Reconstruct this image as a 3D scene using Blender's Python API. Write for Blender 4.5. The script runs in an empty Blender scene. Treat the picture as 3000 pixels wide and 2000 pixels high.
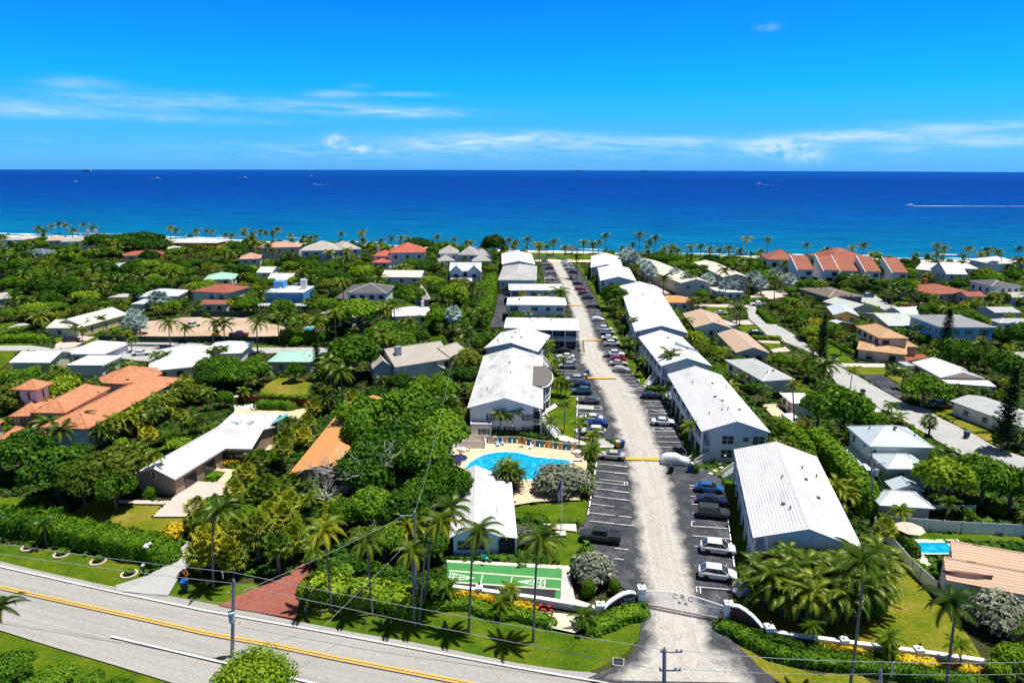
import bpy,bmesh,math,random
from mathutils import Vector,Matrix
R=math.radians
scn=bpy.context.scene
COL=scn.collection
# ------------------------------------------------------------------ camera
FPX,PITCH,ROLL,HCAM=2000.0,math.atan2(510,2000),R(0.146),50.0
c_,s_=math.cos(PITCH),math.sin(PITCH)
FW=Vector((0,c_,-s_));UP0=Vector((0,s_,c_));RT0=Vector((1,0,0))
RT=RT0*math.cos(ROLL)+UP0*math.sin(ROLL)
UP=UP0*math.cos(ROLL)-RT0*math.sin(ROLL)
cd=bpy.data.cameras.new('camera');cam=bpy.data.objects.new('camera',cd);COL.objects.link(cam)
cd.sensor_fit='HORIZONTAL';cd.sensor_width=36;cd.lens=24;cd.clip_start=1;cd.clip_end=40000
m=Matrix((RT,UP,-FW)).transposed().to_4x4();m.translation=(0,0,HCAM)
cam.matrix_world=m
scn.camera=cam
CAMP=Vector((0,0,HCAM))
# ------------------------------------------------------------------ light
SUN_V=Vector((0.275,0.035,0.96)).normalized()
sel=math.asin(SUN_V.z);saz=math.atan2(SUN_V.x,SUN_V.y)
sl=bpy.data.lights.new('sun','SUN');sl.energy=5.0;sl.angle=R(0.5);sl.color=(1.0,0.955,0.88)
so=bpy.data.objects.new('sun',sl);COL.objects.link(so)
so.rotation_euler=SUN_V.to_track_quat('Z','Y').to_euler()
vs=scn.view_settings
vs.view_transform='Standard';vs.look='None';vs.exposure=0.32;vs.gamma=1;vs.use_curve_mapping=False
scn.cycles.max_bounces=5;scn.cycles.diffuse_bounces=2;scn.cycles.glossy_bounces=2
scn.cycles.transmission_bounces=3;scn.cycles.transparent_max_bounces=4
scn.cycles.use_denoising=True
class N:
 """tiny node-tree builder"""
 def __init__(s,tree):s.t=tree;s.n=tree.nodes;s.l=tree.links
 def new(s,typ,**kw):
  n=s.n.new(typ)
  for k,v in kw.items():
   if hasattr(n,k):setattr(n,k,v)
  return n
 def put(s,sock,v):
  if isinstance(v,bpy.types.NodeSocket):s.l.new(v,sock)
  elif v is not None:
   if isinstance(v,(tuple,list))and len(v)==3 and sock.type=='RGBA':v=(*v,1)
   sock.default_value=v
 def math(s,op,a,b=None,c=None,clamp=False):
  n=s.new('ShaderNodeMath',operation=op,use_clamp=clamp)
  s.put(n.inputs[0],a);s.put(n.inputs[1],b);s.put(n.inputs[2],c)
  return n.outputs[0]
 def mix(s,f,a,b,bt='MIX'):
  n=s.new('ShaderNodeMix',data_type='RGBA',blend_type=bt)
  s.put(n.inputs[0],f);s.put(n.inputs[6],a);s.put(n.inputs[7],b)
  return n.outputs[2]
 def noise(s,vec,scale,detail=3,rough=.55,dist=0):
  n=s.new('ShaderNodeTexNoise');n.inputs['Scale'].default_value=scale
  n.inputs['Detail'].default_value=detail;n.inputs['Roughness'].default_value=rough
  n.inputs['Distortion'].default_value=dist
  if vec is not None:s.l.new(vec,n.inputs['Vector'])
  return n.outputs[0]
 def ramp(s,f,stops,interp='LINEAR'):
  n=s.new('ShaderNodeValToRGB');cr=n.color_ramp;cr.interpolation=interp
  while len(cr.elements)<len(stops):cr.elements.new(.5)
  for e,(p,c)in zip(cr.elements,stops):
   e.position=p
   e.color=(c,c,c,1)if isinstance(c,(int,float))else(*c,1)
  s.put(n.inputs[0],f);return n.outputs[0]
 def pos(s):return s.new('ShaderNodeNewGeometry').outputs['Position']
 def obj(s):return s.new('ShaderNodeTexCoord').outputs['Object']
 def uv(s):return s.new('ShaderNodeTexCoord').outputs['UV']
 def scale(s,vec,v,rot=(0,0,0)):
  n=s.new('ShaderNodeMapping');s.l.new(vec,n.inputs[0]);n.inputs['Scale'].default_value=v
  n.inputs['Rotation'].default_value=rot
  return n.outputs[0]
 def rnd(s):return s.new('ShaderNodeObjectInfo').outputs['Random']
 # ------------------------------------------------------------------ sky
def az_el(px,py):
 d=(FW+RT*((px-1500)/FPX)-UP*((py-1000)/FPX)).normalized()
 return math.atan2(d.x,d.y),math.asin(d.z)
w=bpy.data.worlds.new('World');scn.world=w;w.use_nodes=True
k=N(w.node_tree);k.n.clear()
sky=k.new('ShaderNodeTexSky',sky_type='NISHITA');sky.sun_disc=False
sky.sun_elevation=sel;sky.sun_rotation=saz;sky.air_density=1.0;sky.dust_density=0.2;sky.ozone_density=3.0
dirv=k.new('ShaderNodeTexCoord').outputs['Generated']
sp=k.new('ShaderNodeSeparateXYZ');k.l.new(dirv,sp.inputs[0])
az=k.math('ARCTAN2',sp.outputs[0],sp.outputs[1]);el=k.math('ARCSINE',sp.outputs[2])
hs=k.new('ShaderNodeHueSaturation');hs.inputs['Hue'].default_value=0.5;hs.inputs['Saturation'].default_value=1.0
hs.inputs['Value'].default_value=1.0;k.l.new(sky.outputs[0],hs.inputs['Color'])
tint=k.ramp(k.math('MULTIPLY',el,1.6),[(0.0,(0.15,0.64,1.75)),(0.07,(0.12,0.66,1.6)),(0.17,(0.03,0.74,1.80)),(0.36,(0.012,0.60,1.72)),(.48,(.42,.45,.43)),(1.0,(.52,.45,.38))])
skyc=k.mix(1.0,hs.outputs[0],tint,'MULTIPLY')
cmb=k.new('ShaderNodeCombineXYZ');k.l.new(az,cmb.inputs[0]);k.l.new(el,cmb.inputs[1])
wisp=k.noise(k.scale(cmb.outputs[0],(9,75,1),(0,0,R(-1.2))),1.6,7,.66,.7)
puff=k.noise(k.scale(cmb.outputs[0],(60,95,1)),1.0,6,.6,.3)
def cloud(px,py,sx,sy,amp,tilt=0.0):
 a,e=az_el(px,py)
 da=k.math('SUBTRACT',az,a);de=k.math('SUBTRACT',el,e)
 de=k.math('SUBTRACT',de,k.math('MULTIPLY',da,tilt))
 q=k.math('ADD',k.math('POWER',k.math('ABSOLUTE',k.math('DIVIDE',da,sx/FPX)),2.0),k.math('POWER',k.math('ABSOLUTE',k.math('DIVIDE',de,sy/FPX)),2.0))
 return k.math('MULTIPLY',k.math('EXPONENT',k.math('MULTIPLY',q,-1.0)),amp)
def csum(lst):
 t=None
 for c in lst:
  v=cloud(*c);t=v if t is None else k.math('ADD',t,v)
 return t
thin=csum([(30,315,160,16,.8),(370,300,170,17,.65,-.03),(450,345,300,9,.5),(900,312,330,16,.8,-.03),(1180,330,150,10,.75),(230,244,70,12,.7),(980,277,60,9,.9),(1190,277,90,6,.5),(1050,252,30,6,.4),(1390,415,290,22,1.15,.02),(1560,402,160,12,.7),(1900,418,190,13,1.25,.02),(2350,415,160,18,.9,.10),(2700,385,420,16,.9,.06),(2900,412,170,15,.9),(2650,420,60,30,.4)])
fluf=csum([(980,413,26,15,1.5),(1055,437,28,9,1.3),(1120,440,14,6,1.0),(2270,430,60,22,.95),(2380,452,40,18,.7),(2315,460,40,14,.5),(2250,80,24,9,.35)])
low=csum([(150,412,60,5,.35),(700,420,80,5,.35),(900,440,400,12,.25),(1500,455,900,22,.3)])
m1=k.math('MULTIPLY',thin,k.ramp(wisp,[(.33,0.1),(.62,1.0)]))
m2=k.math('MULTIPLY',fluf,k.ramp(puff,[(.36,0.0),(.56,1.0)]))
m3=k.math('MULTIPLY',low,k.ramp(wisp,[(.4,0.0),(.65,1.0)]))
cm=k.math('MULTIPLY',k.math('ADD',k.math('ADD',m1,m2),m3),.85,clamp=True)
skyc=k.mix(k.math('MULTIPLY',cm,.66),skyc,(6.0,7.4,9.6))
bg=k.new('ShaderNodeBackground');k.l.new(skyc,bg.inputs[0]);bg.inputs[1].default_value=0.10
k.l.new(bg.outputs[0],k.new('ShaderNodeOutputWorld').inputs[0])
# ------------------------------------------------------------------ photo pixel -> world
TX=600.0;TYY={'A':640.0,'B':960.0,'C':1300.0,'D':1600.0}
def T(code,x,y):
 return(int(code[1])*TX+x/3.92,TYY[code[0]]+y/3.92)
def ray(px,py):
 return FW+RT*((px-1500)/FPX)-UP*((py-1000)/FPX)
def G(p,z=0.0):
 d=ray(*p);t=(z-HCAM)/d.z
 return CAMP+d*t
def GT(code,x,y,z=0.0):return G(T(code,x,y),z)
def P(v):
 d=Vector(v)-CAMP;f=d.dot(FW)
 return(1500+FPX*d.dot(RT)/f,1000-FPX*d.dot(UP)/f,f)
 # ------------------------------------------------------------------ materials
MATS={}
def newmat(name):
 mt=bpy.data.materials.new(name);mt.use_nodes=True
 k=N(mt.node_tree);k.n.clear()
 MATS[name]=mt
 return mt,k
def finish(k,color,rough=.6,spec=.3,metal=0.0,bump=None,bstr=.3,bdist=.05):
 b=k.new('ShaderNodeBsdfPrincipled')
 k.put(b.inputs['Base Color'],color);k.put(b.inputs['Roughness'],rough);k.put(b.inputs['Metallic'],metal)
 b.inputs['Specular IOR Level'].default_value=spec
 if bump is not None:
  n=k.new('ShaderNodeBump');n.inputs['Strength'].default_value=bstr;n.inputs['Distance'].default_value=bdist
  k.l.new(bump,n.inputs['Height']);k.l.new(n.outputs[0],b.inputs['Normal'])
 k.l.new(b.outputs[0],k.new('ShaderNodeOutputMaterial').inputs[0])
 return b
def plain(name,col,rough=.6,var=.18,sc=1.5,spec=.3,metal=0.0):
 if name in MATS:return MATS[name]
 mt,k=newmat(name)
 n=k.noise(k.pos(),sc,4)
 d=tuple(c*(1-var)for c in col);u=tuple(min(1,c*(1+var*.6))for c in col)
 finish(k,k.ramp(n,[(.3,d),(.7,u)]),rough,spec,metal)
 return mt
def stucco(name,col):
 if name in MATS:return MATS[name]
 mt,k=newmat(name)
 p=k.pos()
 n=k.noise(p,.5,4);st=k.noise(k.scale(p,(1.4,1.4,.12)),1.0,4)
 c=k.ramp(n,[(.3,tuple(x*.9 for x in col)),(.7,col)])
 c=k.mix(k.ramp(st,[(.55,0.0),(.8,.25)]),c,tuple(x*.62 for x in col))
 finish(k,c,.85,.15,bump=k.noise(p,9,3),bstr=.25,bdist=.03)
 return mt
def tile_roof(name,col,line,rw=.34,bw=.30,mortar=.035,stain=.25,vary=.12,staincol=None,scale=1.0):
 """courses along the slope, laid in the roof's own UV (metres: u along the eave, v up the slope)"""
 if name in MATS:return MATS[name]
 mt,k=newmat(name)
 uv=k.uv()
 br=k.new('ShaderNodeTexBrick');k.l.new(uv,br.inputs['Vector'])
 br.inputs['Scale'].default_value=1.0;br.inputs['Brick Width'].default_value=bw*scale;br.inputs['Row Height'].default_value=rw*scale
 br.inputs['Mortar Size'].default_value=mortar;br.inputs['Mortar Smooth'].default_value=.3;br.offset=.5
 k.put(br.inputs['Color1'],tuple(c*(1-vary)for c in col));k.put(br.inputs['Color2'],tuple(min(.92,c*(1+vary))for c in col));k.put(br.inputs['Mortar'],line)
 c=br.outputs[0]
 sc=staincol or tuple(x*.35 for x in col)
 off=k.math('MULTIPLY',k.rnd(),40)
 ad=k.new('ShaderNodeVectorMath',operation='ADD');k.l.new(uv,ad.inputs[0])
 cb=k.new('ShaderNodeCombineXYZ');k.l.new(off,cb.inputs[0]);k.l.new(off,cb.inputs[1]);k.l.new(cb.outputs[0],ad.inputs[1])
 n1=k.noise(k.scale(ad.outputs[0],(.16,.5,1)),1.0,6,.68)
 n2=k.noise(ad.outputs[0],.12,3)
 f=k.math('MULTIPLY',k.ramp(n1,[(.42,0.0),(.66,1.0)]),k.ramp(n2,[(.32,.2),(.6,1.0)]))
 c=k.mix(k.math('MULTIPLY',f,stain),c,sc)
 finish(k,c,.7,.2,bump=br.outputs['Fac'],bstr=-.5,bdist=.05)
 return mt
def metal_roof(name,col,line,pitch=.5):
 if name in MATS:return MATS[name]
 mt,k=newmat(name)
 uv=k.uv();s=k.new('ShaderNodeSeparateXYZ');k.l.new(uv,s.inputs[0])
 fr=k.math('FRACT',k.math('DIVIDE',s.outputs[0],pitch))
 ln=k.ramp(fr,[(.0,1.0),(.1,0.0),(.92,0.0),(1.0,1.0)])
 n=k.noise(k.scale(uv,(.5,.1,1)),1.0,4)
 c=k.mix(ln,k.ramp(n,[(.3,tuple(x*.86 for x in col)),(.7,col)]),line)
 finish(k,c,.42,.4,bump=ln,bstr=.5,bdist=.05)
 return mt
def shingle(name,col,stain=.3):
 if name in MATS:return MATS[name]
 mt,k=newmat(name)
 uv=k.uv();n=k.noise(uv,5,3);n2=k.noise(k.scale(uv,(.25,.5,1)),1,5)
 c=k.ramp(n,[(.3,tuple(x*.8 for x in col)),(.7,tuple(min(1,x*1.12)for x in col))])
 c=k.mix(k.math('MULTIPLY',k.ramp(n2,[(.45,0),(.75,1.0)]),stain),c,tuple(x*.5 for x in col))
 finish(k,c,.85,.1,bump=n,bstr=.3,bdist=.03)
 return mt
def leafmat(name,lo,mid,hi,rough=.5,trans=.14,sheen=.12):
 """leaf colour from the per-leaf 'tint' attribute plus a per-plant shift"""
 mt,k=newmat(name)
 at=k.new('ShaderNodeAttribute');at.attribute_name='tint'
 rn=k.math('MULTIPLY',k.math('SUBTRACT',k.rnd(),.5),.60)
 c=k.ramp(k.math('ADD',at.outputs['Fac'],rn,clamp=True),[(0.0,lo),(.5,mid),(1.0,hi)])
 d=k.new('ShaderNodeBsdfDiffuse');k.l.new(c,d.inputs[0])
 t=k.new('ShaderNodeBsdfTranslucent');k.l.new(k.mix(1.0,c,(1.25,1.3,.5),'MULTIPLY'),t.inputs[0])
 g=k.new('ShaderNodeBsdfGlossy');g.inputs['Roughness'].default_value=rough;k.put(g.inputs[0],(.7,.75,.5))
 a=k.new('ShaderNodeMixShader');a.inputs[0].default_value=trans;k.l.new(d.outputs[0],a.inputs[1]);k.l.new(t.outputs[0],a.inputs[2])
 b=k.new('ShaderNodeMixShader');b.inputs[0].default_value=sheen*.10;k.l.new(a.outputs[0],b.inputs[1]);k.l.new(g.outputs[0],b.inputs[2])
 k.l.new(b.outputs[0],k.new('ShaderNodeOutputMaterial').inputs[0])
 return mt
def ground_mat(name,stops,sc=.25,sc2=2.2,bump=.2):
 mt,k=newmat(name)
 p=k.pos()
 n=k.noise(p,sc,6,.62);n2=k.noise(p,sc2,4,.6)
 f=k.math('ADD',k.math('MULTIPLY',n,.62),k.math('MULTIPLY',n2,.38))
 finish(k,k.ramp(f,stops),.95,.05,bump=n2,bstr=bump,bdist=.15)
 return mt
 # ------------------------------------------------------------------ mesh builder
class MB:
 def __init__(s):s.v=[];s.f=[];s.t=[];s.uv={};s.mi=[]
 def quad(s,*pts,t=.5,uv=None,mi=0):
  i=len(s.v);s.v+=[tuple(p)for p in pts];n=len(pts)
  if uv:s.uv[len(s.f)]=uv
  s.f.append(tuple(range(i,i+n)));s.t.append(t);s.mi.append(mi)
 def box(s,x0,x1,y0,y1,z0,z1,mi=0,t=.5):
  i=len(s.v)
  s.v+=[(x0,y0,z0),(x1,y0,z0),(x1,y1,z0),(x0,y1,z0),(x0,y0,z1),(x1,y0,z1),(x1,y1,z1),(x0,y1,z1)]
  for q in((3,2,1,0),(4,5,6,7),(0,1,5,4),(1,2,6,5),(2,3,7,6),(3,0,4,7)):
   s.f.append(tuple(i+a for a in q));s.t.append(t);s.mi.append(mi)
  return s
 def obox(s,a,b,wd,z0,z1,mi=0):
  a=Vector(a[:2]);b=Vector(b[:2]);d=(b-a).normalized();n=Vector((-d.y,d.x))*wd/2
  s.prism([(a+n),(a-n),(b-n),(b+n)],z0,z1,mi)
  return s
 def prism(s,pts,z0,z1,mi=0,t=.5):
  pts=[(p[0],p[1])for p in pts]
  ar=sum(pts[j][0]*pts[(j+1)%len(pts)][1]-pts[(j+1)%len(pts)][0]*pts[j][1]for j in range(len(pts)))
  if ar<0:pts=pts[::-1]
  i=len(s.v);n=len(pts)
  s.v+=[(p[0],p[1],z0)for p in pts]+[(p[0],p[1],z1)for p in pts]
  s.f.append(tuple(i+n+j for j in range(n)));s.f.append(tuple(i+j for j in reversed(range(n))))
  for j in range(n):s.f.append((i+j,i+(j+1)%n,i+n+(j+1)%n,i+n+j))
  s.t+=[t]*(n+2);s.mi+=[mi]*(n+2)
  return s
 def sheet(s,pts,z,mi=0):
  s.quad(*[(p[0],p[1],z)for p in pts],mi=mi);return s
 def tube(s,pts,rad,n=6,cap=True,mi=0,t=.5):
  pts=[Vector(p)for p in pts]
  if not isinstance(rad,(list,tuple)):rad=[rad]*len(pts)
  base=len(s.v)
  for j,p in enumerate(pts):
   d=(pts[min(j+1,len(pts)-1)]-pts[max(j-1,0)]).normalized()
   a=d.orthogonal()if abs(d.z)<.9 else Vector((1,0,0)).cross(d).cross(d)*-1
   a=(a-d*a.dot(d)).normalized();b=d.cross(a)
   for q in range(n):
    th=2*math.pi*q/n
    s.v.append(tuple(p+(a*math.cos(th)+b*math.sin(th))*rad[j]))
  for j in range(len(pts)-1):
   for q in range(n):
    i0=base+j*n
    s.f.append((i0+q,i0+(q+1)%n,i0+n+(q+1)%n,i0+n+q));s.t.append(t);s.mi.append(mi)
  if cap:
   s.f.append(tuple(base+q for q in reversed(range(n))));s.f.append(tuple(base+(len(pts)-1)*n+q for q in range(n)))
   s.t+=[t,t];s.mi+=[mi,mi]
  return s
 def lathe(s,prof,n=12,c=(0,0),mi=0,t=.5):
  base=len(s.v)
  for r,z in prof:
   for q in range(n):
    th=2*math.pi*q/n
    s.v.append((c[0]+r*math.cos(th),c[1]+r*math.sin(th),z))
  for j in range(len(prof)-1):
   for q in range(n):
    i0=base+j*n
    s.f.append((i0+q,i0+(q+1)%n,i0+n+(q+1)%n,i0+n+q));s.t.append(t);s.mi.append(mi)
  s.f.append(tuple(base+q for q in reversed(range(n))));s.f.append(tuple(base+(len(prof)-1)*n+q for q in range(n)))
  s.t+=[t,t];s.mi+=[mi,mi]
  return s
 def blob(s,c,r,t=.5,seed=0,mi=0,jit=.15,sub=2):
  bm=bmesh.new();bmesh.ops.create_icosphere(bm,subdivisions=sub,radius=1)
  rr=random.Random(seed);i=len(s.v)
  if not isinstance(r,(tuple,list)):r=(r,r,r)
  for v in bm.verts:
   q=1+rr.uniform(-jit,jit)
   s.v.append((c[0]+v.co.x*r[0]*q,c[1]+v.co.y*r[1]*q,c[2]+v.co.z*r[2]*q))
  for f in bm.faces:s.f.append(tuple(i+v.index for v in f.verts));s.t.append(t);s.mi.append(mi)
  bm.free();return s
 def mesh(s,name,mats,smooth=False,tint=False):
  me=bpy.data.meshes.new(name);me.from_pydata(s.v,[],s.f)
  for mt in(mats if isinstance(mats,(list,tuple))else[mats]):me.materials.append(mt)
  if any(s.mi):me.polygons.foreach_set('material_index',s.mi)
  if tint:
   a=me.attributes.new('tint','FLOAT','FACE');a.data.foreach_set('value',s.t)
  if s.uv:
   ul=me.uv_layers.new(name='UVMap')
   for fi,co in s.uv.items():
    for j,li in enumerate(me.polygons[fi].loop_indices):ul.data[li].uv=co[j]
  if smooth:me.polygons.foreach_set('use_smooth',[True]*len(s.f))
  me.update();return me
 def build(s,name,mats,parent=None,smooth=False,tint=False):
  return link(name,s.mesh(name,mats,smooth,tint),parent)
def link(name,data,parent=None):
 o=bpy.data.objects.new(name,data);COL.objects.link(o)
 if parent:o.parent=parent
 return o
def tag(o,label=None,cat=None,group=None,kind=None):
 if label:o['label']=label
 if cat:o['category']=cat
 if group:o['group']=group
 if kind:o['kind']=kind
 return o
def thing(name,loc=(0,0,0),rz=0,label=None,cat=None,group=None):
 o=link(name,None);o.location=loc;o.rotation_euler=(0,0,rz)
 o.empty_display_size=.3
 return tag(o,label,cat,group)
def dup(o,parent=None):
 c=o.copy();COL.objects.link(c)
 if parent:c.parent=parent
 for ch in list(o.children):dup(ch,c)
 return c
KEEP=[]
def keep(pts3,dist=None):
 pp=[P(p)for p in pts3]
 KEEP.append(([(a,b)for a,b,_ in pp],dist))
def inpoly(x,y,poly):
 r=False;j=len(poly)-1
 for i in range(len(poly)):
  xi,yi=poly[i];xj,yj=poly[j]
  if(yi>y)!=(yj>y)and x<(xj-xi)*(y-yi)/(yj-yi)+xi:r=not r
  j=i
 return r
FOOT=[]
def foot(pts):FOOT.append([(p[0],p[1])for p in pts])
# ================================================================== ground, roads, lawns, water
ground_mat('soil',[(.3,(.028,.034,.012)),(.5,(.05,.055,.02)),(.72,(.10,.085,.045))])
ground_mat('lawn_lush',[(.34,(.030,.070,.004)),(.45,(.056,.112,.006)),(.53,(.082,.135,.007)),(.61,(.13,.155,.012)),(.72,(.26,.20,.045))])
ground_mat('lawn_dry',[(.30,(.055,.095,.006)),(.43,(.105,.145,.009)),(.52,(.17,.175,.016)),(.60,(.26,.20,.045)),(.70,(.42,.30,.13))],sc=.16)
ground_mat('dirt',[(.3,(.30,.22,.16)),(.55,(.50,.38,.28)),(.75,(.62,.50,.40))],sc=.12,bump=.6)
ground_mat('sand',[(.3,(.62,.50,.36)),(.7,(.78,.66,.50))],sc=.08)
ground_mat('gravel',[(.35,(.30,.29,.27)),(.5,(.55,.53,.50)),(.65,(.72,.70,.66))],sc=1.2,sc2=6)
ground_mat('asphalt',[(.3,(.030,.033,.042)),(.48,(.055,.059,.072)),(.60,(.10,.106,.12)),(.72,(.26,.26,.26))],sc=.35,sc2=2.6)
ground_mat('concrete',[(.3,(.50,.46,.40)),(.7,(.68,.63,.55))],sc=.4)
ground_mat('street_pave',[(.3,(.32,.325,.33)),(.55,(.41,.41,.40)),(.75,(.48,.47,.45))],sc=.2)
def paver_mat(name,a,b,mort,s=.5):
 mt,k=newmat(name);p=k.pos()
 br=k.new('ShaderNodeTexBrick');k.l.new(p,br.inputs['Vector']);br.inputs['Scale'].default_value=1.0
 br.inputs['Brick Width'].default_value=s;br.inputs['Row Height'].default_value=s/2;br.inputs['Mortar Size'].default_value=.02
 k.put(br.inputs['Color1'],a);k.put(br.inputs['Color2'],b);k.put(br.inputs['Mortar'],mort)
 n=k.noise(p,.5,5)
 finish(k,k.mix(k.ramp(n,[(.4,0),(.75,.35)]),br.outputs[0],tuple(x*.6 for x in a)),.85,.1)
paver_mat('pink_paver',(.60,.47,.42),(.68,.54,.48),(.5,.4,.36))
paver_mat('brick_paver',(.27,.085,.06),(.36,.125,.085),(.22,.10,.08),.4)
paver_mat('tan_paver',(.66,.46,.30),(.78,.60,.42),(.6,.46,.34),.6)
def worn_mat(name,stops,namp,base,light,ck=.4):
 mt,k=newmat(name);uv=k.uv();s=k.new('ShaderNodeSeparateXYZ');k.l.new(uv,s.inputs[0])
 p=k.pos();n1=k.noise(p,.30,6,.68);n2=k.noise(k.scale(uv,(26,.05,1)),1.0,4);n3=k.noise(p,3.2,5,.7)
 u=k.math('ADD',s.outputs[0],k.math('MULTIPLY',k.math('SUBTRACT',n1,.5),namp))
 f=k.ramp(u,stops)
 f=k.math('ADD',f,k.math('MULTIPLY',k.math('SUBTRACT',n3,.56),.30),clamp=True)
 lc=k.mix(k.ramp(n2,[(.38,0),(.7,.55)]),light,tuple(x*.62 for x in light))
 lc=k.mix(k.ramp(n3,[(.35,.5),(.55,0)]),lc,tuple(x*.7 for x in light))
 vo=k.new('ShaderNodeTexVoronoi',feature='DISTANCE_TO_EDGE');vo.inputs['Scale'].default_value=.22
 wv=k.new('ShaderNodeVectorMath',operation='ADD');k.l.new(p,wv.inputs[0])
 nn=k.new('ShaderNodeTexNoise');nn.inputs['Scale'].default_value=.7;nn.inputs['Detail'].default_value=4;k.l.new(p,nn.inputs['Vector'])
 sc=k.new('ShaderNodeVectorMath',operation='SCALE');k.l.new(nn.outputs['Color'],sc.inputs[0]);sc.inputs['Scale'].default_value=3.0
 k.l.new(sc.outputs[0],wv.inputs[1]);k.l.new(wv.outputs[0],vo.inputs['Vector'])
 crack=k.ramp(vo.outputs['Distance'],[(.0,1.0),(.018,0.0)])
 lc=k.mix(k.math('MULTIPLY',crack,ck),lc,(.16,.15,.14))
 c=k.mix(f,base,lc)
 finish(k,c,.9,.1,bump=n3,bstr=.2,bdist=.04)
worn_mat('drive_worn',[(.05,0.0),(.24,.95),(.76,.95),(.95,0.0)],.5,(.060,.063,.072),(.52,.495,.46))
worn_mat('road_worn',[(0.0,.75),(.12,.95),(.5,.85),(.9,1.0),(1.0,1.0)],.2,(.20,.20,.20),(.40,.388,.365),.10)
plain('white_paint',(.86,.86,.84),.7,.10,2.0)
plain('line_paint',(.72,.72,.72),.8,.35,1.6)
plain('yellow_paint',(.78,.42,.03),.7,.12,2.0)
plain('pool_deck_rim',(.82,.80,.76),.7,.08)
zc=[0.012]
def sheet(name,pts,mat,kp=None,ft=True,kind='structure',z=None):
 """flat ground sheet outlined by surveyed points; kp: keep foliage from covering it"""
 if z is None:zc[0]+=.004;z=zc[0]
 w3=[G(p,z)for p in pts]
 mb=MB();mb.sheet(w3,z)
 o=mb.build(name,MATS[mat]);tag(o,kind=kind)
 if kp!=False:keep(w3)
 if ft:foot(w3)
 return o
def TP(code,*xy):return[T(code,xy[i],xy[i+1])for i in range(0,len(xy),2)]
SHORE=[(-700,660),(-300,676),(0,688),(300,693),(600,700),(900,707),(1200,716),(1400,726),(1500,730),(1700,734),(2000,742),(2300,749),(2600,755),(2800,758),(3000,761),(3400,769),(3900,780)]
shore=[G(p)for p in SHORE]
gb=MB();gp=[(-1500,-300,0),(1500,-300,0),(1500,shore[-1].y-14,0)]+[(p.x,p.y-14,0)for p in reversed(shore)]+[(-1500,shore[0].y-14,0)]
gb.quad(*gp);tag(gb.build('ground',MATS['soil']),kind='structure')
bb=MB()
for a,b in zip(shore[:-1],shore[1:]):
 bb.quad((a.x,a.y-16,.012),(b.x,b.y-16,.012),(b.x,b.y-7,-.1),(a.x,a.y-7,-.1))
 bb.quad((a.x,a.y-7,-.1),(b.x,b.y-7,-.1),(b.x,b.y+8,-2.6),(a.x,a.y+8,-2.6))
tag(bb.build('beach',MATS['sand']),kind='structure')
mt,k=newmat('sea_water');p=k.pos();s=k.new('ShaderNodeSeparateXYZ');k.l.new(p,s.inputs[0])
yo=k.math('SUBTRACT',s.outputs[1],k.math('MULTIPLY',s.outputs[0],-.19))
n0=k.noise(k.scale(p,(.0035,.012,1)),1.0,5,.6)
ly=k.math('ADD',k.math('DIVIDE',410.0,k.math('MAXIMUM',yo,300.0)),k.math('MULTIPLY',k.math('SUBTRACT',n0,.5),.16))
c=k.ramp(ly,[(0.02,(.0015,.085,.38)),(.14,(.001,.052,.27)),(.30,(.001,.062,.30)),(.5,(.001,.092,.32)),(.72,(.001,.138,.325)),(.92,(.002,.18,.325)),(1.0,(.002,.12,.28)),(1.05,(.03,.2,.33))])
n1=k.noise(k.scale(p,(.012,.045,1)),1.0,6,.62);n2=k.noise(k.scale(p,(.16,.55,1)),1.0,5,.65)
c=k.mix(k.ramp(n1,[(.42,.0),(.64,.55)]),c,k.mix(1.0,c,(.5,.62,.72),'MULTIPLY'))
c=k.mix(k.ramp(n2,[(.35,.6),(.62,0)]),c,k.mix(1.0,c,(.5,.62,.72),'MULTIPLY'))
n5=k.noise(k.scale(p,(.018,.11,1)),1.0,7,.7)
c=k.mix(k.ramp(n5,[(.40,.7),(.55,0)]),c,k.mix(1.0,c,(.5,.62,.74),'MULTIPLY'))
c=k.mix(k.ramp(n5,[(.56,0),(.72,.5)]),c,k.mix(1.0,c,(2.2,1.35,1.25),'MULTIPLY'))
n4=k.noise(k.scale(p,(.10,.42,1)),1.0,6,.7)
c=k.mix(k.ramp(n4,[(.60,0),(.74,.35)]),c,(.05,.30,.55))
d=k.new('ShaderNodeBsdfDiffuse');k.l.new(c,d.inputs[0]);g=k.new('ShaderNodeBsdfGlossy');g.inputs['Roughness'].default_value=.22
bp=k.new('ShaderNodeBump');bp.inputs['Strength'].default_value=.8;bp.inputs['Distance'].default_value=.5
k.l.new(k.noise(k.scale(p,(.25,.6,1)),1.0,5,.6),bp.inputs['Height']);k.l.new(bp.outputs[0],g.inputs['Normal'])
mx=k.new('ShaderNodeMixShader');mx.inputs[0].default_value=.03;k.l.new(d.outputs[0],mx.inputs[1]);k.l.new(g.outputs[0],mx.inputs[2])
k.l.new(mx.outputs[0],k.new('ShaderNodeOutputMaterial').inputs[0])
sb=MB();zs=-.9;L=12650
ring=[(L*math.sin(a),L*math.cos(a),zs)for a in[R(q)for q in range(75,-76,-3)]]
sb.quad(*([(p.x,p.y-2,zs)for p in shore]+[(3000,shore[-1].y,zs)]+ring+[(-3000,shore[0].y,zs)]))
tag(sb.build('sea',mt),kind='structure')
plain('foam',(.86,.90,.92),.9,.06)
rs=random.Random(4)
def wav(x,sd):return math.sin(x*.043+sd)*.5+math.sin(x*.117+sd*2.3)*.3+math.sin(x*.31+sd*5)*.2
fb=MB()
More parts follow.
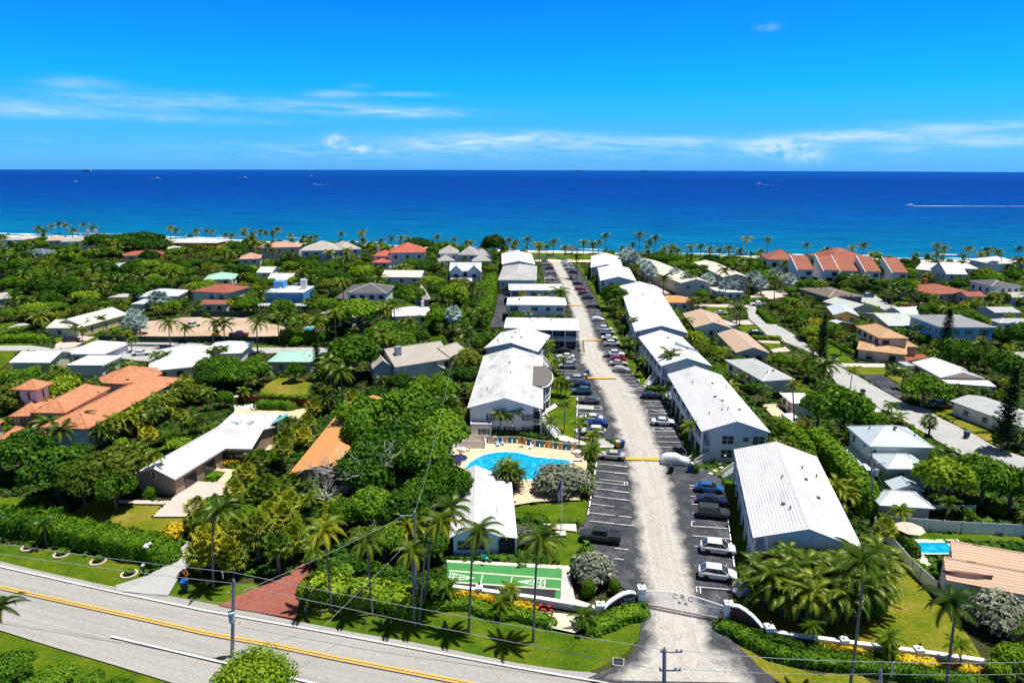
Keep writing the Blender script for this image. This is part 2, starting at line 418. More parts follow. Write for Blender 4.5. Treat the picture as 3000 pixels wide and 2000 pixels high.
def shore_y(x):
 for a,b in zip(shore[:-1],shore[1:]):
  if a.x<=x<=b.x:return a.y+(b.y-a.y)*(x-a.x)/(b.x-a.x)
 return shore[-1].y if x>0 else shore[0].y
for off,wd,th,sd in((0.5,4.5,-.15,1),(9,2.6,.25,3),(17,3.2,.45,6),(30,2.2,.62,9)):
 x=-420.0
 while x<460:
  a0,a1=wav(x,sd),wav(x+3,sd)
  bias=.55 if x<-190 else(.3 if x>120 else 0)
  w0,w1=wd*max(0,a0-th+bias),wd*max(0,a1-th+bias)
  if w0+w1>.05:
   y0,y1=shore_y(x)+off+3*wav(x,sd+4),shore_y(x+3)+off+3*wav(x+3,sd+4)
   fb.quad((x,y0-w0,zs+.06),(x+3,y1-w1,zs+.06),(x+3,y1+w1,zs+.06),(x,y0+w0,zs+.06))
  x+=3
tag(fb.build('surf',MATS['foam']),kind='structure')
# ---- lawns
sheet('lawn',[(-400,1500),(0,1600),(480,1700),(640,1730),(870,1780),(1200,1840),(1500,1900),(1700,1950),(1725,1985),(1200,1895),(600,1790),(0,1665),(-400,1585)],'lawn_lush',kp=False)
lw=lambda pts,m='lawn_lush',kp=None,ft=True:sheet('lawn',pts,m,kp,ft)
lw(TP('C0',-300,1090,0,1150,400,1160,700,1235,1700,1388,1880,1400)+TP('D0',1860,230,1690,322,1330,440,880,352,500,270,0,165,-300,100))
lw(TP('C0',740,852,1090,608,1222,615,1380,680,1890,690,1760,832,2120,835,2100,960,1900,1060,1350,935),'lawn_dry')
lw(TP('C0',-300,600,430,615,330,700,0,800,-300,850))
lw(TP('D0',1930,552,2060,345,2352,420)+TP('D1',0,460,350,440,690,400,560,520,160,680,0,668))
lw(TP('D1',1070,540,1220,530,1400,690,1930,700,2352,880)+TP('D2',130,770,650,715,960,820,1060,860,1250,815,1500,900,1850,990,2140,1022,2352,915)+TP('D3',100,842,330,800,352,900,300,1040,110,1240,0,1310)+TP('D2',2060,1440,1200,1332,560,1200,0,1092)+TP('D1',1700,980,1080,862))
lw(TP('D3',1260,600,1500,590,2200,700)+TP('D4',690,60,980,230,1340,640,1700,1000,1900,1330,0,1082)+TP('D3',1800,1000,1640,850,1430,660),'lawn_dry')
lw(TP('D3',1390,1108,1560,1170,1750,1310,2100,1400,2352,1478)+TP('D4',0,1490,240,1408,440,1440,700,1640,700,1900)+TP('D3',1850,1570),'lawn_dry')
lw(TP('D0',-400,830,80,985,800,1220,2000,1578,2100,1900,-400,1900))
lw(TP('C2',1190,742,1290,700,1950,650,2050,640,2020,890,1930,912,1560,912,1520,870,1190,860))
lw(TP('C2',1650,975,1960,1005,1990,1150,1830,1400,1680,1380),kp=False)
lw(TP('B2',1530,1000,1700,905,1922,860,1922,1205,1905,1312,1720,1210,1540,1100))
lw(TP('B2',1610,700,1850,720,1925,790,1925,870,1640,850))
lw(TP('B2',1690,515,1940,520,1800,575,1690,570));lw(TP('B2',1480,290,1650,295,1685,510,1500,470))
lw(TP('B2',1510,1275,1905,1330,1780,1360,1480,1300),'lawn_dry');lw(TP('C2',2155,45,2352,20,2352,60,2300,95,2160,100))
lw(TP('B3',110,340,240,330,256,382,140,392));lw(TP('B3',150,400,256,392,380,560,372,640,300,684))
lw(TP('C3',915,352,980,300,1380,240,1395,300,1240,345,1220,362));lw(TP('C3',1250,405,1420,420,1620,1320,1640,1450,1420,1420),kp=False)
lw(TP('B3',610,800,760,760,1000,1450,880,1540),kp=False)
lw(TP('A2',1885,520,1950,520,2060,690,2190,880,2330,1180)+TP('A3',30,1280,110,1480)+TP('A2',2352,1420,2300,1270,2140,900,1970,600),kp=False)
lw(TP('B1',640,690,840,570,1240,600,1180,800,650,775),'lawn_dry')
lw(TP('B4',50,190,150,190,425,402,190,404,80,350));lw(TP('B4',265,450,760,452,765,540,500,532,370,500),'lawn_dry')
lw(TP('B4',765,540,955,570,925,655),'lawn_dry');lw(TP('B4',1290,940,1480,930,1720,1012,1700,1040,1430,1040,1340,990),'lawn_dry')
lw(TP('B4',1480,1060,1830,1050,2010,1190,1720,1196),'lawn_dry');lw(TP('B4',1760,1216,1975,1216,1995,1332),'lawn_dry')
lw(TP('A3',1050,1015,1290,1018,1310,1150,1160,1110,1050,1060));lw(TP('A3',1400,1220,1600,1215,1740,1332,1500,1340));lw(TP('B3',1690,172,1890,180,1950,212,1790,245))
lw(TP('C4',1110,1010,2352,1058,2600,1070,2600,1125,1440,1112,1140,1102))
lw(TP('A2',1400,396,2100,408,2300,440,2300,470,1990,468,1400,462));lw(TP('A3',380,400,700,405,1500,440,1700,520,900,560,740,470),kp=False)
lw(TP('A0',-100,1240,100,1195,190,1205,0,1275));lw(TP('A0',-100,1430,380,1438,340,1466,-100,1470));lw(TP('B0',-100,262,210,268,90,402,0,470,-100,480))
lw(TP('A0',950,1430,1110,1368,1220,1438,1120,1465));lw(TP('A0',1160,905,1500,760,1615,765,1250,872));lw(TP('B1',250,178,850,205,850,238,400,235))
lw(TP('A4',780,930,1030,938,1010,986,880,986));lw(TP('A0',640,1340,760,1330,720,1420,640,1440),kp=False)
# ---- streets
def strip(name,left,right,mat,kp=True):
 """road ribbon between two surveyed edges (same number of points); uv.x across, uv.y along"""
 zc[0]+=.004;z=zc[0];mb=MB();v=0
 l=[G(p,z)for p in left];r=[G(p,z)for p in right]
 for i in range(len(l)-1):
  dv=((l[i+1]-l[i]).length+(r[i+1]-r[i]).length)/2
  n=max(1,int(dv/6))
  for j in range(n):
   a,b=j/n,(j+1)/n
   mb.quad(l[i].lerp(l[i+1],a),r[i].lerp(r[i+1],a),r[i].lerp(r[i+1],b),l[i].lerp(l[i+1],b),uv=[(0,v+dv*a),(1,v+dv*a),(1,v+dv*b),(0,v+dv*b)])
  q=[l[i],r[i],r[i+1],l[i+1]]
  foot(q)
  if kp:keep(q)
  v+=dv
 return tag(mb.build(name,MATS[mat]),kind='structure')
strip('road',[(-400,1561),(0,1643),(117,1671),(319,1715),(492,1743),(638,1771),(870,1818),(1034,1850),(1200,1878),(1343,1906),(1506,1939),(1659,1962),(1725,1967),(2259,2062),(2900,2190)],[(-400,1722),(20,1851),(150,1892),(330,1945),(510,2000),(680,2052),(930,2120),(1100,2160),(1280,2200),(1420,2235),(1570,2270),(1700,2300),(1760,2320),(2300,2440),(2900,2600)],'road_worn')
lot_l=[(1848,1929),(1887,1842),(1883,1763),(1800,1702),(1752,1625),(1690,1553),(1716,1527),(1723,1463),(1737,1400),(1750,1335),(1752,1322),(1826,1312),(1800,1288),(1760,1288),(1687,1281),(1690,1250),(1692,1164),(1674,1144),(1650,1100),(1631,1072),(1618,1020),(1712,1017),(1700,975),(1692,954),(1672,905),(1659,870),(1651,834),(1598,827),(1590,798),(1586,764)]
lot_r=[(2300,2000),(2259,1985),(2155,1883),(2112,1850),(2119,1763),(2157,1745),(2157,1657),(2135,1530),(2116,1407),(2100,1388),(2022,1358),(1985,1260),(1953,1172),(1930,1152),(1892,1138),(1871,1118),(1838,1075),(1825,1029),(1800,988),(1786,969),(1743,870),(1700,793),(1680,773),(1672,764)]
sheet('parking_lot',[(1720,1985)]+lot_l+lot_r[::-1]+[(2330,2080),(1800,2080)],'asphalt')
strip('driveway',[(1740,1990),(1840,1930),(1872,1880),(1884,1778),(1862,1683),(1848,1555),(1838,1427),(1820,1338),(1775,1215),(1745,1138),(1695,1062),(1690,1017),(1672,920),(1648,844),(1612,773),(1600,762)],[(2290,2000),(2190,1930),(2105,1880),(2075,1778),(2042,1683),(2010,1555),(1985,1427),(1955,1338),(1912,1215),(1868,1138),(1790,1062),(1766,1017),(1730,920),(1690,844),(1650,773),(1640,762)],'drive_worn')
sheet('street',TP('A3',1505,985,1545,1150,1640,1230,1750,1335)+TP('B3',2200,260,2352,330)+TP('B4',60,450,280,740,480,765,640,880,740,960,1000,1085,1350,1290,1700,1495,2200,1600,2900,1800,2900,1600,2352,1482,2050,1382,1760,1212,1350,1012,1280,940,1050,890,870,800,430,548,80,368)+TP('A3',2200,1440,2100,1350,1800,1180,1650,1060,1610,985),'street_pave')
sheet('street',TP('A4',380,925,640,880,790,975,990,1045,1060,1090,800,1075,640,1000),'street_pave',z=.2)
sheet('street',[(-300,1014),(0,1012),(95,1012),(170,1022),(300,1006),(430,999),(560,1004),(720,1018),(915,1017),(1050,1020),(1050,1034),(915,1031),(720,1036),(560,1046),(480,1060),(400,1056),(300,1040),(190,1032),(95,1027),(0,1027),(-300,1030)],'street_pave')
sheet('street',TP('B0',1250,183,1960,190,1930,222,1250,205),'asphalt')
sheet('dirt_lot',[(385,989),(430,941),(530,930),(600,928),(735,931),(835,958),(835,992),(600,990)],'dirt')
sheet('parking_lot',TP('A2',955,870,1120,868,1135,900,1090,1250,925,1250),'asphalt')
sheet('path',TP('A3',240,525,310,600,490,740,650,862,500,880,350,700),'pink_paver');sheet('path',TP('A3',1560,890,1700,830,1980,825,1990,890,1600,965),'pink_paver')
sheet('path',TP('A3',900,985,1520,985,1520,1030,1050,1010,900,1005),'pink_paver');sheet('path',TP('A3',1330,1175,1540,1165,1610,1215,1400,1220),'pink_paver')
sheet('path',TP('B3',1610,130,1880,135,1910,180,1690,172),'pink_paver');sheet('path',TP('B3',1790,248,1960,215,2030,270,1820,282),'pink_paver')
sheet('path',TP('A2',1400,464,2352,480,2352,505,1400,496),'sand');sheet('path',TP('A0',-100,1340,0,1282,250,1192,340,1215,200,1265,0,1346,-100,1370),'street_pave')
sheet('path',TP('A0',1235,905,1640,775,1640,832,1480,850,1480,905),'street_pave');sheet('path',TP('A0',640,1440,870,1340,1090,1358,860,1470,620,1500),'pink_paver')
sheet('path',TP('B4',185,405,760,412,760,452,265,450),'concrete');sheet('parking_lot',TP('B4',470,530,740,545,945,680,950,810,870,800),'asphalt')
sheet('path',TP('B4',960,310,1200,300,1260,350,1000,385),'brick_paver');sheet('path',TP('A4',900,985,1260,985,1240,1030,940,1020),'brick_paver')
sheet('path',TP('B4',600,880,740,960,690,1000,600,960),'gravel');sheet('patio',TP('B3',1690,880,1860,870,2000,1030,1960,1120,1890,1090,1740,930),'tan_paver')
sheet('driveway',TP('C0',1310,640,1960,650,2060,500,2230,425,2352,430)+TP('C1',0,430,350,440,300,560,60,620)+TP('C0',2300,700,2300,832,1760,832,1890,690,1380,680),'pink_paver')
sheet('driveway',TP('D0',2160,-80,2090,0,1950,180,1870,225,1700,330,1330,442,1340,512,1930,562,2060,340,2220,150,2420,-20),'street_pave')
sheet('driveway',TP('D1',160,678,420,540,690,440,920,330,1190,150,1260,250,1075,520,1075,650,1052,830,880,800),'brick_paver')
sheet('path',TP('C2',1520,868,1560,912,1910,917,1920,1003,1640,972,1500,900),'concrete');sheet('path',TP('C2',420,1330,850,1345,1840,1395,1845,1442,430,1365),'concrete',kp=False)
sheet('path',TP('D2',1750,245,1830,250,1900,600,2170,690,1730,660),'gravel',kp=False)
sheet('path',TP('B2',1700,1230,1780,1235,2020,1310,2260,1330,2352,1375,2180,1372,1960,1345,1720,1288),'concrete');sheet('path',TP('B2',1520,990,1560,930,1670,865,1700,905,1600,960,1530,1010),'concrete')
sheet('path',TP('B2',2160,1280,2230,1280,2352,1345,2340,1372,2180,1350),'street_pave')
sheet('path',TP('C1',20,300,130,210,200,215,160,280,380,290,350,330,240,440,130,445,240,320),'tan_paver');sheet('lawn',TP('C1',0,310,150,305,240,325,140,400,0,390),'lawn_lush')
sheet('patio',TP('B1',340,940,960,950,1180,920,1130,1060,950,1010,330,985),'tan_paver');sheet('path',TP('B1',330,880,600,880,620,935,340,945),'gravel')
sheet('patio',TP('B1',740,1345,830,1340,760,1400,595,1405,690,1360),'tan_paver')
sheet('planting_bed',TP('D2',1350,770,1500,745,2130,800,2140,870,1900,990,1620,930,1480,850),'sand',kp=False)
# ---- club pool
deck=TP('C2',430,560,400,400,470,150,530,10)+TP('B2',640,1225,960,1275,1260,1280,1500,1330,1800,1375,2000,1395)+TP('C2',2010,120,2040,220,2010,420,1960,640,1450,660,1200,700,1190,400,520,520)
sheet('pool_deck',deck,'tan_paver',kp=False)
mt,k=newmat('pool_water');p=k.pos();n=k.noise(p,2.2,4,.6,1.2)
vo=k.new('ShaderNodeTexVoronoi',feature='SMOOTH_F1');vo.inputs['Scale'].default_value=1.3;k.l.new(p,vo.inputs['Vector'])
c=k.ramp(k.math('ADD',vo.outputs['Distance'],k.math('MULTIPLY',k.math('SUBTRACT',n,.5),.8)),[(.15,(.003,.27,.50)),(.5,(.004,.36,.60)),(.78,(.06,.52,.70))])
finish(k,c,.08,.35,bump=n,bstr=.15,bdist=.06)
pool=TP('C2',640,285,680,225,760,170,850,128,980,100,1120,92,1220,98,1320,118,1420,150,1600,165,1730,178,1845,192,1838,250,1825,330,1700,420,1090,400,900,380,660,340)
def pool_build(label,pts,z,grp=None):
 w3=[G(p,z)for p in pts];cx=sum(p.x for p in w3)/len(w3);cy=sum(p.y for p in w3)/len(w3)
 root=thing('swimming_pool',(cx,cy,0),0,label,'pool')
 mb=MB();mb.sheet([(p.x-cx,p.y-cy)for p in w3],z+.01);mb.build('water',MATS['pool_water'],root)
 rb=MB();n=len(w3)
 out=[((p.x-cx)*(1+.55/math.hypot(p.x-cx,p.y-cy)),(p.y-cy)*(1+.55/math.hypot(p.x-cx,p.y-cy)))for p in w3]
 for i in range(n):
  j=(i+1)%n;a,b=w3[i],w3[j]
  rb.quad((a.x-cx,a.y-cy,z+.05),(b.x-cx,b.y-cy,z+.05),(*out[j],z+.05),(*out[i],z+.05))
  rb.quad((a.x-cx,a.y-cy,z-.0),(b.x-cx,b.y-cy,z-.0),(b.x-cx,b.y-cy,z+.05),(a.x-cx,a.y-cy,z+.05))
 rb.build('coping',MATS['pool_deck_rim'],root)
 keep(w3);foot(w3)
 return root
zc[0]+=.02
clubpool=pool_build('large free-form turquoise club pool on the tan deck beside the clubhouse',pool,zc[0])
sheet('pool_deck',TP('C4',1010,1090,1600,1093,1610,1115,1450,1112,1030,1130,1180,1250,1320,1400,1160,1390,1090,1310,1080,1210,1000,1110),'concrete')
pool_build('small rectangular turquoise pool between the tan-tiled roof and the long white fence',TP('C4',1032,1130,1450,1132,1600,1252,1195,1255),zc[0]+.02)
pool_build('narrow blue pool behind a dark clipped hedge near the construction lot',TP('A1',1075,1325,1160,1250,1250,1238,1215,1325),zc[0]+.02)
pool_build('sliver of blue pool beside the white flat-roofed house on the left street',TP('B0',980,500,985,440,1075,440,1070,505),zc[0]+.02)
# ---- shuffleboard courts
plain('court_green',(.055,.25,.07),.8,.12,.8);plain('court_dark',(.030,.032,.036),.9,.15)
def flat_thing(name,label,cat,pts,z,mat,h=.06):
 w3=[G(p,z)for p in pts];c=sum(w3,Vector())/len(w3)
 r=thing(name,(c.x,c.y,0),0,label,cat);MB().prism([(p.x-c.x,p.y-c.y)for p in w3],0,z+h).build('slab',MATS[mat],r)
 keep(w3);foot(w3)
 return r,c
z0=zc[0]+.01
ct,cc=flat_thing('shuffleboard_court','green shuffleboard court with white scoring triangles below the clubhouse','shuffleboard court',TP('D2',430,183,1745,262,1738,490,1725,610,1668,605,1672,492,430,402),z0,'court_green')
flat_thing('bocce_court','long dark court strip between the green shuffleboard court and low white wall','bocce court',TP('D2',540,420,1678,497,1662,600,542,490),z0,'court_dark')
zt=z0+.066
def mark(parent,c,code,pairs,wd,z,mat,name='line'):
 for x0,y0,x1,y1 in pairs:
  mb=MB();a,b=GT(code,x0,y0,z)-c,GT(code,x1,y1,z)-c
  d=Vector((b.x-a.x,b.y-a.y)).normalized();n=Vector((-d.y,d.x))*wd/2
  mb.sheet([(a.x+n.x,a.y+n.y),(a.x-n.x,a.y-n.y),(b.x-n.x,b.y-n.y),(b.x+n.x,b.y+n.y)],z);mb.build(name,MATS[mat],parent);z+=.001
cz=Vector((cc.x,cc.y,0))
mark(ct,cz,'D2',[(455,275,1740,375),(430,402,1730,492)],.28,zt,'concrete','border')
mark(ct,cz,'D2',[(470,300,745,360),(745,360,445,397),(470,300,445,397),(515,303,490,395),(590,322,570,383),(665,343,655,372),(470,348,745,360),(840,320,815,418),(1178,345,1158,445),(1248,400,1560,368),(1248,400,1548,468),(1560,368,1548,468),(1508,372,1495,458),(1430,380,1418,440),(1345,388,1338,420),(1248,400,1555,415)],.09,zt+.004,'white_paint','scoring_line')
def text_mesh(body,size,depth=.02):
 cu=bpy.data.curves.new('lettering','FONT');cu.body=body;cu.size=size;cu.extrude=depth/2;cu.align_x='CENTER';cu.align_y='CENTER'
 o=bpy.data.objects.new('lettering',cu);COL.objects.link(o)
 dg=bpy.context.evaluated_depsgraph_get();me=bpy.data.meshes.new_from_object(o.evaluated_get(dg))
 bpy.data.objects.remove(o);bpy.data.curves.remove(cu)
 return me
for tx,ty,b in((487,325,'7'),(465,378,'7'),(535,328,'8'),(528,372,'8'),(620,346,'8'),(685,357,'10'),(1530,395,'7'),(1522,440,'7'),(1460,393,'8'),(1455,430,'8'),(1375,397,'8'),(1315,402,'10')):
 me=text_mesh(b,.42,.004);me.materials.append(MATS['white_paint']);o=link('numeral',me,ct)
 q=GT('D2',tx,ty,zt+.01)-cz;o.location=(q.x,q.y,zt+.008)
 # ---- painted lines
zl=zc[0]+.03
def paint(name,segs,wd,mat,z):
 mb=MB()
 for pa,pb in segs:
  a,b=G(pa,z),G(pb,z);d=Vector((b.x-a.x,b.y-a.y)).normalized();n=Vector((-d.y,d.x))*wd/2
  mb.sheet([(a.x+n.x,a.y+n.y),(a.x-n.x,a.y-n.y),(b.x-n.x,b.y-n.y),(b.x+n.x,b.y+n.y)],z)
 return tag(mb.build(name,MATS[mat]),kind='structure')
def chain(pts):return list(zip(pts[:-1],pts[1:]))
far_l=[(-300,1592),(0,1657),(120,1684),(300,1724),(450,1755),(600,1786),(900,1839),(1200,1894),(1500,1950),(1800,2002),(2300,2092)]
yel=[(-300,1652),(0,1718),(150,1751),(300,1784),(450,1817),(600,1851),(800,1887),(1000,1928),(1200,1966),(1400,2004),(1700,2062)]
zr=.30
paint('road_marking',chain(far_l),.16,'white_paint',zl)
def off(pts,d):
 w3=[G(p,zl)for p in pts];o=[]
 for i,p in enumerate(w3):
  t=(w3[min(i+1,len(w3)-1)]-w3[max(0,i-1)]).normalized();o.append(P((p.x-t.y*d,p.y+t.x*d,zl))[:2])
 return o
paint('road_marking',chain(off(yel,.17))+chain(off(yel,-.17)),.17,'yellow_paint',zl)
paint('road_marking',chain([(324,1862),(600,1926),(760,1962),(1010,2020)]),.2,'white_paint',zl)
def X4(x,y):return(1500+x/5.88,1240+y/5.88)
def X5(x,y):return(1580+x/3.36,740+y/3.36)
def X6(x,y):return(1600+x/3.36,1000+y/3.36)
st=[(X4(*a),X4(*b))for a,b in(((1490,690),(1985,735)),((1450,810),(1990,862)),((1440,950),(1990,1010)),((1430,1000),(1980,1062)),((1990,1010),(1985,1062)),((1940,1005),(1930,1058)),((1420,1115),(2035,1185)),((1380,1245),(1975,1320)),((1370,1380),(1965,1455)),((1110,240),(1650,270)))]
st+=[(T('C2',*a),T('C2',*b))for a,b in(((2060,785),(2400,825)),((2070,880),(2400,918)))]
st+=[(T('B3',*a),T('B3',*b))for a,b in(((0,540),(195,540)),((0,575),(220,572)),((0,613),(248,613)),((20,655),(270,655)),((20,690),(372,690)),((60,715),(372,715)),((80,765),(310,772)),((140,790),(320,795)),((90,768),(300,795)),((340,840),(605,850)),((355,890),(622,900)),((365,938),(640,945)),((400,980),(652,988)),((365,938),(375,980)),((430,940),(600,985)),((520,942),(650,985)),((390,1030),(662,1038)),((440,1150),(662,1150)),((450,1185),(692,1187)),((440,1150),(450,1185)),((520,1150),(620,1185)),((600,1150),(690,1185)),((480,1245),(752,1250)),((500,1305),(777,1310)),((510,1365),(797,1372)))]
st+=[(T('C3',*a),T('C3',*b))for a,b in(((870,595),(1245,615)),((890,690),(1260,700)),((890,790),(960,795)),((890,885),(930,890)),((890,885),(885,940)),((890,940),(1300,968)),((900,1050),(1325,1087)),((920,1170),(1345,1200)),((860,475),(925,475)),((860,505),(925,508)),((0,245),(140,262)),((0,330),(140,345)),((0,540),(165,560)),((0,625),(180,645)),((0,718),(130,735)),((0,820),(200,840)),((0,915),(220,935)))]
st+=[(T('D3',*a),T('D3',*b))for a,b in(((940,460),(1385,497)),((940,460),(945,520)),((985,465),(990,540)),((0,15),(160,35)),((0,135),(110,150)))]
st+=[(X5(*a),X5(*b))for a,b in(((455,595),(620,592)),((470,570),(615,568)),((440,620),(630,618)),((550,715),(650,705)),((540,735),(665,730)),((330,320),(430,318)),((345,345),(440,343)),((350,385),(465,382)),((385,420),(480,418)),((310,285),(415,283)),((300,255),(400,253)),((60,290),(200,290)),((55,262),(55,290)))]
st+=[(X6(*a),X6(*b))for a,b in(((85,130),(265,132)),((105,282),(305,286)),((105,310),(315,315)),((315,315),(318,330)),((250,425),(420,440)),((245,535),(530,555)),((315,620),(540,640)),((540,640),(545,668)),((465,635),(470,665)),((310,660),(560,668)),((315,700),(555,712)),((310,545),(312,620)),((310,625),(300,760)))]
paint('lot_marking',st,.13,'line_paint',zl)
paint('speed_hump',[(T('C3',130,165),T('C3',322,168)),(T('C3',336,168),T('C3',520,172)),(T('B2',2045,573),T('B2',2352,575)),(T('B3',0,575),T('B3',20,575))],1.1,'yellow_paint',zl+.01)
paint('speed_hump',[(T('A2',1975,1394),T('A2',2200,1394)),(T('A2',1812,995),T('A2',2010,995)),(T('A2',1690,680),T('A2',1825,680))],.9,'yellow_paint',zl+.01)
sheet('repair_patch',[X6(*a)for a in((315,622),(465,636),(462,672),(318,658))],'street_pave',kp=False,z=zl+.008)
# ================================================================== buildings
tile_roof('roof_white',(.76,.76,.75),(.36,.38,.41),stain=.22)
tile_roof('roof_white_stained',(.71,.71,.71),(.33,.34,.36),stain=.55,staincol=(.15,.15,.155))
tile_roof('roof_grey_white',(.50,.49,.47),(.28,.28,.28),stain=.7,staincol=(.2,.19,.17))
tile_roof('roof_ribbed',(.66,.67,.69),(.26,.28,.32),rw=.42,bw=60,mortar=.045,stain=.42,vary=.05)
tile_roof('roof_cream',(.70,.66,.56),(.5,.46,.4),stain=.25)
tile_roof('roof_orange',(.66,.285,.145),(.26,.09,.045),rw=.36,bw=.3,mortar=.04,stain=.3,vary=.28,staincol=(.42,.2,.1))
tile_roof('roof_terracotta',(.38,.13,.08),(.2,.06,.04),stain=.6,vary=.2,staincol=(.14,.05,.035))
tile_roof('roof_tan',(.60,.39,.22),(.33,.19,.10),rw=.4,bw=.33,mortar=.05,stain=.2,vary=.12)
tile_roof('roof_pink_tan',(.64,.44,.31),(.26,.15,.10),rw=.40,bw=60,mortar=.04,stain=.12,vary=.05)
tile_roof('roof_salmon',(.60,.36,.26),(.35,.2,.15),stain=.4)
tile_roof('roof_red',(.55,.15,.10),(.3,.08,.05),stain=.35)
tile_roof('roof_mint',(.38,.66,.54),(.25,.45,.37),stain=.25)
tile_roof('roof_charcoal',(.13,.125,.13),(.07,.07,.07),stain=.3)
tile_roof('roof_brown',(.20,.155,.115),(.12,.09,.07),stain=.3)
tile_roof('roof_grey_tile',(.30,.30,.32),(.16,.16,.18),rw=.4,bw=60,mortar=.06,stain=.2)
shingle('roof_shingle_orange',(.62,.285,.105),.15);shingle('roof_shingle_grey',(.36,.345,.32));shingle('roof_shingle_tan',(.48,.35,.26),.15)
shingle('roof_shingle_taupe',(.42,.385,.34));shingle('roof_flat_grey',(.42,.44,.45));shingle('roof_flat_white',(.74,.74,.73),.45);shingle('roof_dark_flat',(.17,.155,.15),.8)
shingle('roof_blue_grey',(.10,.14,.21));shingle('roof_pale_green',(.47,.52,.48))
metal_roof('roof_metal',(.50,.58,.62),(.24,.32,.36));metal_roof('roof_metal_pale',(.58,.62,.64),(.4,.45,.5))
for nm,c in(('wall_white',(.74,.76,.77)),('wall_cream',(.66,.62,.5)),('wall_yellow',(.72,.62,.26)),('wall_pale_yellow',(.66,.63,.40)),('wall_gold',(.72,.40,.07)),('wall_pink',(.74,.60,.56)),('wall_pale_blue',(.55,.66,.76)),('wall_blue',(.10,.32,.62)),('wall_sky',(.22,.52,.76)),('wall_seafoam',(.50,.62,.60)),('wall_sage',(.40,.44,.38)),('wall_tan',(.36,.28,.21)),('wall_grey',(.45,.46,.47)),('wall_brown',(.23,.18,.14)),('wall_peach',(.68,.52,.42))):
 stucco(nm,c)
plain('trim_white',(.80,.80,.80),.6,.06);plain('shutter_blue',(.06,.15,.22),.6,.1);plain('shutter_dark',(.03,.04,.06),.6,.1);plain('rust',(.36,.16,.07),.8,.3);plain('dark_void',(.02,.022,.026),.8,.2)
plain('trim_grey',(.36,.38,.40),.7,.1);plain('timber',(.30,.18,.10),.8,.2);plain('cream_stone',(.60,.52,.40),.9,.2);plain('red_awning',(.55,.03,.10),.8,.1)
mt,k=newmat('glass');n=k.noise(k.pos(),.35,2)
finish(k,k.ramp(n,[(.4,(.012,.018,.022)),(.6,(.05,.065,.075))]),.08,.6)
BH=[]
LM=[]
HOUSES={}
WCACHE={}
def winmesh(wd,h,kind):
 key=(round(wd,2),round(h,2),kind)
 if key in WCACHE:return WCACHE[key]
 fr=MB();b=.07
 for x0,x1,z0,z1 in((-wd/2-b,wd/2+b,h,h+b),(-wd/2-b,wd/2+b,-b-.03,0),(-wd/2-b,-wd/2,0,h),(wd/2,wd/2+b,0,h)):fr.box(x0,x1,-.06,.03,z0,z1)
 nm=max(1,round(wd/1.0))
 for i in range(1,nm):fr.box(-wd/2+wd*i/nm-.035,-wd/2+wd*i/nm+.035,-.045,.03,0,h)
 if kind!='door':fr.box(-wd/2,wd/2,-.04,.03,h/2-.025,h/2+.025)
 fm=fr.mesh('window_frame',MATS['trim_white']if kind!='dark' else MATS['shutter_dark'])
 pm=MB().box(-wd/2,wd/2,-.02,.02,0,h).mesh('pane',MATS['glass'])
 sm=None
 if kind in('shut','shutd'):
  sm=MB().box(-.24,.24,-.05,.03,-.05,h+.05).mesh('shutter',MATS['shutter_blue' if kind=='shut' else 'shutter_dark'])
 WCACHE[key]=(fm,pm,sm);return WCACHE[key]
def add_window(root,M,wd,h,kind='plain',name=None):
 fm,pm,sm=winmesh(wd,h,kind)
 o=link(name or('door' if kind=='door' else 'window'),fm,root);o.matrix_local=M
 link('pane',pm,o)
 if sm:
  for s in(-1,1):
   q=link('shutter',sm,o);q.location=(s*(wd/2+.36),0,0)
 return o
def hull(pts):
 pts=sorted(set(pts))
 def half(ps):
  r=[]
  for p in ps:
   while len(r)>1 and(r[-1][0]-r[-2][0])*(p[1]-r[-2][1])-(r[-1][1]-r[-2][1])*(p[0]-r[-2][0])<=0:r.pop()
   r.append(p)
  return r[:-1]
 return half(pts)+half(pts[::-1])
def keep_hull(pts3,sh=.9):
 pp=[P(p)for p in pts3];h=hull([(a,b)for a,b,_ in pp])
 cx=sum(a for a,_ in h)/len(h);cy=sum(b for _,b in h)/len(h)
 KEEP.append(([(cx+(a-cx)*sh,cy+(b-cy)*sh)for a,b in h],sum(c for _,_,c in pp)/len(pp)))
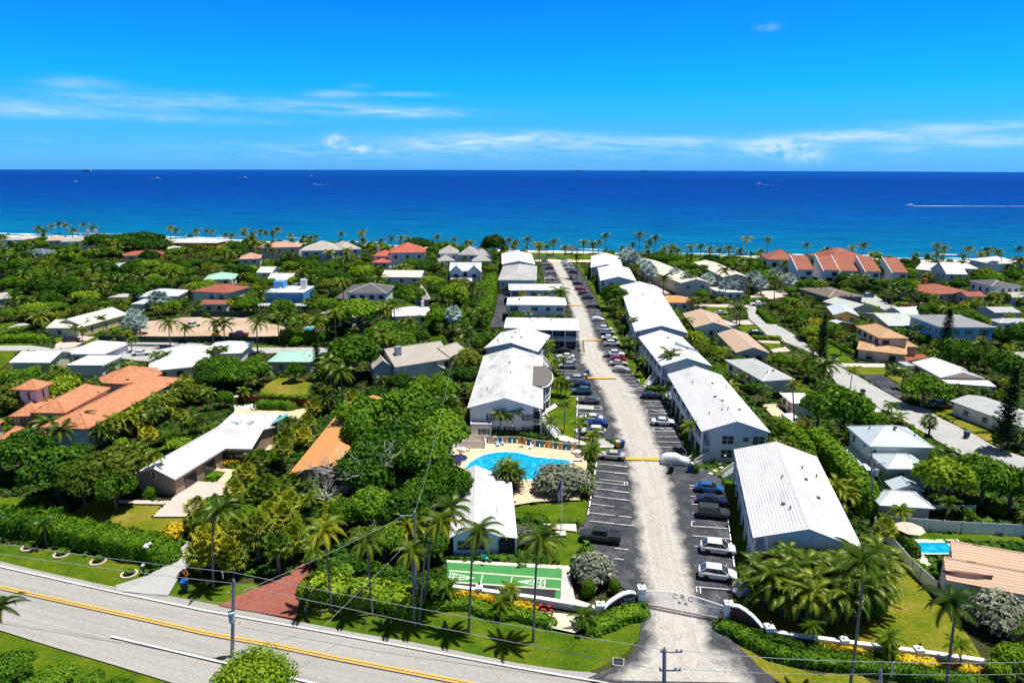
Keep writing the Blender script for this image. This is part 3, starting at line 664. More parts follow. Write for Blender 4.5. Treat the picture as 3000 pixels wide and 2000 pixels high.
def roof_mesh(rt,w,d,z,rise,th=.2,ridge_k=1.0):
 """roof over the rectangle 0..w x 0..d, eaves at height z; returns MB"""
 m=MB();zb=z-th
 if rt in('gv','gu'):
  a,b=(w,d)if rt=='gv' else(d,w)
  def p(s,t,zz):return(s,t,zz)if rt=='gv' else(b-t,s,zz)
  sl=math.hypot(a/2,rise)
  m.quad(p(0,0,z),p(a/2,0,z+rise),p(a/2,b,z+rise),p(0,b,z),uv=[(0,0),(0,sl),(b,sl),(b,0)][::1]);m.f[-1]=m.f[-1][::-1];m.uv[len(m.f)-1]=[(b,0),(b,sl),(0,sl),(0,0)]
  m.quad(p(a/2,0,z+rise),p(a,0,z),p(a,b,z),p(a/2,b,z+rise),uv=[(0,sl),(0,0),(b,0),(b,sl)]);m.f[-1]=m.f[-1][::-1];m.uv[len(m.f)-1]=[(b,sl),(b,0),(0,0),(0,sl)]
  m.quad(p(0,0,zb),p(a/2,0,zb+rise),p(a/2,b,zb+rise),p(0,b,zb));m.quad(p(a/2,0,zb+rise),p(a,0,zb),p(a,b,zb),p(a/2,b,zb+rise))
  m.quad(p(0,0,zb),p(0,0,z),p(0,b,z),p(0,b,zb));m.quad(p(a,0,zb),p(a,b,zb),p(a,b,z),p(a,0,z))
  for t in(0,b):
   m.quad(p(0,t,zb),p(a/2,t,zb+rise),p(a/2,t,z+rise),p(0,t,z));m.quad(p(a/2,t,zb+rise),p(a,t,zb),p(a,t,z),p(a/2,t,z+rise))
  m.tube([p(a/2,.0,z+rise+.0),p(a/2,b,z+rise+.0)],.10,5,mi=1)
  for t in(0.02,b-.02):
   m.tube([p(0,t,z-.02),p(a/2,t,z+rise-.02),p(a,t,z-.02)],.07,4,mi=1)
 elif rt=='hip':
  if w>=d:i=d/2*ridge_k;r0,r1=(i,d/2),(w-i,d/2)
  else:i=w/2*ridge_k;r0,r1=(w/2,i),(w/2,d-i)
  zt=z+rise;c=[(0,0),(w,0),(w,d),(0,d)]
  sides=[(c[0],c[1],r1,r0),(c[1],c[2],r1,None),(c[2],c[3],r0,r1),(c[3],c[0],r0,None)]if w>=d else[(c[0],c[1],r0,None),(c[1],c[2],r1,r0),(c[2],c[3],r1,None),(c[3],c[0],r0,r1)]
  for a,b,q,q2 in sides:
   e=Vector((b[0]-a[0],b[1]-a[1])).normalized()
   def uvp(pt,top):
    dx,dy=pt[0]-a[0],pt[1]-a[1];u=dx*e.x+dy*e.y;v=abs(-dx*e.y+dy*e.x)
    return(u,math.hypot(v,rise if top else 0))
   pts=[(a,0),(b,0),(q,1)]+([(q2,1)]if q2 else[])
   m.quad(*[(p_[0],p_[1],zt if t else z)for p_,t in pts],uv=[uvp(p_,t)for p_,t in pts])
   m.quad((a[0],a[1],zb),(b[0],b[1],zb),(b[0],b[1],z),(a[0],a[1],z),mi=1)
  m.quad((0,0,zb),(0,d,zb),(w,d,zb),(w,0,zb),mi=1)
  m.tube([(*r0,zt),(*r1,zt)],.10,5,mi=1)
  for a,q in((c[0],r0),(c[3],r0),(c[1],r1),(c[2],r1))if w>=d else((c[0],r0),(c[1],r0),(c[2],r1),(c[3],r1)):m.tube([(a[0],a[1],z),(*q,zt)],.09,5,mi=1)
 elif rt=='flat':
  m.box(0,w,0,d,z-.25,z);m.uv[len(m.f)-5]=[(0,0),(w,0),(w,d),(0,d)]
  for x0,x1,y0,y1 in((0,w,0,.15),(0,w,d-.15,d),(0,.15,.15,d-.15),(w-.15,w,.15,d-.15)):m.box(x0,x1,y0,y1,z+.001,z+.13,mi=1)
 elif rt=='shed':
  sl=math.hypot(d,rise)
  m.quad((0,0,z),(w,0,z),(w,d,z+rise),(0,d,z+rise),uv=[(0,0),(w,0),(w,sl),(0,sl)])
  m.quad((0,0,zb),(0,d,zb+rise),(w,d,zb+rise),(w,0,zb));m.quad((0,0,zb),(w,0,zb),(w,0,z),(0,0,z),mi=1)
  m.quad((0,d,zb+rise),(0,d,z+rise),(w,d,z+rise),(w,d,zb+rise),mi=1)
  for x in(0,w):m.quad((x,0,zb),(x,0,z),(x,d,z+rise),(x,d,zb+rise),mi=1)
 return m
def wall_mesh(rt,w,d,z,rise,oh,il,ir,base,th=.2):
 m=MB();x0,x1,y0,y1=il,w-ir,oh,d-oh;zt=z-th-.02
 def hz(x,y):
  if rt=='gv':return zt+rise*(1-abs(x-w/2)/(w/2))-.02
  if rt=='gu':return zt+rise*(1-abs(y-d/2)/(d/2))-.02
  if rt=='shed':return zt+rise*y/d-.02
  return zt-(.06 if rt=='flat' else 0)
 def face(a,b):
  pts=[(a[0],a[1],base),(b[0],b[1],base),(b[0],b[1],hz(*b))]
  mid=None
  if rt=='gv' and a[1]==b[1]:mid=(w/2,a[1])
  if rt=='gu' and a[0]==b[0]:mid=(a[0],d/2)
  if mid:pts.append((*mid,hz(*mid)))
  pts.append((a[0],a[1],hz(*a)));m.quad(*pts)
 face((x0,y0),(x1,y0));face((x1,y0),(x1,y1));face((x1,y1),(x0,y1));face((x0,y1),(x0,y0))
 return m
def frame_of(pa,pb,pc,z,far_right=False,depth=None):
 A,B=G(pa,z),G(pb,z);u=Vector((B.x-A.x,B.y-A.y,0));w=u.length;u/=w;v=Vector((-u.y,u.x,0))
 if depth is None:
  C=G(pc,z);depth=(C-(B if far_right else A)).dot(v)
 return Vector((A.x,A.y,0)),math.atan2(u.y,u.x),w,depth
def house(label,short,code,pts,z=3.0,rise=1.3,rt='hip',roof='roof_white',wall='wall_white',oh=.5,win=(),name='house',cat='house',root=None,group=None,far_right=False,depth=None,gal=None,base=0.0,kp=True,sh=.88,wk='plain',vents=0,trim='trim_white',ridge_k=1.0,wk_=True,ft=True):
 q=[P((pts[i],pts[i+1],z))[:2]if code=='W' else T(code,pts[i],pts[i+1])for i in range(0,len(pts),2)]
 loc,rz,w,d=frame_of(q[0],q[1],q[2]if len(q)>2 else None,z,far_right,depth)
 d=max(d,3.0)
 Mw=Matrix.Translation(loc)@Matrix.Rotation(rz,4,'Z')
 if root is None:
  root=thing(name,loc,rz,label,cat,group);root['w']=w;root['d']=d
  del root['w'];del root['d']
  M=Matrix()
  c=Mw@Vector((w/2,d/2,0));LM.append((short,c.x,c.y,w,d))
 else:
  M=(Matrix.Translation(root.location)@Matrix.Rotation(root.rotation_euler.z,4,'Z')).inverted()@Mw
 il=1.9 if gal=='l' else oh;ir=1.9 if gal=='r' else oh
 o=roof_mesh(rt,w,d,z,rise,ridge_k=ridge_k).build('roof',[MATS[roof],MATS[trim]],root);o.matrix_local=M
 rf=o
 o=wall_mesh(rt,w,d,z,rise,oh,il,ir,base).build('wall',MATS[wall],root);o.matrix_local=M
 corners=[Mw@Vector(p)for p in((0,0,z),(w,0,z),(w,d,z),(0,d,z))]
 top=[Mw@Vector((w/2,0 if rt=='gv' else d/2,z+rise*.9)),Mw@Vector((w/2,d if rt=='gv' else d/2,z+rise*.9))]if rt!='flat' else[]
 if kp:
  keep_hull(corners+top,sh)
  if d>6 and w>7 and wk_ and loc.y<215:keep_hull([Mw@Vector(p)for p in((oh,oh,z),(w-oh,oh,z),(w-oh,oh,z*.6),(oh,oh,z*.6))],.72)
 BH.append([Mw@Vector(p)for p in((0,0,z),(w,0,z),(w,d,z),(0,d,z),(oh,oh,0),(w-oh,oh,0))])
 if ft:foot([Mw@Vector(p)for p in((.0,.0,0),(w,.0,0),(w,d,0),(.0,d,0))])
 if not win and w>6 and not label=='x' and rt!='flat' and z<7:win=[('f',max(1,int(w/4.2)),1.3,1.15,z-2.05,(.06,.94),'plain' if int(w*10)%2 else 'dark')]+([('l',max(1,int(d/4.5)),1.2,1.1,z-2.05,(.06,.94),'plain')]if d>6 else[])
 for s in win:
  side,n,wd,h,zs=s[:5];a,b=s[5]if len(s)>5 else(0,1);kd=s[6]if len(s)>6 else wk
  for i in range(n):
   t=a+(b-a)*(i+.5)/n
   if side=='f':Wm=Matrix.Translation((il+(w-il-ir)*t,oh-.02,zs))
   elif side=='l':Wm=Matrix.Translation((il-.02,oh+(d-2*oh)*t,zs))@Matrix.Rotation(-math.pi/2,4,'Z')
   else:Wm=Matrix.Translation((w-ir+.02,oh+(d-2*oh)*t,zs))@Matrix.Rotation(math.pi/2,4,'Z')
   add_window(root,M@Wm,wd,h,kd)
 if gal:
  x=.35 if gal=='l' else w-.35;x2=il if gal=='l' else w-ir;mid=z/2-.05
  lo,hi=min(x-.15 if gal=='l' else x2,x+.15),max(x2 if gal=='l' else x+.15,x-.15)
  g=MB().box(lo,hi,oh,d-oh,mid-.18,mid).build('gallery_floor',MATS['trim_white'],root);g.matrix_local=M
  rl=rail_mesh([(x,oh+.1,mid),(x,d-oh-.1,mid)]).build('railing',MATS['trim_white'],root);rl.matrix_local=M
  n=max(2,int(d/4.5));cm=MB().box(-.16,.16,-.16,.16,0,z-.25).mesh('column',MATS['trim_white'])
  for i in range(n+1):
   cq=link('column',cm,root);cq.matrix_local=M@Matrix.Translation((x,oh+.2+(d-2*oh-.4)*i/n,0))
 rv=random.Random(int(w*977+d*131))
 for i in range(vents):
  t=rv.uniform(.15,.85);s=rv.uniform(.12,.88)
  if rt=='gv':zz=z+rise*(1-abs(s-.5)*2)
  elif rt=='gu':zz=z+rise*(1-abs(t-.5)*2)
  else:zz=z+rise*min(1,2*min(s,1-s,t,1-t)*max(w,d)/min(w,d))
  vt=link('vent',VENT[i%2],rf);vt.location=(s*w,t*d,zz-.05)
 root_frames[root.name]=(Mw,w,d)
 return root
root_frames={}
VENT=[MB().lathe([(.09,0),(.09,.42),(.14,.42),(.14,.5)],8).mesh('vent',plain('vent_grey',(.10,.10,.11),.6)),MB().box(-.22,.22,-.22,.22,0,.28).mesh('vent',MATS['vent_grey'])]
def rail_mesh(pts,h=1.0,sp=.28,pw=.05,top=.09):
 m=MB()
 for a,b in zip(pts[:-1],pts[1:]):
  a,b=Vector(a),Vector(b);L=(b-a).length;n=max(1,int(L/sp))
  up=Vector((0,0,h));d=(b-a).normalized();nn=Vector((-d.y,d.x,0)).normalized()*top/2
  for z0,z1 in((h-.09,h),(.1,.16)):
   p=[a+nn+Vector((0,0,z0)),a-nn+Vector((0,0,z0)),b-nn+Vector((0,0,z0)),b+nn+Vector((0,0,z0)),a+nn+Vector((0,0,z1)),a-nn+Vector((0,0,z1)),b-nn+Vector((0,0,z1)),b+nn+Vector((0,0,z1))]
   i=len(m.v);m.v+=[tuple(q)for q in p]
   for f in((0,3,2,1),(4,5,6,7),(0,1,5,4),(1,2,6,5),(2,3,7,6),(3,0,4,7)):m.f.append(tuple(i+q for q in f));m.t.append(.5);m.mi.append(0)
  for i in range(n+1):
   p=a+(b-a)*i/n;m.box(p.x-pw,p.x+pw,p.y-pw,p.y+pw,p.z,p.z+h-.09)
 return m
def stair(root,a,b,wd=1.3,steps=11,rail=True,mat='trim_white',name='stair'):
 """flight from a (low) to b (high), points in the root's frame"""
 a,b=Vector(a),Vector(b);d=Vector((b.x-a.x,b.y-a.y,0));L=d.length;d/=L;n=Vector((-d.y,d.x,0))*wd/2;H=b.z-a.z
 m=MB()
 for i in range(steps):
  p=a+d*L*i/steps;q=a+d*L*(i+1)/steps
  m.prism([p+n,p-n,q-n,q+n],a.z,a.z+H*(i+1)/steps)
 s=m.build(name,MATS[mat],root)
 if rail:
  for sg in(-1,1):rail_mesh([a+n*sg*.95+Vector((0,0,.1)),b+n*sg*.95],.95,.3).build('railing',MATS['trim_white'],s)
 return s
def loc_in(root,p):
 return(Matrix.Translation(root.location)@Matrix.Rotation(root.rotation_euler.z,4,'Z')).inverted()@Vector(p)
def box_part(root,name,mat,x0,x1,y0,y1,z0,z1,parent=None):
 return MB().box(x0,x1,y0,y1,z0,z1).build(name,MATS[mat],parent or root)
CG='white-roofed two-storey club apartment buildings along the drive'
kw=dict(z=5.8,name='apartment_building',cat='apartment building',group=CG)
# ---- club, right row, near to far
r=house('long white-roofed club building nearest the gate, its near end screened by a palm thicket','the nearest right-hand club building','C3',(1590,1075,2866,1219,1355,65),rise=2.0,rt='gv',roof='roof_ribbed',gal='l',vents=7,**kw)
stair(r,loc_in(r,GT('D3',1390,560)),loc_in(r,GT('D3',1660,430))+Vector((.2,.3,2.7)),1.3)
stair(r,loc_in(r,GT('C3',1235,395)),loc_in(r,GT('C3',1390,370))+Vector((.6,0,2.0)),1.2)
r=house('white-roofed club building with front windows and a straight stair beside the covered car','the straight-stair club building','B3',(1000,1190,1800,1205,700,535),rise=2.0,rt='gv',roof='roof_ribbed',gal='l',vents=9,**kw,win=[('f',1,2.0,1.5,3.4,(.05,.55)),('f',1,1.0,.8,3.9,(.5,.75)),('f',1,2.0,1.5,3.4,(.72,1)),('f',1,2.0,1.5,.8,(.05,.55))])
stair(r,loc_in(r,GT('B3',1120,1500))+Vector((0,0,1.6)),loc_in(r,GT('B3',1090,1330,2.75)),1.3,6)
stair(r,loc_in(r,GT('B3',880,1560)),loc_in(r,GT('B3',1110,1500))+Vector((.2,0,1.6)),1.5,8)
stair(r,loc_in(r,GT('B3',600,815)),loc_in(r,GT('B3',720,730))+Vector((.5,0,2.7)),1.2)
r=house('white-roofed club building with a stepped roof behind the tall lone coconut palm','the stepped-roof club building','B3',(535,440,1125,440,300,105),rise=1.9,rt='gv',gal='l',vents=8,wk='shutd',**kw,win=[('f',1,1.2,1.2,3.5,(.2,.5)),('f',1,1.2,1.2,.8,(.2,.5)),('f',1,1.2,1.2,3.5,(.6,.9))])
stair(r,loc_in(r,GT('B3',375,690)),loc_in(r,GT('B3',540,550))+Vector((.4,0,2.7)),1.4)
Mw,w_,d_=root_frames[r.name]
wm=MB();wm.quad((w_/2,12,5.9),(w_,12,5.0),(w_,12,6.3),(w_/2,12,8.5));wm.build('parapet',MATS['wall_pale_blue'],r)
r=house('longest white-roofed club building on the right with a raised middle section','the longest right-hand club building','A3',(235,1300,845,1315,-127,770),rise=1.9,rt='gv',gal='l',vents=4,**kw,win=[('f',1,2.0,1.2,3.4,(.05,.4)),('f',1,1.2,1.2,3.4,(.55,.9))])
stair(r,loc_in(r,GT('A3',120,1445)),loc_in(r,GT('A3',190,1400))+Vector((.4,0,2.5)),1.3)
house('smooth white-roofed club building directly behind the longest right-hand one','the smooth-roofed club building','A2',(2190,715,2607,722,2090,565),rise=1.8,rt='gv',gal='l',**kw)
house('white-roofed club building at the ocean end of the right-hand row','the ocean-end right club building','A2',(2080,565,2452,572,1985,430),rise=1.8,rt='gv',gal='l',**kw)
# ---- club, left row, near to far
r=house('big white-roofed club building behind the pool, roof streaked with mildew, curved balcony','the pool-side club building','B2',(660,920,1535,935,800,320),rise=2.1,rt='gv',roof='roof_white_stained',gal='r',vents=3,wk='shut',**kw,win=[('f',1,1.1,1.2,3.3,(.28,.42)),('f',1,1.1,1.2,3.3,(.48,.64)),('f',1,1.1,1.2,3.3,(.84,1.0)),('f',1,1.1,1.2,.8,(.3,.44)),('f',1,1.1,1.2,.8,(.55,.7)),('f',1,1.1,1.2,.8,(.84,1.0))])
Mw,w_,d_=root_frames[r.name]
def arc(cy,ry,x0,ex,n=14):return[(x0+ex*math.sin(math.pi*i/n),cy-ry*math.cos(math.pi*i/n))for i in range(n+1)]
ya=loc_in(r,GT('B2',1515,700,5.8)).y;yb=loc_in(r,GT('B2',1490,470,5.8)).y;cy=(ya+yb)/2;ry=(yb-ya)/2
ex=loc_in(r,GT('B2',1640,595,5.8)).x-w_
ap=arc(cy,ry,w_-.3,ex+.3)
MB().prism([(w_-3.2,ya)]+ap+[(w_-3.2,yb)],5.45,6.45).build('canopy',MATS['roof_dark_flat'],r)
rimp=[(*p,6.1)for p in arc(cy,ry,w_-.3,ex+.35)]
MB().tube(rimp,.17,6).build('canopy_rim',MATS['trim_white'],r)
MB().prism([(w_-2,ya)]+arc(cy,ry,w_-.3,ex)+[(w_-2,yb)],2.6,2.85).build('balcony',MATS['trim_white'],r)
rail_mesh([(*p,2.85)for p in arc(cy,ry,w_-.35,ex-.05)],1.0,.3).build('railing',MATS['trim_white'],r)
for i in(2,5,7,9,12):
 p=arc(cy,ry,w_-.35,ex-.1)[i];MB().tube([(*p,0),(*p,5.4)],.13,8).build('column',MATS['trim_white'],r)
stair(r,loc_in(r,GT('B2',1700,1265)),loc_in(r,GT('B2',1560,1180))+Vector((-.6,0.2,2.7)),1.4);stair(r,loc_in(r,GT('B2',1640,520)),loc_in(r,GT('B2',1530,440))+Vector((-1.2,0,2.7)),1.3)
MB().box(w_-1.9,w_-.3,.2,2.0,2.55,2.75).build('landing',MATS['trim_white'],r);rail_mesh([(w_-1.9,.25,2.75),(w_-.3,.25,2.75)]).build('railing',MATS['trim_white'],r)
MB().box(w_-1.85,w_-.6,.45,.52,.05,5.2).build('doorway',MATS['dark_void'],r)
house('','','B2',(698,1108,942,1112),z=3.0,rise=0,rt='flat',roof='roof_flat_grey',root=r,depth=4.5,oh=.12,wk='shut',win=[('f',1,1.0,1.0,1.0,(.35,.95))],ft=False)
house('smooth white-roofed club building with small roof vents behind the pool-side one','the second left-hand club building','A2',(850,1490,1475,1530,868,1298),rise=1.9,rt='gv',gal='r',vents=9,wk='shutd',**kw,win=[('f',1,1.2,1.1,3.9,(.6,.72)),('f',1,1.2,1.1,3.9,(.82,.94))])
r=house('white low-pitched club building with a railed blue-white balcony facing the clipped hedge','the balcony club building','A2',(1085,1255,1945,1268),rise=.9,rt='gu',depth=14,vents=5,**kw,win=[('f',4,2.0,1.1,3.5,(.3,.96)),('f',4,2.0,1.1,.8,(.3,.96)),('l',2,1.2,1.1,3.5),('l',2,1.2,1.1,.8)])
Mw,w_,d_=root_frames[r.name]
box_part(r,'balcony','trim_white',w_*.3,w_-.2,-1.6,.5,2.65,2.85);rail_mesh([(w_*.3,-1.55,2.85),(w_-.25,-1.55,2.85)],1.0,.5,.12).build('railing',MATS['wall_pale_blue'],r)
for i in range(5):box_part(r,'column','trim_white',w_*(.3+.17*i),w_*(.3+.17*i)+.25,-1.6,-1.35,0,5.6)
box_part(r,'porch_roof','trim_white',w_*.3,w_+.2,-1.7,.02,5.6,5.78)
stair(r,Vector((w_+1.0,-4.5,0)),Vector((w_+1.0,-1.3,2.7)),1.2,mat='concrete')
box_part(r,'facade_panel','shutter_dark',w_*.31,w_-.8,.44,.47,2.9,5.3);box_part(r,'facade_panel','shutter_dark',w_*.31,w_-.8,.44,.47,.1,2.5)
r=house('white hip-roofed club building with air conditioners and a palm against its wall','the air-conditioned club building','A2',(1110,990,1810,995),rise=1.6,rt='hip',depth=13,vents=5,**kw,win=[('f',1,2.6,1.5,3.6,(.02,.2)),('f',1,2.0,1.1,3.8,(.36,.56)),('f',1,1.3,1.1,3.8,(.6,.8)),('f',1,2.2,1.1,3.8,(.82,.99)),('f',1,1.3,.9,1.0,(.6,.8)),('f',1,2.4,1.8,.6,(.82,.99)),('f',1,1.6,.8,1.1,(.4,.6))])
Mw,w_,d_=root_frames[r.name]
box_part(r,'equipment_shelf','trim_white',w_*.22,w_*.42,-1.0,.48,2.5,2.8)
for s in(.27,.34):box_part(r,'air_conditioner','trim_grey',w_*s,w_*s+.9,-.8,.1,2.85,3.8)
house('white club building with paired wide windows above the hip-roofed one','the wide-window club building','A2',(1140,822,1768,822),rise=1.0,rt='gu',depth=14,vents=2,**kw,win=[('f',1,2.8,1.6,3.5,(.02,.2)),('f',1,2.8,1.4,3.5,(.36,.6)),('f',2,1.2,1.1,3.6,(.6,.98))])
house('club building with a weathered grey-white hip roof in the left-hand row','the weathered grey-white club building','A2',(1012,705,1460,709,1065,545),rise=2.0,rt='hip',roof='roof_grey_white',**kw,win=[('f',1,1.2,1.0,3.6,(.04,.16)),('f',1,1.2,1.0,1.0,(.04,.16)),('f',1,1.2,1.0,1.0,(.2,.34))])
house('white-roofed club building at the ocean end of the left-hand row','the ocean-end left club building','A2',(1058,527,1445,527,1085,402),rise=1.6,rt='gv',**kw,win=[('f',1,1.0,1.0,3.4,(.85,.97))])
# ---- clubhouse
r=house('small low clubhouse with a peeling white gable roof between pool and shuffleboard court','the clubhouse','C2',(455,1075,1040,1062,525,350),z=3.0,rise=1.5,rt='gv',roof='roof_white_stained',wall='wall_pale_blue',name='clubhouse',cat='clubhouse',win=[('f',1,1.6,1.1,1.0,(.1,.4)),('f',1,1.4,1.1,1.0,(.5,.7))],wk='dark',sh=.85)
Mw,w_,d_=root_frames[r.name]
pr=MB();pr.quad((w_,.2,2.95),(w_+2.3,.2,2.6),(w_+2.3,d_*.88,2.6),(w_,d_*.88,2.95));pr.quad((w_,.2,2.83),(w_,d_*.88,2.83),(w_+2.3,d_*.88,2.48),(w_+2.3,.2,2.48));pr.quad((w_+2.3,.2,2.48),(w_+2.3,d_*.88,2.48),(w_+2.3,d_*.88,2.6),(w_+2.3,.2,2.6));pr.quad((w_,.2,2.83),(w_+2.3,.2,2.48),(w_+2.3,.2,2.6),(w_,.2,2.95))
pr.build('porch_roof',MATS['roof_flat_white'],r)
for t in(.3,d_*.3,d_*.6,d_*.86):box_part(r,'post','trim_white',w_+2.0,w_+2.2,t,t+.2,0,2.55)
box_part(r,'wall','wall_white',w_-.48,w_+.1,.6,d_-.6,0,2.7);box_part(r,'doorway','dark_void',w_-.2,w_+1.9,.3,.38,.05,2.4)
keep_hull([Mw@Vector(p)for p in((w_,0,2.9),(w_+2.3,0,2.6),(w_+2.3,d_*.88,2.6),(w_,d_*.88,2.9))])
# ---- right-hand neighbourhood
house('long cream hip-free roof condominium behind the row of silver palms','the nearer cream condominium','A3',(760,742,1115,735,400,490),z=5.5,rise=1.5,rt='gv',roof='roof_cream',wall='wall_cream',name='condominium',cat='condominium',vents=4,win=[('f',2,1.5,1.2,3.2),('l',6,1.2,1.2,3.2)])
house('long cream-roofed condominium with balconies, nearer the terracotta townhouses','the farther cream condominium','A3',(1250,672,1548,672,950,505),z=5.5,rise=1.3,rt='gv',roof='roof_cream',wall='wall_cream',name='condominium',cat='condominium',vents=3,win=[('f',1,1.5,1.2,3.2),('l',7,1.6,1.4,3.1),('l',7,1.6,1.4,.6)])
house('small flat white-roofed house among silver palms below the cream condominiums','the small flat white house','A3',(1185,848,1490,848,1160,790),z=3,rise=0,rt='flat',roof='roof_flat_white',wall='wall_cream',win=[('f',3,1.2,1.2,.9)])
house('house with a bright orange shingle hip roof beside the pink paved lane','the bright orange-roofed house','A3',(490,962,905,966,520,905),z=3,rise=1.6,roof='roof_shingle_orange',wall='wall_cream')
r=house('single-storey tan shingle house with an attached white flat-roofed carport','the tan house with the white carport','A3',(915,1252,1355,1260,780,1090),z=3.2,rise=1.7,rt='gv',roof='roof_shingle_tan',wall='wall_white',vents=3,win=[('f',2,.9,1.2,.9,(.35,.8),'dark')])
house('','','A3',(1335,1228,1412,1222,1190,1122),z=3.0,rise=0,rt='flat',roof='roof_flat_white',root=r,win=[('f',1,.8,1.4,.6,(0,1),'dark')])
house('long single-storey tan shingle house with a metal patio roof, nearest the club hedge','the long tan shingle house','B3',(1395,285,1790,292,1060,62),z=3.2,rise=1.5,rt='gv',roof='roof_shingle_tan',wall='wall_grey')
house('low grey-roofed house squeezed between banana palms and a small white shed','the low grey-roofed house','B3',(1700,612,2080,590,1570,352),z=3.0,rise=.9,rt='hip',roof='roof_flat_grey',wall='wall_white',vents=3,win=[('l',4,1.2,1.1,1.0,(0,1),'dark')])
house('white flat-roofed cottage beside the dark utility pole and tan patio','the cottage by the tan patio','B3',(2040,866,2360,866,1905,745),z=3.0,rise=.5,rt='hip',roof='roof_flat_white',wall='wall_white',win=[('l',2,1.1,1.1,1.0,(0,1),'dark')],sh=.7)
house('small white flat-roofed garden shed under the spreading tree by the tan patio','the small shed by the tan patio','B3',(2055,1090,2190,1085,1958,985),z=2.4,rise=0,rt='flat',roof='roof_flat_white',wall='wall_pale_blue',name='shed',cat='shed',oh=.15,sh=.6)
r=house('pale seafoam house under blue-grey standing-seam metal hip roofs with a detached-looking garage','the metal-roofed seafoam house','B4',(575,1358,1330,1376,300,1130),z=6.0,rise=2.0,rt='hip',roof='roof_metal',wall='wall_seafoam',vents=3,trim='roof_metal_pale',win=[('f',1,1.0,1.1,4.1,(.0,.12)),('l',2,1.0,1.1,4.1)])
house('','','C4',(775,284,1290,290,600,110),z=4.6,rise=1.3,rt='hip',roof='roof_metal',wall='wall_sage',root=r,vents=2,trim='roof_metal_pale',win=[('f',1,1.1,1.1,2.6,(.22,.5))])
house('','','C4',(850,530,1215,545,750,470),z=3.0,rise=1.0,rt='gv',roof='roof_metal',wall='wall_seafoam',root=r,trim='roof_metal_pale')
house('','','C4',(690,702,1335,742,560,525),z=3.0,rise=1.3,rt='hip',roof='roof_metal',wall='wall_sage',root=r,vents=0,trim='roof_metal_pale')
house('','','C4',(490,305,705,315,190,30),z=3.0,rise=0,rt='flat',roof='roof_metal_pale',wall='wall_sage',root=r,win=[('l',3,1.5,1.2,1.2,(0,1),'dark')])
r=house('sprawling house with ribbed pink-tan tile roofs wrapped around the small rectangular pool','the pink-tan tiled house','W',(51.1,70.8,64.1,65.6),z=3.2,rise=1.45,rt='gu',roof='roof_pink_tan',wall='wall_white',depth=5.4,trim='roof_pink_tan')
house('','','W',(54.4,74.9,67.4,69.7),z=3.2,rise=1.4,rt='gu',roof='roof_pink_tan',wall='wall_white',depth=4.8,root=r,trim='roof_pink_tan')
plain('canoe_brown',(.25,.13,.11),.5)
cm=MB();pr=[]
for i in range(11):
 t=i/10*2-1;pr.append((t*2.6,.42*(1-abs(t)**2.6)+.02,.30+.12*t*t))
for i in range(10):
 a,b=pr[i],pr[i+1]
 cm.quad((a[0],-a[1],0),(b[0],-b[1],0),(b[0],0,b[2]),(a[0],0,a[2]));cm.quad((a[0],0,a[2]),(b[0],0,b[2]),(b[0],b[1],0),(a[0],a[1],0))
cn=cm.build('canoe',MATS['canoe_brown']);tag(cn,'upturned brown canoe lying on the pink-tan tiled roof beside the pool','canoe');cn.location=(53.5,70.95,3.84);cn.matrix_world=Matrix.Translation((53.5,70.95,3.84))@Matrix.Rotation(R(-21.8),4,'Z')@Matrix.Rotation(R(28),4,'X')@Matrix.Rotation(R(6),4,'Z')
r=house('white-roofed ranch house with a round gable vent behind the asphalt parking pad','the ranch house with the round gable vent','B4',(1390,571,1900,580,985,395),z=3.2,rise=1.4,rt='gv',roof='roof_white',wall='wall_peach',win=[('l',2,1.8,1.3,.9,(.5,1),'dark')])
house('','','B4',(1455,640,2040,682,1340,566),z=2.7,rise=0,rt='flat',roof='roof_flat_white',wall='wall_white',root=r)
house('','','B4',(1000,440,1100,440,885,392),z=2.8,rise=0,rt='flat',roof='roof_flat_grey',wall='wall_white',root=r)
Mw,w_,d_=root_frames[r.name]
r=house('grey shingle house with a low front porch beside the bare pruned tree','the grey house by the bare pruned tree','B4',(2140,380,2800,420,1685,268),z=3.4,rise=1.5,rt='hip',roof='roof_shingle_grey',wall='wall_grey')
house('','','B4',(2120,470,2290,500,1640,300),z=2.8,rise=0,rt='flat',roof='roof_metal_pale',wall='wall_grey',root=r)
house('long low grey-roofed house cut by the right edge behind a slender pine','the grey house at the right edge','B4',(2330,1140,2760,1085,1850,800),z=3.0,rise=.9,rt='gv',roof='roof_flat_grey',wall='wall_white')
r=house('big sky-blue two-storey house with dark blue shutters and a grey hip roof','the sky-blue shuttered house','A4',(1385,1248,2040,1250,1000,1112),z=6.2,rise=1.9,rt='hip',roof='roof_grey_tile',wall='wall_sky',wk='shut',win=[('f',1,.9,1.3,3.9,(.2,.4)),('f',1,.9,1.3,3.9,(.45,.65)),('f',1,1.2,1.7,3.6,(.72,.95)),('l',5,.9,1.2,4.0,(0,1),'plain'),('l',2,1.0,1.4,.8,(0,1),'plain')])
Mw,w_,d_=root_frames[r.name];box_part(r,'wall','wall_white',.48,w_-.48,.46,.6,0,2.9)
r=house('two-storey house with woven-looking tan tile hip roofs above a green lawn','the tan-tiled two-storey house','A4',(690,1372,1040,1376,385,1232),z=6.0,rise=1.7,rt='hip',roof='roof_tan',wall='wall_peach',trim='roof_tan',win=[('l',4,1.4,1.0,4.2,(0,1),'dark'),('f',1,1.6,1.2,4.0,(.05,.4),'dark')],ft=False)
house('','','B4',(430,245,1008,312,105,66),z=3.0,rise=1.4,rt='hip',roof='roof_tan',wall='wall_peach',root=r,trim='roof_tan',win=[('f',2,1.4,1.5,.6,(0,1),'dark')])
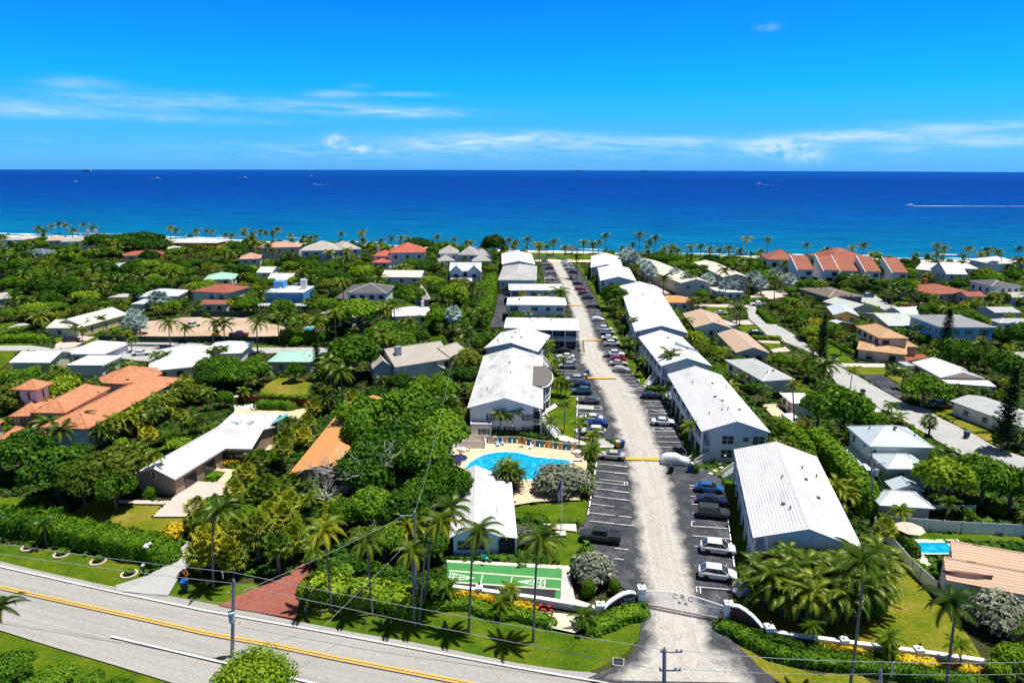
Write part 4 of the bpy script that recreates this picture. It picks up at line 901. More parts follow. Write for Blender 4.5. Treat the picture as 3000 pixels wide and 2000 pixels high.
house('','','A4',(975,1470,1150,1476,900,1385),z=3.0,rise=.9,rt='hip',roof='roof_tan',wall='wall_peach',root=r,trim='roof_tan',ft=False)
r=house('golden yellow two-storey house with a white gable roof and small front porch gable','the golden gabled house','A4',(160,1105,470,1122,0,1005),z=5.5,rise=1.3,rt='gv',roof='roof_metal_pale',wall='wall_gold',win=[('f',2,1.4,1.1,3.6),('f',2,1.1,1.1,.8)])
house('','','A4',(105,1232,425,1214),z=3.0,rise=1.1,rt='gv',roof='roof_metal_pale',wall='wall_gold',root=r,depth=3.5,win=[('f',1,.9,1.0,1.4,(.3,.8))])
house('broad pale grey-roofed house with a white gable end, beside the cul-de-sac','the broad pale grey-roofed house','A4',(455,1082,800,1232,1030,1172),z=3.0,rise=1.8,rt='gv',roof='roof_pale_green',wall='wall_pale_blue',depth=14)
house('pale grey gabled house behind the broad pale grey-roofed one','the pale grey gabled house','A4',(365,1040,650,1024,118,948),z=3.0,rise=1.4,rt='gv',roof='roof_pale_green',wall='wall_cream',win=[('l',4,1.1,1.1,1.0)])
house('low brown-roofed house spread in front of the terracotta townhouses','the low brown-roofed house','A4',(110,905,515,892,-80,800),z=3.0,rise=1.3,rt='hip',roof='roof_brown',wall='wall_brown',vents=3)
r=house('terracotta-tiled house with a brick chimney, front gable and crimson awning','the terracotta house with the crimson awning','A4',(1330,872,1790,852,1165,765),z=3.4,rise=2.2,rt='hip',roof='roof_terracotta',wall='wall_peach',trim='roof_terracotta')
house('','','A4',(1545,862,1700,900),z=3.4,rise=1.3,rt='gv',roof='roof_terracotta',wall='wall_pink',root=r,depth=8,trim='roof_terracotta')
Mw,w_,d_=root_frames[r.name];q=loc_in(r,GT('A4',1210,750,4));box_part(r,'chimney','rust',q.x-.9,q.x+.9,q.y-.7,q.y+.7,2,6.2);q=loc_in(r,GT('A4',1740,900,2.6));box_part(r,'awning','red_awning',q.x-1.6,q.x+1.6,q.y-.8,q.y+.8,2.5,2.75)
house('white two-storey house with a dark grey hip roof near the right edge','the white two-storey house','A4',(1975,778,2335,780,1722,713),z=6.0,rise=1.2,rt='hip',roof='roof_charcoal',wall='wall_white',win=[('f',3,1.0,1.5,3.4,(.3,1),'dark'),('l',3,1.0,1.5,3.2,(0,1),'dark')])
r=house('white beach house with a steep bright white gable roof near the surf','the steep white beach house','A4',(1462,637,1705,641),z=5.2,rise=4.2,rt='gu',roof='roof_flat_white',wall='wall_white',depth=15)
house('','','A4',(1105,578,1400,612),z=4.0,rise=3.0,rt='gu',roof='roof_flat_white',wall='wall_white',root=r,depth=11)
house('','','A4',(1650,575,1840,578),z=4.5,rise=2.0,rt='hip',roof='roof_flat_white',wall='wall_white',root=r,depth=9,win=[('f',2,1.2,1.6,2.0)])
house('white hip-roofed beach house by the palms at the far right edge','the far right beach house','A4',(1990,522,2380,522,1910,468),z=5.5,rise=2.6,rt='hip',roof='roof_flat_white',wall='wall_white',win=[('f',4,1.2,1.5,3.2,(.4,1))])
r=house('pale grey-roofed cottage with a lower wing behind a round sabal palm','the cottage behind the sabal palm','A4',(2020,1080,2325,1080,1945,1016),z=4.6,rise=.9,rt='gu',roof='roof_flat_grey',wall='wall_grey',depth=9,win=[('f',1,1.2,1.1,2.8)])
house('','','A4',(2070,1200,2560,1205,2015,1160),z=3.0,rise=1.0,rt='hip',roof='roof_flat_grey',wall='wall_pale_blue',root=r)
house('white gabled bungalow with a plain pale roof, left of the sky-blue house','the plain white bungalow','A4',(960,1095,1240,1080),z=2.8,rise=1.3,rt='gu',roof='roof_flat_white',wall='wall_white',depth=8)
house('grey tiled house with a hip roof in front of the sky-blue house, at right','the small grey-roofed annex','A4',(2200,905,2560,905),z=3.2,rise=1.2,rt='hip',roof='roof_shingle_taupe',wall='wall_white',depth=9)
TG='attached white townhouses with steep terracotta roofs facing the street'
for i,(x0,y0,x1,lab,sh_,zz)in enumerate(((55,593,236,'second townhouse from the left, its steep dark terracotta roof between white fins','the second townhouse',7.2),(248,601,516,'widest middle townhouse with an orange awning over its entrance','the widest townhouse',6.8),(540,609,716,'fourth townhouse from the left, right of the orange awning','the fourth townhouse',7.2),(845,618,1026,'separate rightmost townhouse with a steep terracotta roof beside dark shrubs','the rightmost townhouse',7.0),(-245,586,-55,'leftmost townhouse with a steep terracotta roof half behind palms','the leftmost townhouse',7.0))):
 r=house(lab,sh_,'A4',(x0,y0,x1,y0+1),z=zz,rise=5.0,rt='shed',roof='roof_terracotta',wall='wall_white',depth=10.5,name='townhouse',cat='townhouse',group=TG,trim='timber',oh=.25,win=[('f',1 if x1-x0<200 else 2,2.0,1.3,zz-2.3,(.45,.95)if x1-x0<200 else(.05,.95),'dark'),('f',1,2.6,1.8,zz-5.2,(.1,.7),'dark')])
 Mw,w_,d_=root_frames[r.name]
 f=MB();f.quad((-.3,-.2,0),(-.3,-.2,zz-.3),(-.3,d_,zz+5.6),(-.3,d_+.2,0));f.quad((.0,-.2,0),(.0,d_+.2,0),(.0,d_,zz+5.6),(.0,-.2,zz-.3));f.quad((-.3,-.2,zz-.3),(0,-.2,zz-.3),(0,d_,zz+5.6),(-.3,d_,zz+5.6));f.quad((-.3,-.2,0),(0,-.2,0),(0,-.2,zz-.3),(-.3,-.2,zz-.3))
 f.build('fin_wall',MATS['wall_white'],r)
 box_part(r,'garage_door','trim_grey',.6,w_-.6,.18,.24,.05,2.3)
 if i==1:box_part(r,'awning','roof_orange',w_*.5,w_,-1.4,.22,4.3,4.6);box_part(r,'balcony','wall_white',w_*.4,w_-.2,-1.3,.22,2.3,2.6)
house('','the terracotta roof behind the townhouses','A4',(160,470,560,450),z=7.5,rise=4.2,rt='hip',roof='roof_terracotta',wall='wall_white',depth=18,trim='roof_terracotta')['label']='building with a broad terracotta hip roof rising behind the middle townhouses'
r=house('building with a large terracotta hip roof at the ocean, left of the townhouses','the big terracotta ocean house','A3',(1745,470,2130,480),z=8.0,rise=4.0,rt='hip',roof='roof_terracotta',wall='wall_white',depth=18,trim='roof_terracotta',win=[('f',2,1.8,2.0,4.5,(0,1),'dark')])
# ---- left-hand neighbourhood
r=house('orange-tiled pink mansion with a bell tower, long wing and octagonal turret roof','the orange-tiled mansion','B0',(1000,1160,2085,578),z=4.6,rise=1.9,rt='hip',roof='roof_orange',wall='wall_pale_blue',depth=9.0,trim='roof_orange',vents=2,win=[('f',6,1.2,1.5,2.4,(.1,.9),'dark')],sh=.95,wk_=False)
house('','','B0',(345,975,740,977),z=5.6,rise=1.8,rt='hip',roof='roof_orange',wall='wall_pink',depth=15,root=r,trim='roof_orange',sh=.95)
house('','','B0',(90,1021,445,1008),z=5.0,rise=1.6,rt='hip',roof='roof_orange',wall='wall_pink',depth=10,root=r,trim='roof_orange',sh=.95)
house('','','B0',(-330,1240,60,1065),z=5.0,rise=1.7,rt='hip',roof='roof_orange',wall='wall_pink',depth=13,root=r,trim='roof_orange',sh=.95)
house('','','B0',(-120,1352,150,1340),z=3.2,rise=1.5,rt='hip',roof='roof_orange',wall='wall_pink',depth=7,root=r,trim='roof_orange')
house('','','B0',(330,1245,560,1250),z=3.2,rise=1.2,rt='hip',roof='roof_orange',wall='wall_pink',depth=6,root=r,trim='roof_orange')
def ngon_roof(root,c,rad,n,z,rise,roof,wall,wz0,inset=.6,rot=0):
 m=MB();c=loc_in(root,c)
 ring=[(c.x+rad*math.cos(2*math.pi*i/n+rot),c.y+rad*math.sin(2*math.pi*i/n+rot))for i in range(n)]
 for i in range(n):
  a,b=ring[i],ring[(i+1)%n];e=math.dist(a,b)
  m.quad((*a,z),(*b,z),(c.x,c.y,z+rise),uv=[(0,0),(e,0),(e/2,math.hypot(rad,rise))]);m.tube([(*a,z),(c.x,c.y,z+rise)],.09,4);m.quad((*b,z),(*a,z),(*a,z-.25),(*b,z-.25))
 m.quad(*[(*p,z-.25)for p in ring]);m.build('roof',MATS[roof],root)
 rw=MB();rw.prism([(c.x+(p[0]-c.x)*(1-inset/rad),c.y+(p[1]-c.y)*(1-inset/rad))for p in ring],wz0,z-.24);rw.build('wall',MATS[wall],root)
 return c
ngon_roof(r,GT('B0',1500,545,5.4),6.4,8,5.4,2.2,'roof_orange','wall_pale_blue',0,.8,R(22));keep_hull([GT('B0',x,y,7)for x,y in((1240,580),(1520,440),(1740,520),(1600,640))])
c=ngon_roof(r,GT('B0',381,667,9.0),3.4,4,9.0,1.4,'roof_orange','wall_pink',3,1.1,R(47));keep_hull([GT('B0',x,y,9)for x,y in((230,700),(400,615),(530,640),(455,850),(310,850))])
for s in(-1,1):add_window(r,Matrix.Translation((c.x,c.y,0))@Matrix.Rotation(R(-26)+s*R(45),4,'Z')@Matrix.Translation((0,-1.66,6.9)),.9,1.3,'dark','arch_opening')
q=loc_in(r,GT('B0',600,1100,5));Mq=(Matrix.Translation(r.location)@Matrix.Rotation(r.rotation_euler.z,4,'Z')).inverted()
for x_,y_,zb in((265,1130,2.9),(375,1130,2.9)):
 g=GT('B0',x_,y_+60,zb);add_window(r,Mq@Matrix.Translation((g.x,g.y+1.0,zb))@Matrix.Rotation(R(2),4,'Z'),1.6,2.2,'dark','arch_opening')
gl=GT('B0',215,1240,2.8);gr_=GT('B0',440,1240,2.8);rl=rail_mesh([(0,0,0),((gr_-gl).length,0,0)],1.0,.35,.1).build('balustrade',MATS['cream_stone'],r);rl.matrix_local=Mq@Matrix.Translation((gl.x,gl.y+.6,2.8))
Mw,w_,d_=root_frames[r.name]
r=house('white-roofed tan ranch house wrapped around a brick courtyard above the pink driveway','the courtyard ranch house','C0',(1520,347,2010,407,2290,-232),z=3.2,rise=1.5,rt='gv',roof='roof_ribbed',wall='wall_tan',win=[('f',1,.6,1.0,2.7,(.4,.5)),('r',3,2.6,2.1,.1,(.05,.75),'dark')],sh=.93)
house('','','B1',(60,1380,535,1392),z=3.2,rise=1.5,rt='gu',roof='roof_ribbed',wall='wall_tan',root=r,depth=10.5,sh=.93,win=[('f',2,3.2,2.2,.1,(.05,.98),'dark')])
house('','','B1',(140,1150,720,1150,330,988),z=3.5,rise=0,rt='flat',roof='roof_flat_white',wall='wall_tan',root=r,sh=.9)
Mw,w_,d_=root_frames[r.name]
q=loc_in(r,GT('B1',360,1150,3.5));box_part(r,'chimney','wall_white',q.x-.8,q.x+.8,q.y-.4,q.y+.8,3.2,4.9);q=loc_in(r,GT('B1',490,1120,3.5));box_part(r,'skylight','trim_grey',q.x-.5,q.x+.5,q.y-1.6,q.y+1.6,3.4,3.9)
plain('teal_canvas',(.10,.38,.42),.8,.1)
a,b,c=GT('B1',770,1095,2.2),GT('B1',955,1005,3.2),GT('B1',690,1150,3.2)
sl_=MB();sl_.quad(a,b,b+Vector((-.6,1.5,.1)),c);sl_.quad(a-Vector((0,0,.05)),c-Vector((0,0,.05)),b+Vector((-.6,1.5,.05)),b-Vector((0,0,.05)));sl_.quad(a-Vector((0,0,.05)),b-Vector((0,0,.05)),b,a)
tag(sl_.build('canopy',MATS['teal_canvas']),'teal fabric sun canopy stretched from the ranch house corner over its terrace','canopy')
house('house under a long orange-brown shingle roof half buried beneath the banyan canopy','the orange shingle roof under the banyan','C1',(960,345,1750,360,1400,-1720+1300),z=3.2,rise=1.6,rt='gv',roof='roof_shingle_orange',wall='wall_tan',depth=34,kp=False,trim='roof_shingle_orange')
KEEP.append(([T('B1',*p)for p in((1410,930),(1520,930),(1560,1080),(1500,1250),(1420,1400))]+[T('C1',*p)for p in((1330,250),(1010,330),(1130,150))],112))
r=house('grey multi-gabled house with a metal chimney on its left wing','the grey multi-gabled house','B1',(2185,452,2845,348),z=4.8,rise=2.9,rt='gu',roof='roof_shingle_taupe',wall='wall_white',depth=13,trim='roof_shingle_taupe',win=[('f',1,1.2,1.4,2.6,(.85,1))])
house('','','B2',(165,285,490,356),z=4.8,rise=2.0,rt='gv',roof='roof_shingle_taupe',wall='wall_white',depth=7,root=r,trim='roof_shingle_taupe',kp=False)
house('','','B1',(1925,475,2170,455),z=4.2,rise=1.9,rt='gv',roof='roof_shingle_taupe',wall='wall_grey',depth=13,root=r,trim='roof_shingle_taupe')
q=loc_in(r,GT('B1',2222,370,5.2));box_part(r,'chimney','trim_grey',q.x-.7,q.x+.7,q.y-.5,q.y+.5,4.5,8.6)
house('','','B2',(150,465,400,470),z=2.8,rise=1.5,rt='gv',roof='roof_shingle_taupe',wall='wall_white',depth=5,root=r,trim='roof_shingle_taupe',kp=False)
house('low house with a mint-green hip roof beside the dark cypress and lawn','the mint-green roofed house','B1',(712,390,1225,392,870,264),z=3.0,rise=1.2,rt='hip',roof='roof_mint',wall='wall_grey',trim='roof_mint',vents=2)
r=house('pale yellow cottage with a white roof at the left edge of the left street','the pale yellow cottage','B0',(100,398,570,400),z=3.0,rise=1.5,rt='gu',roof='roof_white',wall='wall_pale_yellow',depth=10,win=[('f',1,.9,1.2,.9,(.45,.65),'dark')])
r=house('white hip-roofed house with a flat white wing, right of the pale yellow cottage','the white house by the left street','B0',(715,300,1195,303),z=3.0,rise=1.9,rt='hip',roof='roof_white',wall='wall_white',depth=12)
house('','','B0',(760,432,1175,434),z=3.0,rise=0,rt='flat',roof='roof_flat_white',wall='wall_white',depth=9,root=r)
r=house('large white hip-roofed house behind the mansion, closest to the white sedan','the large white hip-roofed house','B0',(1690,500,2420,425,2160-300,250),z=3.0,rise=2.4,rt='hip',roof='roof_white',wall='wall_white',depth=20)
house('','','B1',(-60,300,420,290),z=3.0,rise=1.6,rt='hip',roof='roof_white',wall='wall_white',depth=12,root=r)
r=house('pale yellow house with staggered cream gable roofs beside the dirt construction lot','the pale yellow gabled house','A0',(525,1256,900,1257),z=3.0,rise=1.5,rt='gu',roof='roof_cream',wall='wall_pale_yellow',depth=9.5,win=[('f',1,1.2,1.3,.9,(.2,.5))])
house('','','A0',(960,1238,1470,1095),z=3.2,rise=2.0,rt='gu',roof='roof_cream',wall='wall_yellow',depth=11,root=r,win=[('f',3,1.0,1.4,.8)])
house('','','A0',(910,1145,1000,1145),z=4.6,rise=0,rt='flat',roof='roof_flat_white',wall='wall_pale_yellow',depth=4,root=r)
r=house('house with a pale blue-white hip roof behind bushes left of the terracotta villa','the pale blue-white hip-roofed house','A0',(1560,900,2040,892),z=3.0,rise=1.8,rt='hip',roof='roof_metal_pale',wall='wall_white',depth=13)
house('','','A0',(1500,985,1640,985),z=2.8,rise=0,rt='flat',roof='roof_metal_pale',wall='wall_white',depth=10,root=r)
house('small house with a pale hip roof deep in the trees, left side','the small pale-roofed house','A0',(1360,556,1620,532),z=3.0,rise=1.2,rt='hip',roof='roof_metal_pale',wall='wall_white',depth=11)
house('house with a faded brown-red hip roof below the yellow seaside house','the faded brown-red roofed house','A0',(1410,432,1900,405),z=4.0,rise=1.8,rt='hip',roof='roof_terracotta',wall='wall_cream',depth=12,trim='roof_terracotta')
r=house('large seaside house with a grey hip roof and two white chimneys','the two-chimney seaside house','A0',(690,268,1240,250),z=6.5,rise=2.4,rt='hip',roof='roof_shingle_grey',wall='wall_pale_blue',depth=16,win=[('f',4,1.2,1.4,3.5)])
for x_ in(1015,1110):q=loc_in(r,GT('A0',x_,200,7));box_part(r,'chimney','wall_white',q.x-.9,q.x+.9,q.y-.6,q.y+.6,6,11)
r=house('golden seaside house with a broad white hip roof and a small porch roof','the golden seaside house','A0',(1975,277,2490,280),z=5.0,rise=2.2,rt='hip',roof='roof_white',wall='wall_gold',depth=14,win=[('f',2,1.4,1.2,3.0,(0,.4),'dark')])
house('','','A0',(1900,350,2070,345),z=3.0,rise=1.0,rt='hip',roof='roof_white',wall='wall_gold',depth=9,root=r)
house('tan-roofed beach house among palms near the upper left surf','the tan-roofed beach house','A0',(520,255,710,250),z=5.0,rise=2.6,rt='hip',roof='roof_shingle_tan',wall='wall_cream',depth=13)
house('house with a dark blue-grey hip roof behind a silver palm, far left','the dark blue-grey roofed house','A0',(252,402,512,405),z=3.6,rise=2.0,rt='hip',roof='roof_blue_grey',wall='wall_grey',depth=10)
house('long white-blue beach house at the left edge beside the surf','the white-blue beach house','A0',(-200,245,290,245),z=5.0,rise=0.6,rt='hip',roof='roof_flat_grey',wall='wall_pale_blue',depth=12,win=[('f',4,1.6,1.4,2.5)])
house('grey-roofed house cut off by the left edge, among dark trees','the grey roof at the left edge','A0',(-260,960,150,905),z=3.0,rise=1.4,rt='gu',roof='roof_shingle_taupe',wall='wall_grey',depth=9)
r=house('two-storey villa with terracotta hip roof, tall cream chimney and lower curved roof','the terracotta villa','A1',(-165,836,265,858),z=6.2,rise=2.0,rt='hip',roof='roof_terracotta',wall='wall_cream',depth=14,trim='roof_terracotta',win=[('f',2,1.8,1.6,3.6,(.4,.95))])
house('','','A1',(-60,982,250,985),z=3.0,rise=1.0,rt='shed',roof='roof_terracotta',wall='wall_cream',depth=2.5,root=r,trim='trim_white')
q=loc_in(r,GT('A1',318,880,3));box_part(r,'chimney','cream_stone',q.x-.5,q.x+.5,q.y-.4,q.y+.4,0,9)
r=house('bright blue flat-roofed modern house with white roof terraces and a pergola','the bright blue flat-roofed house','A1',(680,850,1130,852),z=6.0,rise=0,rt='flat',roof='roof_flat_white',wall='wall_blue',depth=14,oh=.1,win=[('f',1,1.6,.6,4.6,(.05,.3))])
Mw,w_,d_=root_frames[r.name]
box_part(r,'stair_tower','wall_blue',.6,w_*.3,8,13,6.0,8.6);box_part(r,'chimney','wall_white',w_*.78,w_*.92,7,9,6,9.6);rail_mesh([(.2,.2,6.1),(w_*.3,.2,6.1),(w_*.3,6,6.1)],.9,.5).build('railing',MATS['trim_white'],r)
pg=MB()
for i in range(22):pg.box(-1+i*1.05,-.55+i*1.05,-7.5,-3.2,2.6,2.75)
pg.box(-1.2,23,-7.2,-6.9,2.4,2.6);pg.box(-1.2,23,-3.8,-3.5,2.4,2.6)
for x_ in(-1,7,15,22.5):pg.box(x_,x_+.2,-7.2,-7.0,0,2.4)
pg.build('pergola',MATS['trim_white'],r);keep_hull([Mw@Vector(p)for p in((-1,-7,2.6),(22,-7,2.6),(22,-3.5,2.6),(-1,-3.5,2.6))])
r=house('two-storey white house with a dark grey hip roof and a lower mansard wing','the dark grey hip-roofed house','A1',(1625,856,2090,858),z=5.6,rise=2.4,rt='hip',roof='roof_charcoal',wall='wall_white',depth=15,win=[('f',4,1.6,1.2,3.4,(0,1),'dark')])
house('','','A1',(1490,912,1625,925),z=2.6,rise=3.4,rt='shed',roof='roof_charcoal',wall='wall_brown',depth=12,root=r)
tn=thing('canopy_tent',GT('A1',1880,975),R(10),'white pitched canopy tent in front of the dark grey hip-roofed house','tent')
m_=MB();rr=3.4
for i in range(4):
 a=(rr*math.cos(R(45+90*i)),rr*math.sin(R(45+90*i)));b=(rr*math.cos(R(135+90*i)),rr*math.sin(R(135+90*i)))
 m_.quad((*a,2.6),(*b,2.6),(0,0,4.6));m_.quad((*a,2.6),(0,0,4.55),(*b,2.6))
m_.build('roof',MATS['trim_white'],tn)
for i in range(4):MB().tube([(2.3*(1,-1,-1,1)[i],2.3*(1,1,-1,-1)[i],0),(2.3*(1,-1,-1,1)[i],2.3*(1,1,-1,-1)[i],2.6)],.06).build('leg',MATS['trim_white'],tn)
keep_hull([tn.location+Vector(p)for p in((-2.4,0,2.6),(2.4,0,2.6),(0,0,4.6))])
r=house('low white house with two offset gable roofs behind a round clipped tree','the low offset-gabled white house','A1',(710,706,985,708),z=3.2,rise=2.0,rt='gu',roof='roof_flat_white',wall='wall_seafoam',depth=12)
house('','','A1',(590,620,770,622),z=4.0,rise=1.8,rt='gu',roof='roof_flat_white',wall='wall_white',depth=11,root=r)
house('house with a pale mint roof behind the terracotta villa','the pale mint-roofed house','A1',(-20,705,340,692),z=3.4,rise=2.0,rt='hip',roof='roof_mint',wall='wall_white',depth=14,trim='roof_mint')
r=house('salmon-tiled seaside villa with several hip roofs and palms in front','the salmon-tiled villa','A1',(610,335,1085,328),z=7.0,rise=2.2,rt='hip',roof='roof_salmon',wall='wall_cream',depth=18,trim='roof_salmon',win=[('f',3,1.2,1.4,4.4)])
house('','','A1',(385,468,640,460),z=5.0,rise=2.2,rt='hip',roof='roof_salmon',wall='wall_cream',depth=14,root=r,trim='roof_salmon')
r=house('pale blue seaside mansion under broad grey-brown hip roofs','the grey-brown roofed seaside mansion','A1',(1095,370,1560,362),z=6.5,rise=4.0,rt='hip',roof='roof_shingle_taupe',wall='wall_pale_blue',depth=20,win=[('f',4,1.6,1.2,4.0,(0,1),'dark')])
house('','','A1',(1560,362,1800,345),z=6.5,rise=3.6,rt='hip',roof='roof_shingle_taupe',wall='wall_pale_blue',depth=18,root=r)
house('','','A1',(1345,400,1470,400),z=5.6,rise=1.3,rt='hip',roof='roof_shingle_taupe',wall='wall_pale_blue',depth=6,root=r,kp=False)
r=house('seaside house with pink-red tile hip roofs and a slim white chimney','the pink-red tiled seaside house','A1',(2110,395,2540,390),z=7.5,rise=4.2,rt='hip',roof='roof_red',wall='wall_white',depth=20,trim='roof_red',win=[('f',3,1.2,1.4,4.6,(0,1),'dark')])
house('','','A1',(1925,430,2160,430),z=6.0,rise=2.2,rt='hip',roof='roof_red',wall='wall_white',depth=13,root=r,trim='roof_red')
house('','','A1',(1905,505,2120,508),z=3.2,rise=1.6,rt='hip',roof='roof_red',wall='wall_white',depth=9,root=r,trim='roof_red')
q=loc_in(r,GT('A1',1995,385,7));box_part(r,'chimney','wall_white',q.x-.6,q.x+.6,q.y-.5,q.y+.5,5,10.5)
house('long white-walled house with a cream gable roof, right of the dark hip-roofed one','the long cream gabled house','A1',(2025,670,2485,676),z=5.2,rise=1.9,rt='gu',roof='roof_cream',wall='wall_white',depth=13,win=[('f',3,1.3,1.3,3.0,(0,1),'plain')])
r=house('white house with twin steep front gables and a blue-white roof','the twin-gabled white house','A2',(455,602,822,602),z=6.2,rise=2.8,rt='gu',roof='roof_metal_pale',wall='wall_white',depth=13,win=[('f',1,1.8,1.4,3.6,(.05,.35),'dark'),('f',1,1.4,1.8,3.8,(.4,.6),'dark'),('f',1,1.6,1.4,3.6,(.7,.95),'dark')])
Mw,w_,d_=root_frames[r.name]
for xa in(.22,.78):
 o=roof_mesh('gv',6.6,7,5.6,3.0).build('dormer',[MATS['roof_metal_pale'],MATS['shutter_dark']],r);o.location=(w_*xa-3.3,-1.0,0)
 o2=wall_mesh('gv',6.6,7,5.6,3.0,.4,.4,.4,0).build('wall',MATS['wall_white'],r);o2 .location=o.location
 add_window(r,Matrix.Translation((w_*xa,-.62,3.4)),1.6,1.4,'dark')
house('','','A2',(470,722,720,720),z=2.8,rise=.8,rt='shed',roof='roof_metal_pale',wall='wall_white',depth=4,root=r,kp=False)
r=house('cluster of blue-grey hip-roofed wings by the shore, behind the twin-gabled house','the blue-grey hip-roofed shore house','A2',(335,404,570,402),z=6.5,rise=3.2,rt='hip',roof='roof_shingle_grey',wall='wall_pale_blue',depth=15,win=[('f',2,1.0,1.2,4.0,(0,1),'dark')])
house('','','A2',(560,416,780,418),z=6.5,rise=3.4,rt='hip',roof='roof_shingle_grey',wall='wall_pale_blue',depth=15,root=r)
house('','','A2',(770,432,955,425),z=5.5,rise=3.0,rt='hip',roof='roof_shingle_grey',wall='wall_pale_blue',depth=13,root=r)
house('','','A2',(330,490,525,485),z=3.6,rise=2.4,rt='hip',roof='roof_shingle_grey',wall='wall_pale_blue',depth=10,root=r);house('','','A2',(720,492,940,488),z=4.0,rise=2.6,rt='hip',roof='roof_shingle_grey',wall='wall_pale_blue',depth=10,root=r)
house('small house with steep dark grey shingle roofs nested in trees','the dark shingle house','A2',(50,935,240,930),z=3.0,rise=4.0,rt='hip',roof='roof_shingle_taupe',wall='wall_grey',depth=12)
r=house('broad low house with white roof and white chimney, before the dark shingle house','the white-chimney low house','A2',(-200,1125,255,1108),z=3.0,rise=1.8,rt='hip',roof='roof_white',wall='wall_white',depth=13)
q=loc_in(r,GT('A2',150,1010,4));box_part(r,'chimney','wall_white',q.x-.5,q.x+.5,q.y-.5,q.y+.5,3.5,6)
house('white-roofed house mostly hidden behind a spreading bright green tree','the white house behind the spreading tree','A1',(1240,1125,1700,1148),z=3.0,rise=2.0,rt='hip',roof='roof_white',wall='wall_white',depth=14,kp=False)
KEEP.append(([T('C4',*p)for p in((690,870),(2352,940),(2352,1070),(690,960))],88))
KEEP.append(([T('A1',*p)for p in((1240,1120),(1420,1015),(1440,1130))],190))
# ================================================================== vehicles
def paintmat(name,col,rough=.25):
 if name in MATS:return MATS[name]
 mt,k=newmat(name);b=finish(k,col,rough,.5,.0);b.inputs['Coat Weight'].default_value=.6;b.inputs['Coat Roughness'].default_value=.05
 return mt
PAINT=dict(white=(.78,.79,.80),silver=(.42,.43,.44),champagne=(.48,.44,.38),black=(.012,.013,.016),navy=(.010,.018,.055),blue=(.02,.13,.34),red=(.40,.012,.025),maroon=(.11,.010,.025),grey=(.085,.09,.095),teal=(.035,.115,.16),green=(.035,.045,.045),cobalt=(.012,.04,.20))
for n_,c_ in PAINT.items():paintmat('paint_'+n_,c_)
plain('tyre_rubber',(.018,.018,.02),.85,.1);plain('alloy',(.45,.46,.48),.35,.1,metal=.8);plain('lens_red',(.35,.01,.015),.3,.1);plain('lens_clear',(.75,.78,.8),.2,.05);plain('black_plastic',(.02,.02,.022),.6,.1)
CT=dict(sedan=dict(L=4.8,W=1.84,st=[(-2.4,.42,.78,.80),(-2.3,.28,.95,.90),(-1.5,.22,1.00,1),(.9,.22,.98,1),(1.6,.22,.90,.99),(2.2,.25,.78,.92),(2.4,.38,.62,.80)],cab=(1.05,.30,-.95,-1.75),H=1.46),suv=dict(L=4.65,W=1.88,st=[(-2.32,.48,.92,.82),(-2.22,.32,1.06,.93),(-1.5,.28,1.10,1),(.7,.28,1.08,1),(1.5,.28,1.00,.98),(2.1,.32,.88,.90),(2.32,.45,.72,.76)],cab=(1.30,.35,-1.35,-2.20),H=1.70),hatch=dict(L=4.4,W=1.76,st=[(-2.2,.42,.88,.82),(-2.12,.28,1.02,.92),(-1.4,.22,1.02,1),(.8,.22,.98,1),(1.5,.22,.88,.98),(2.0,.25,.76,.9),(2.2,.38,.62,.78)],cab=(1.25,.25,-1.2,-2.05),H=1.50),pickup=dict(L=5.6,W=1.98,st=[(-2.8,.55,1.08,.94),(-2.72,.40,1.12,.98),(-1.0,.34,1.14,1),(.9,.34,1.14,1),(1.8,.34,1.12,.99),(2.6,.38,1.02,.94),(2.8,.5,.85,.86)],cab=(1.35,.75,-.75,-1.05),H=1.85),boxy=dict(L=4.8,W=1.94,st=[(-2.4,.5,1.05,.92),(-2.35,.36,1.12,.97),(-1.5,.32,1.14,1),(.9,.32,1.12,1),(1.6,.32,1.08,.99),(2.25,.36,1.0,.95),(2.4,.5,.8,.88)],cab=(1.05,.6,-2.0,-2.25),H=1.86))
def sect(z0,z1,hw):
 h=z1-z0
 half=[(hw*.86,z0),(hw*.97,z0+h*.18),(hw,z0+h*.45),(hw*.985,z0+h*.78),(hw*.88,z1),(hw*.45,z1+.03)]
 return half+[(-y,z)for y,z in half[::-1]]
def wheel_mesh(r,wd):
 t=MB().lathe([(r*.62,-wd/2),(r*.93,-wd/2),(r,-wd*.3),(r,wd*.3),(r*.93,wd/2),(r*.62,wd/2)],16)
 rim=MB().lathe([(r*.60,-wd*.45),(r*.62,wd*.44),(r*.15,wd*.40)],12)
 for i in range(5):rim.prism([(math.cos(q)*rr,math.sin(q)*rr)for q,rr in((i*1.257-.12,r*.15),(i*1.257+.12,r*.15),(i*1.257+.10,r*.6),(i*1.257-.10,r*.6))],wd*.38,wd*.46)
 return t.mesh('tyre',MATS['tyre_rubber'],True),rim.mesh('rim',MATS['alloy'])
WH={k_:wheel_mesh(r_,.22)for k_,r_ in(('sedan',.33),('suv',.36),('hatch',.32),('pickup',.40),('boxy',.39))}
CARMESH={}
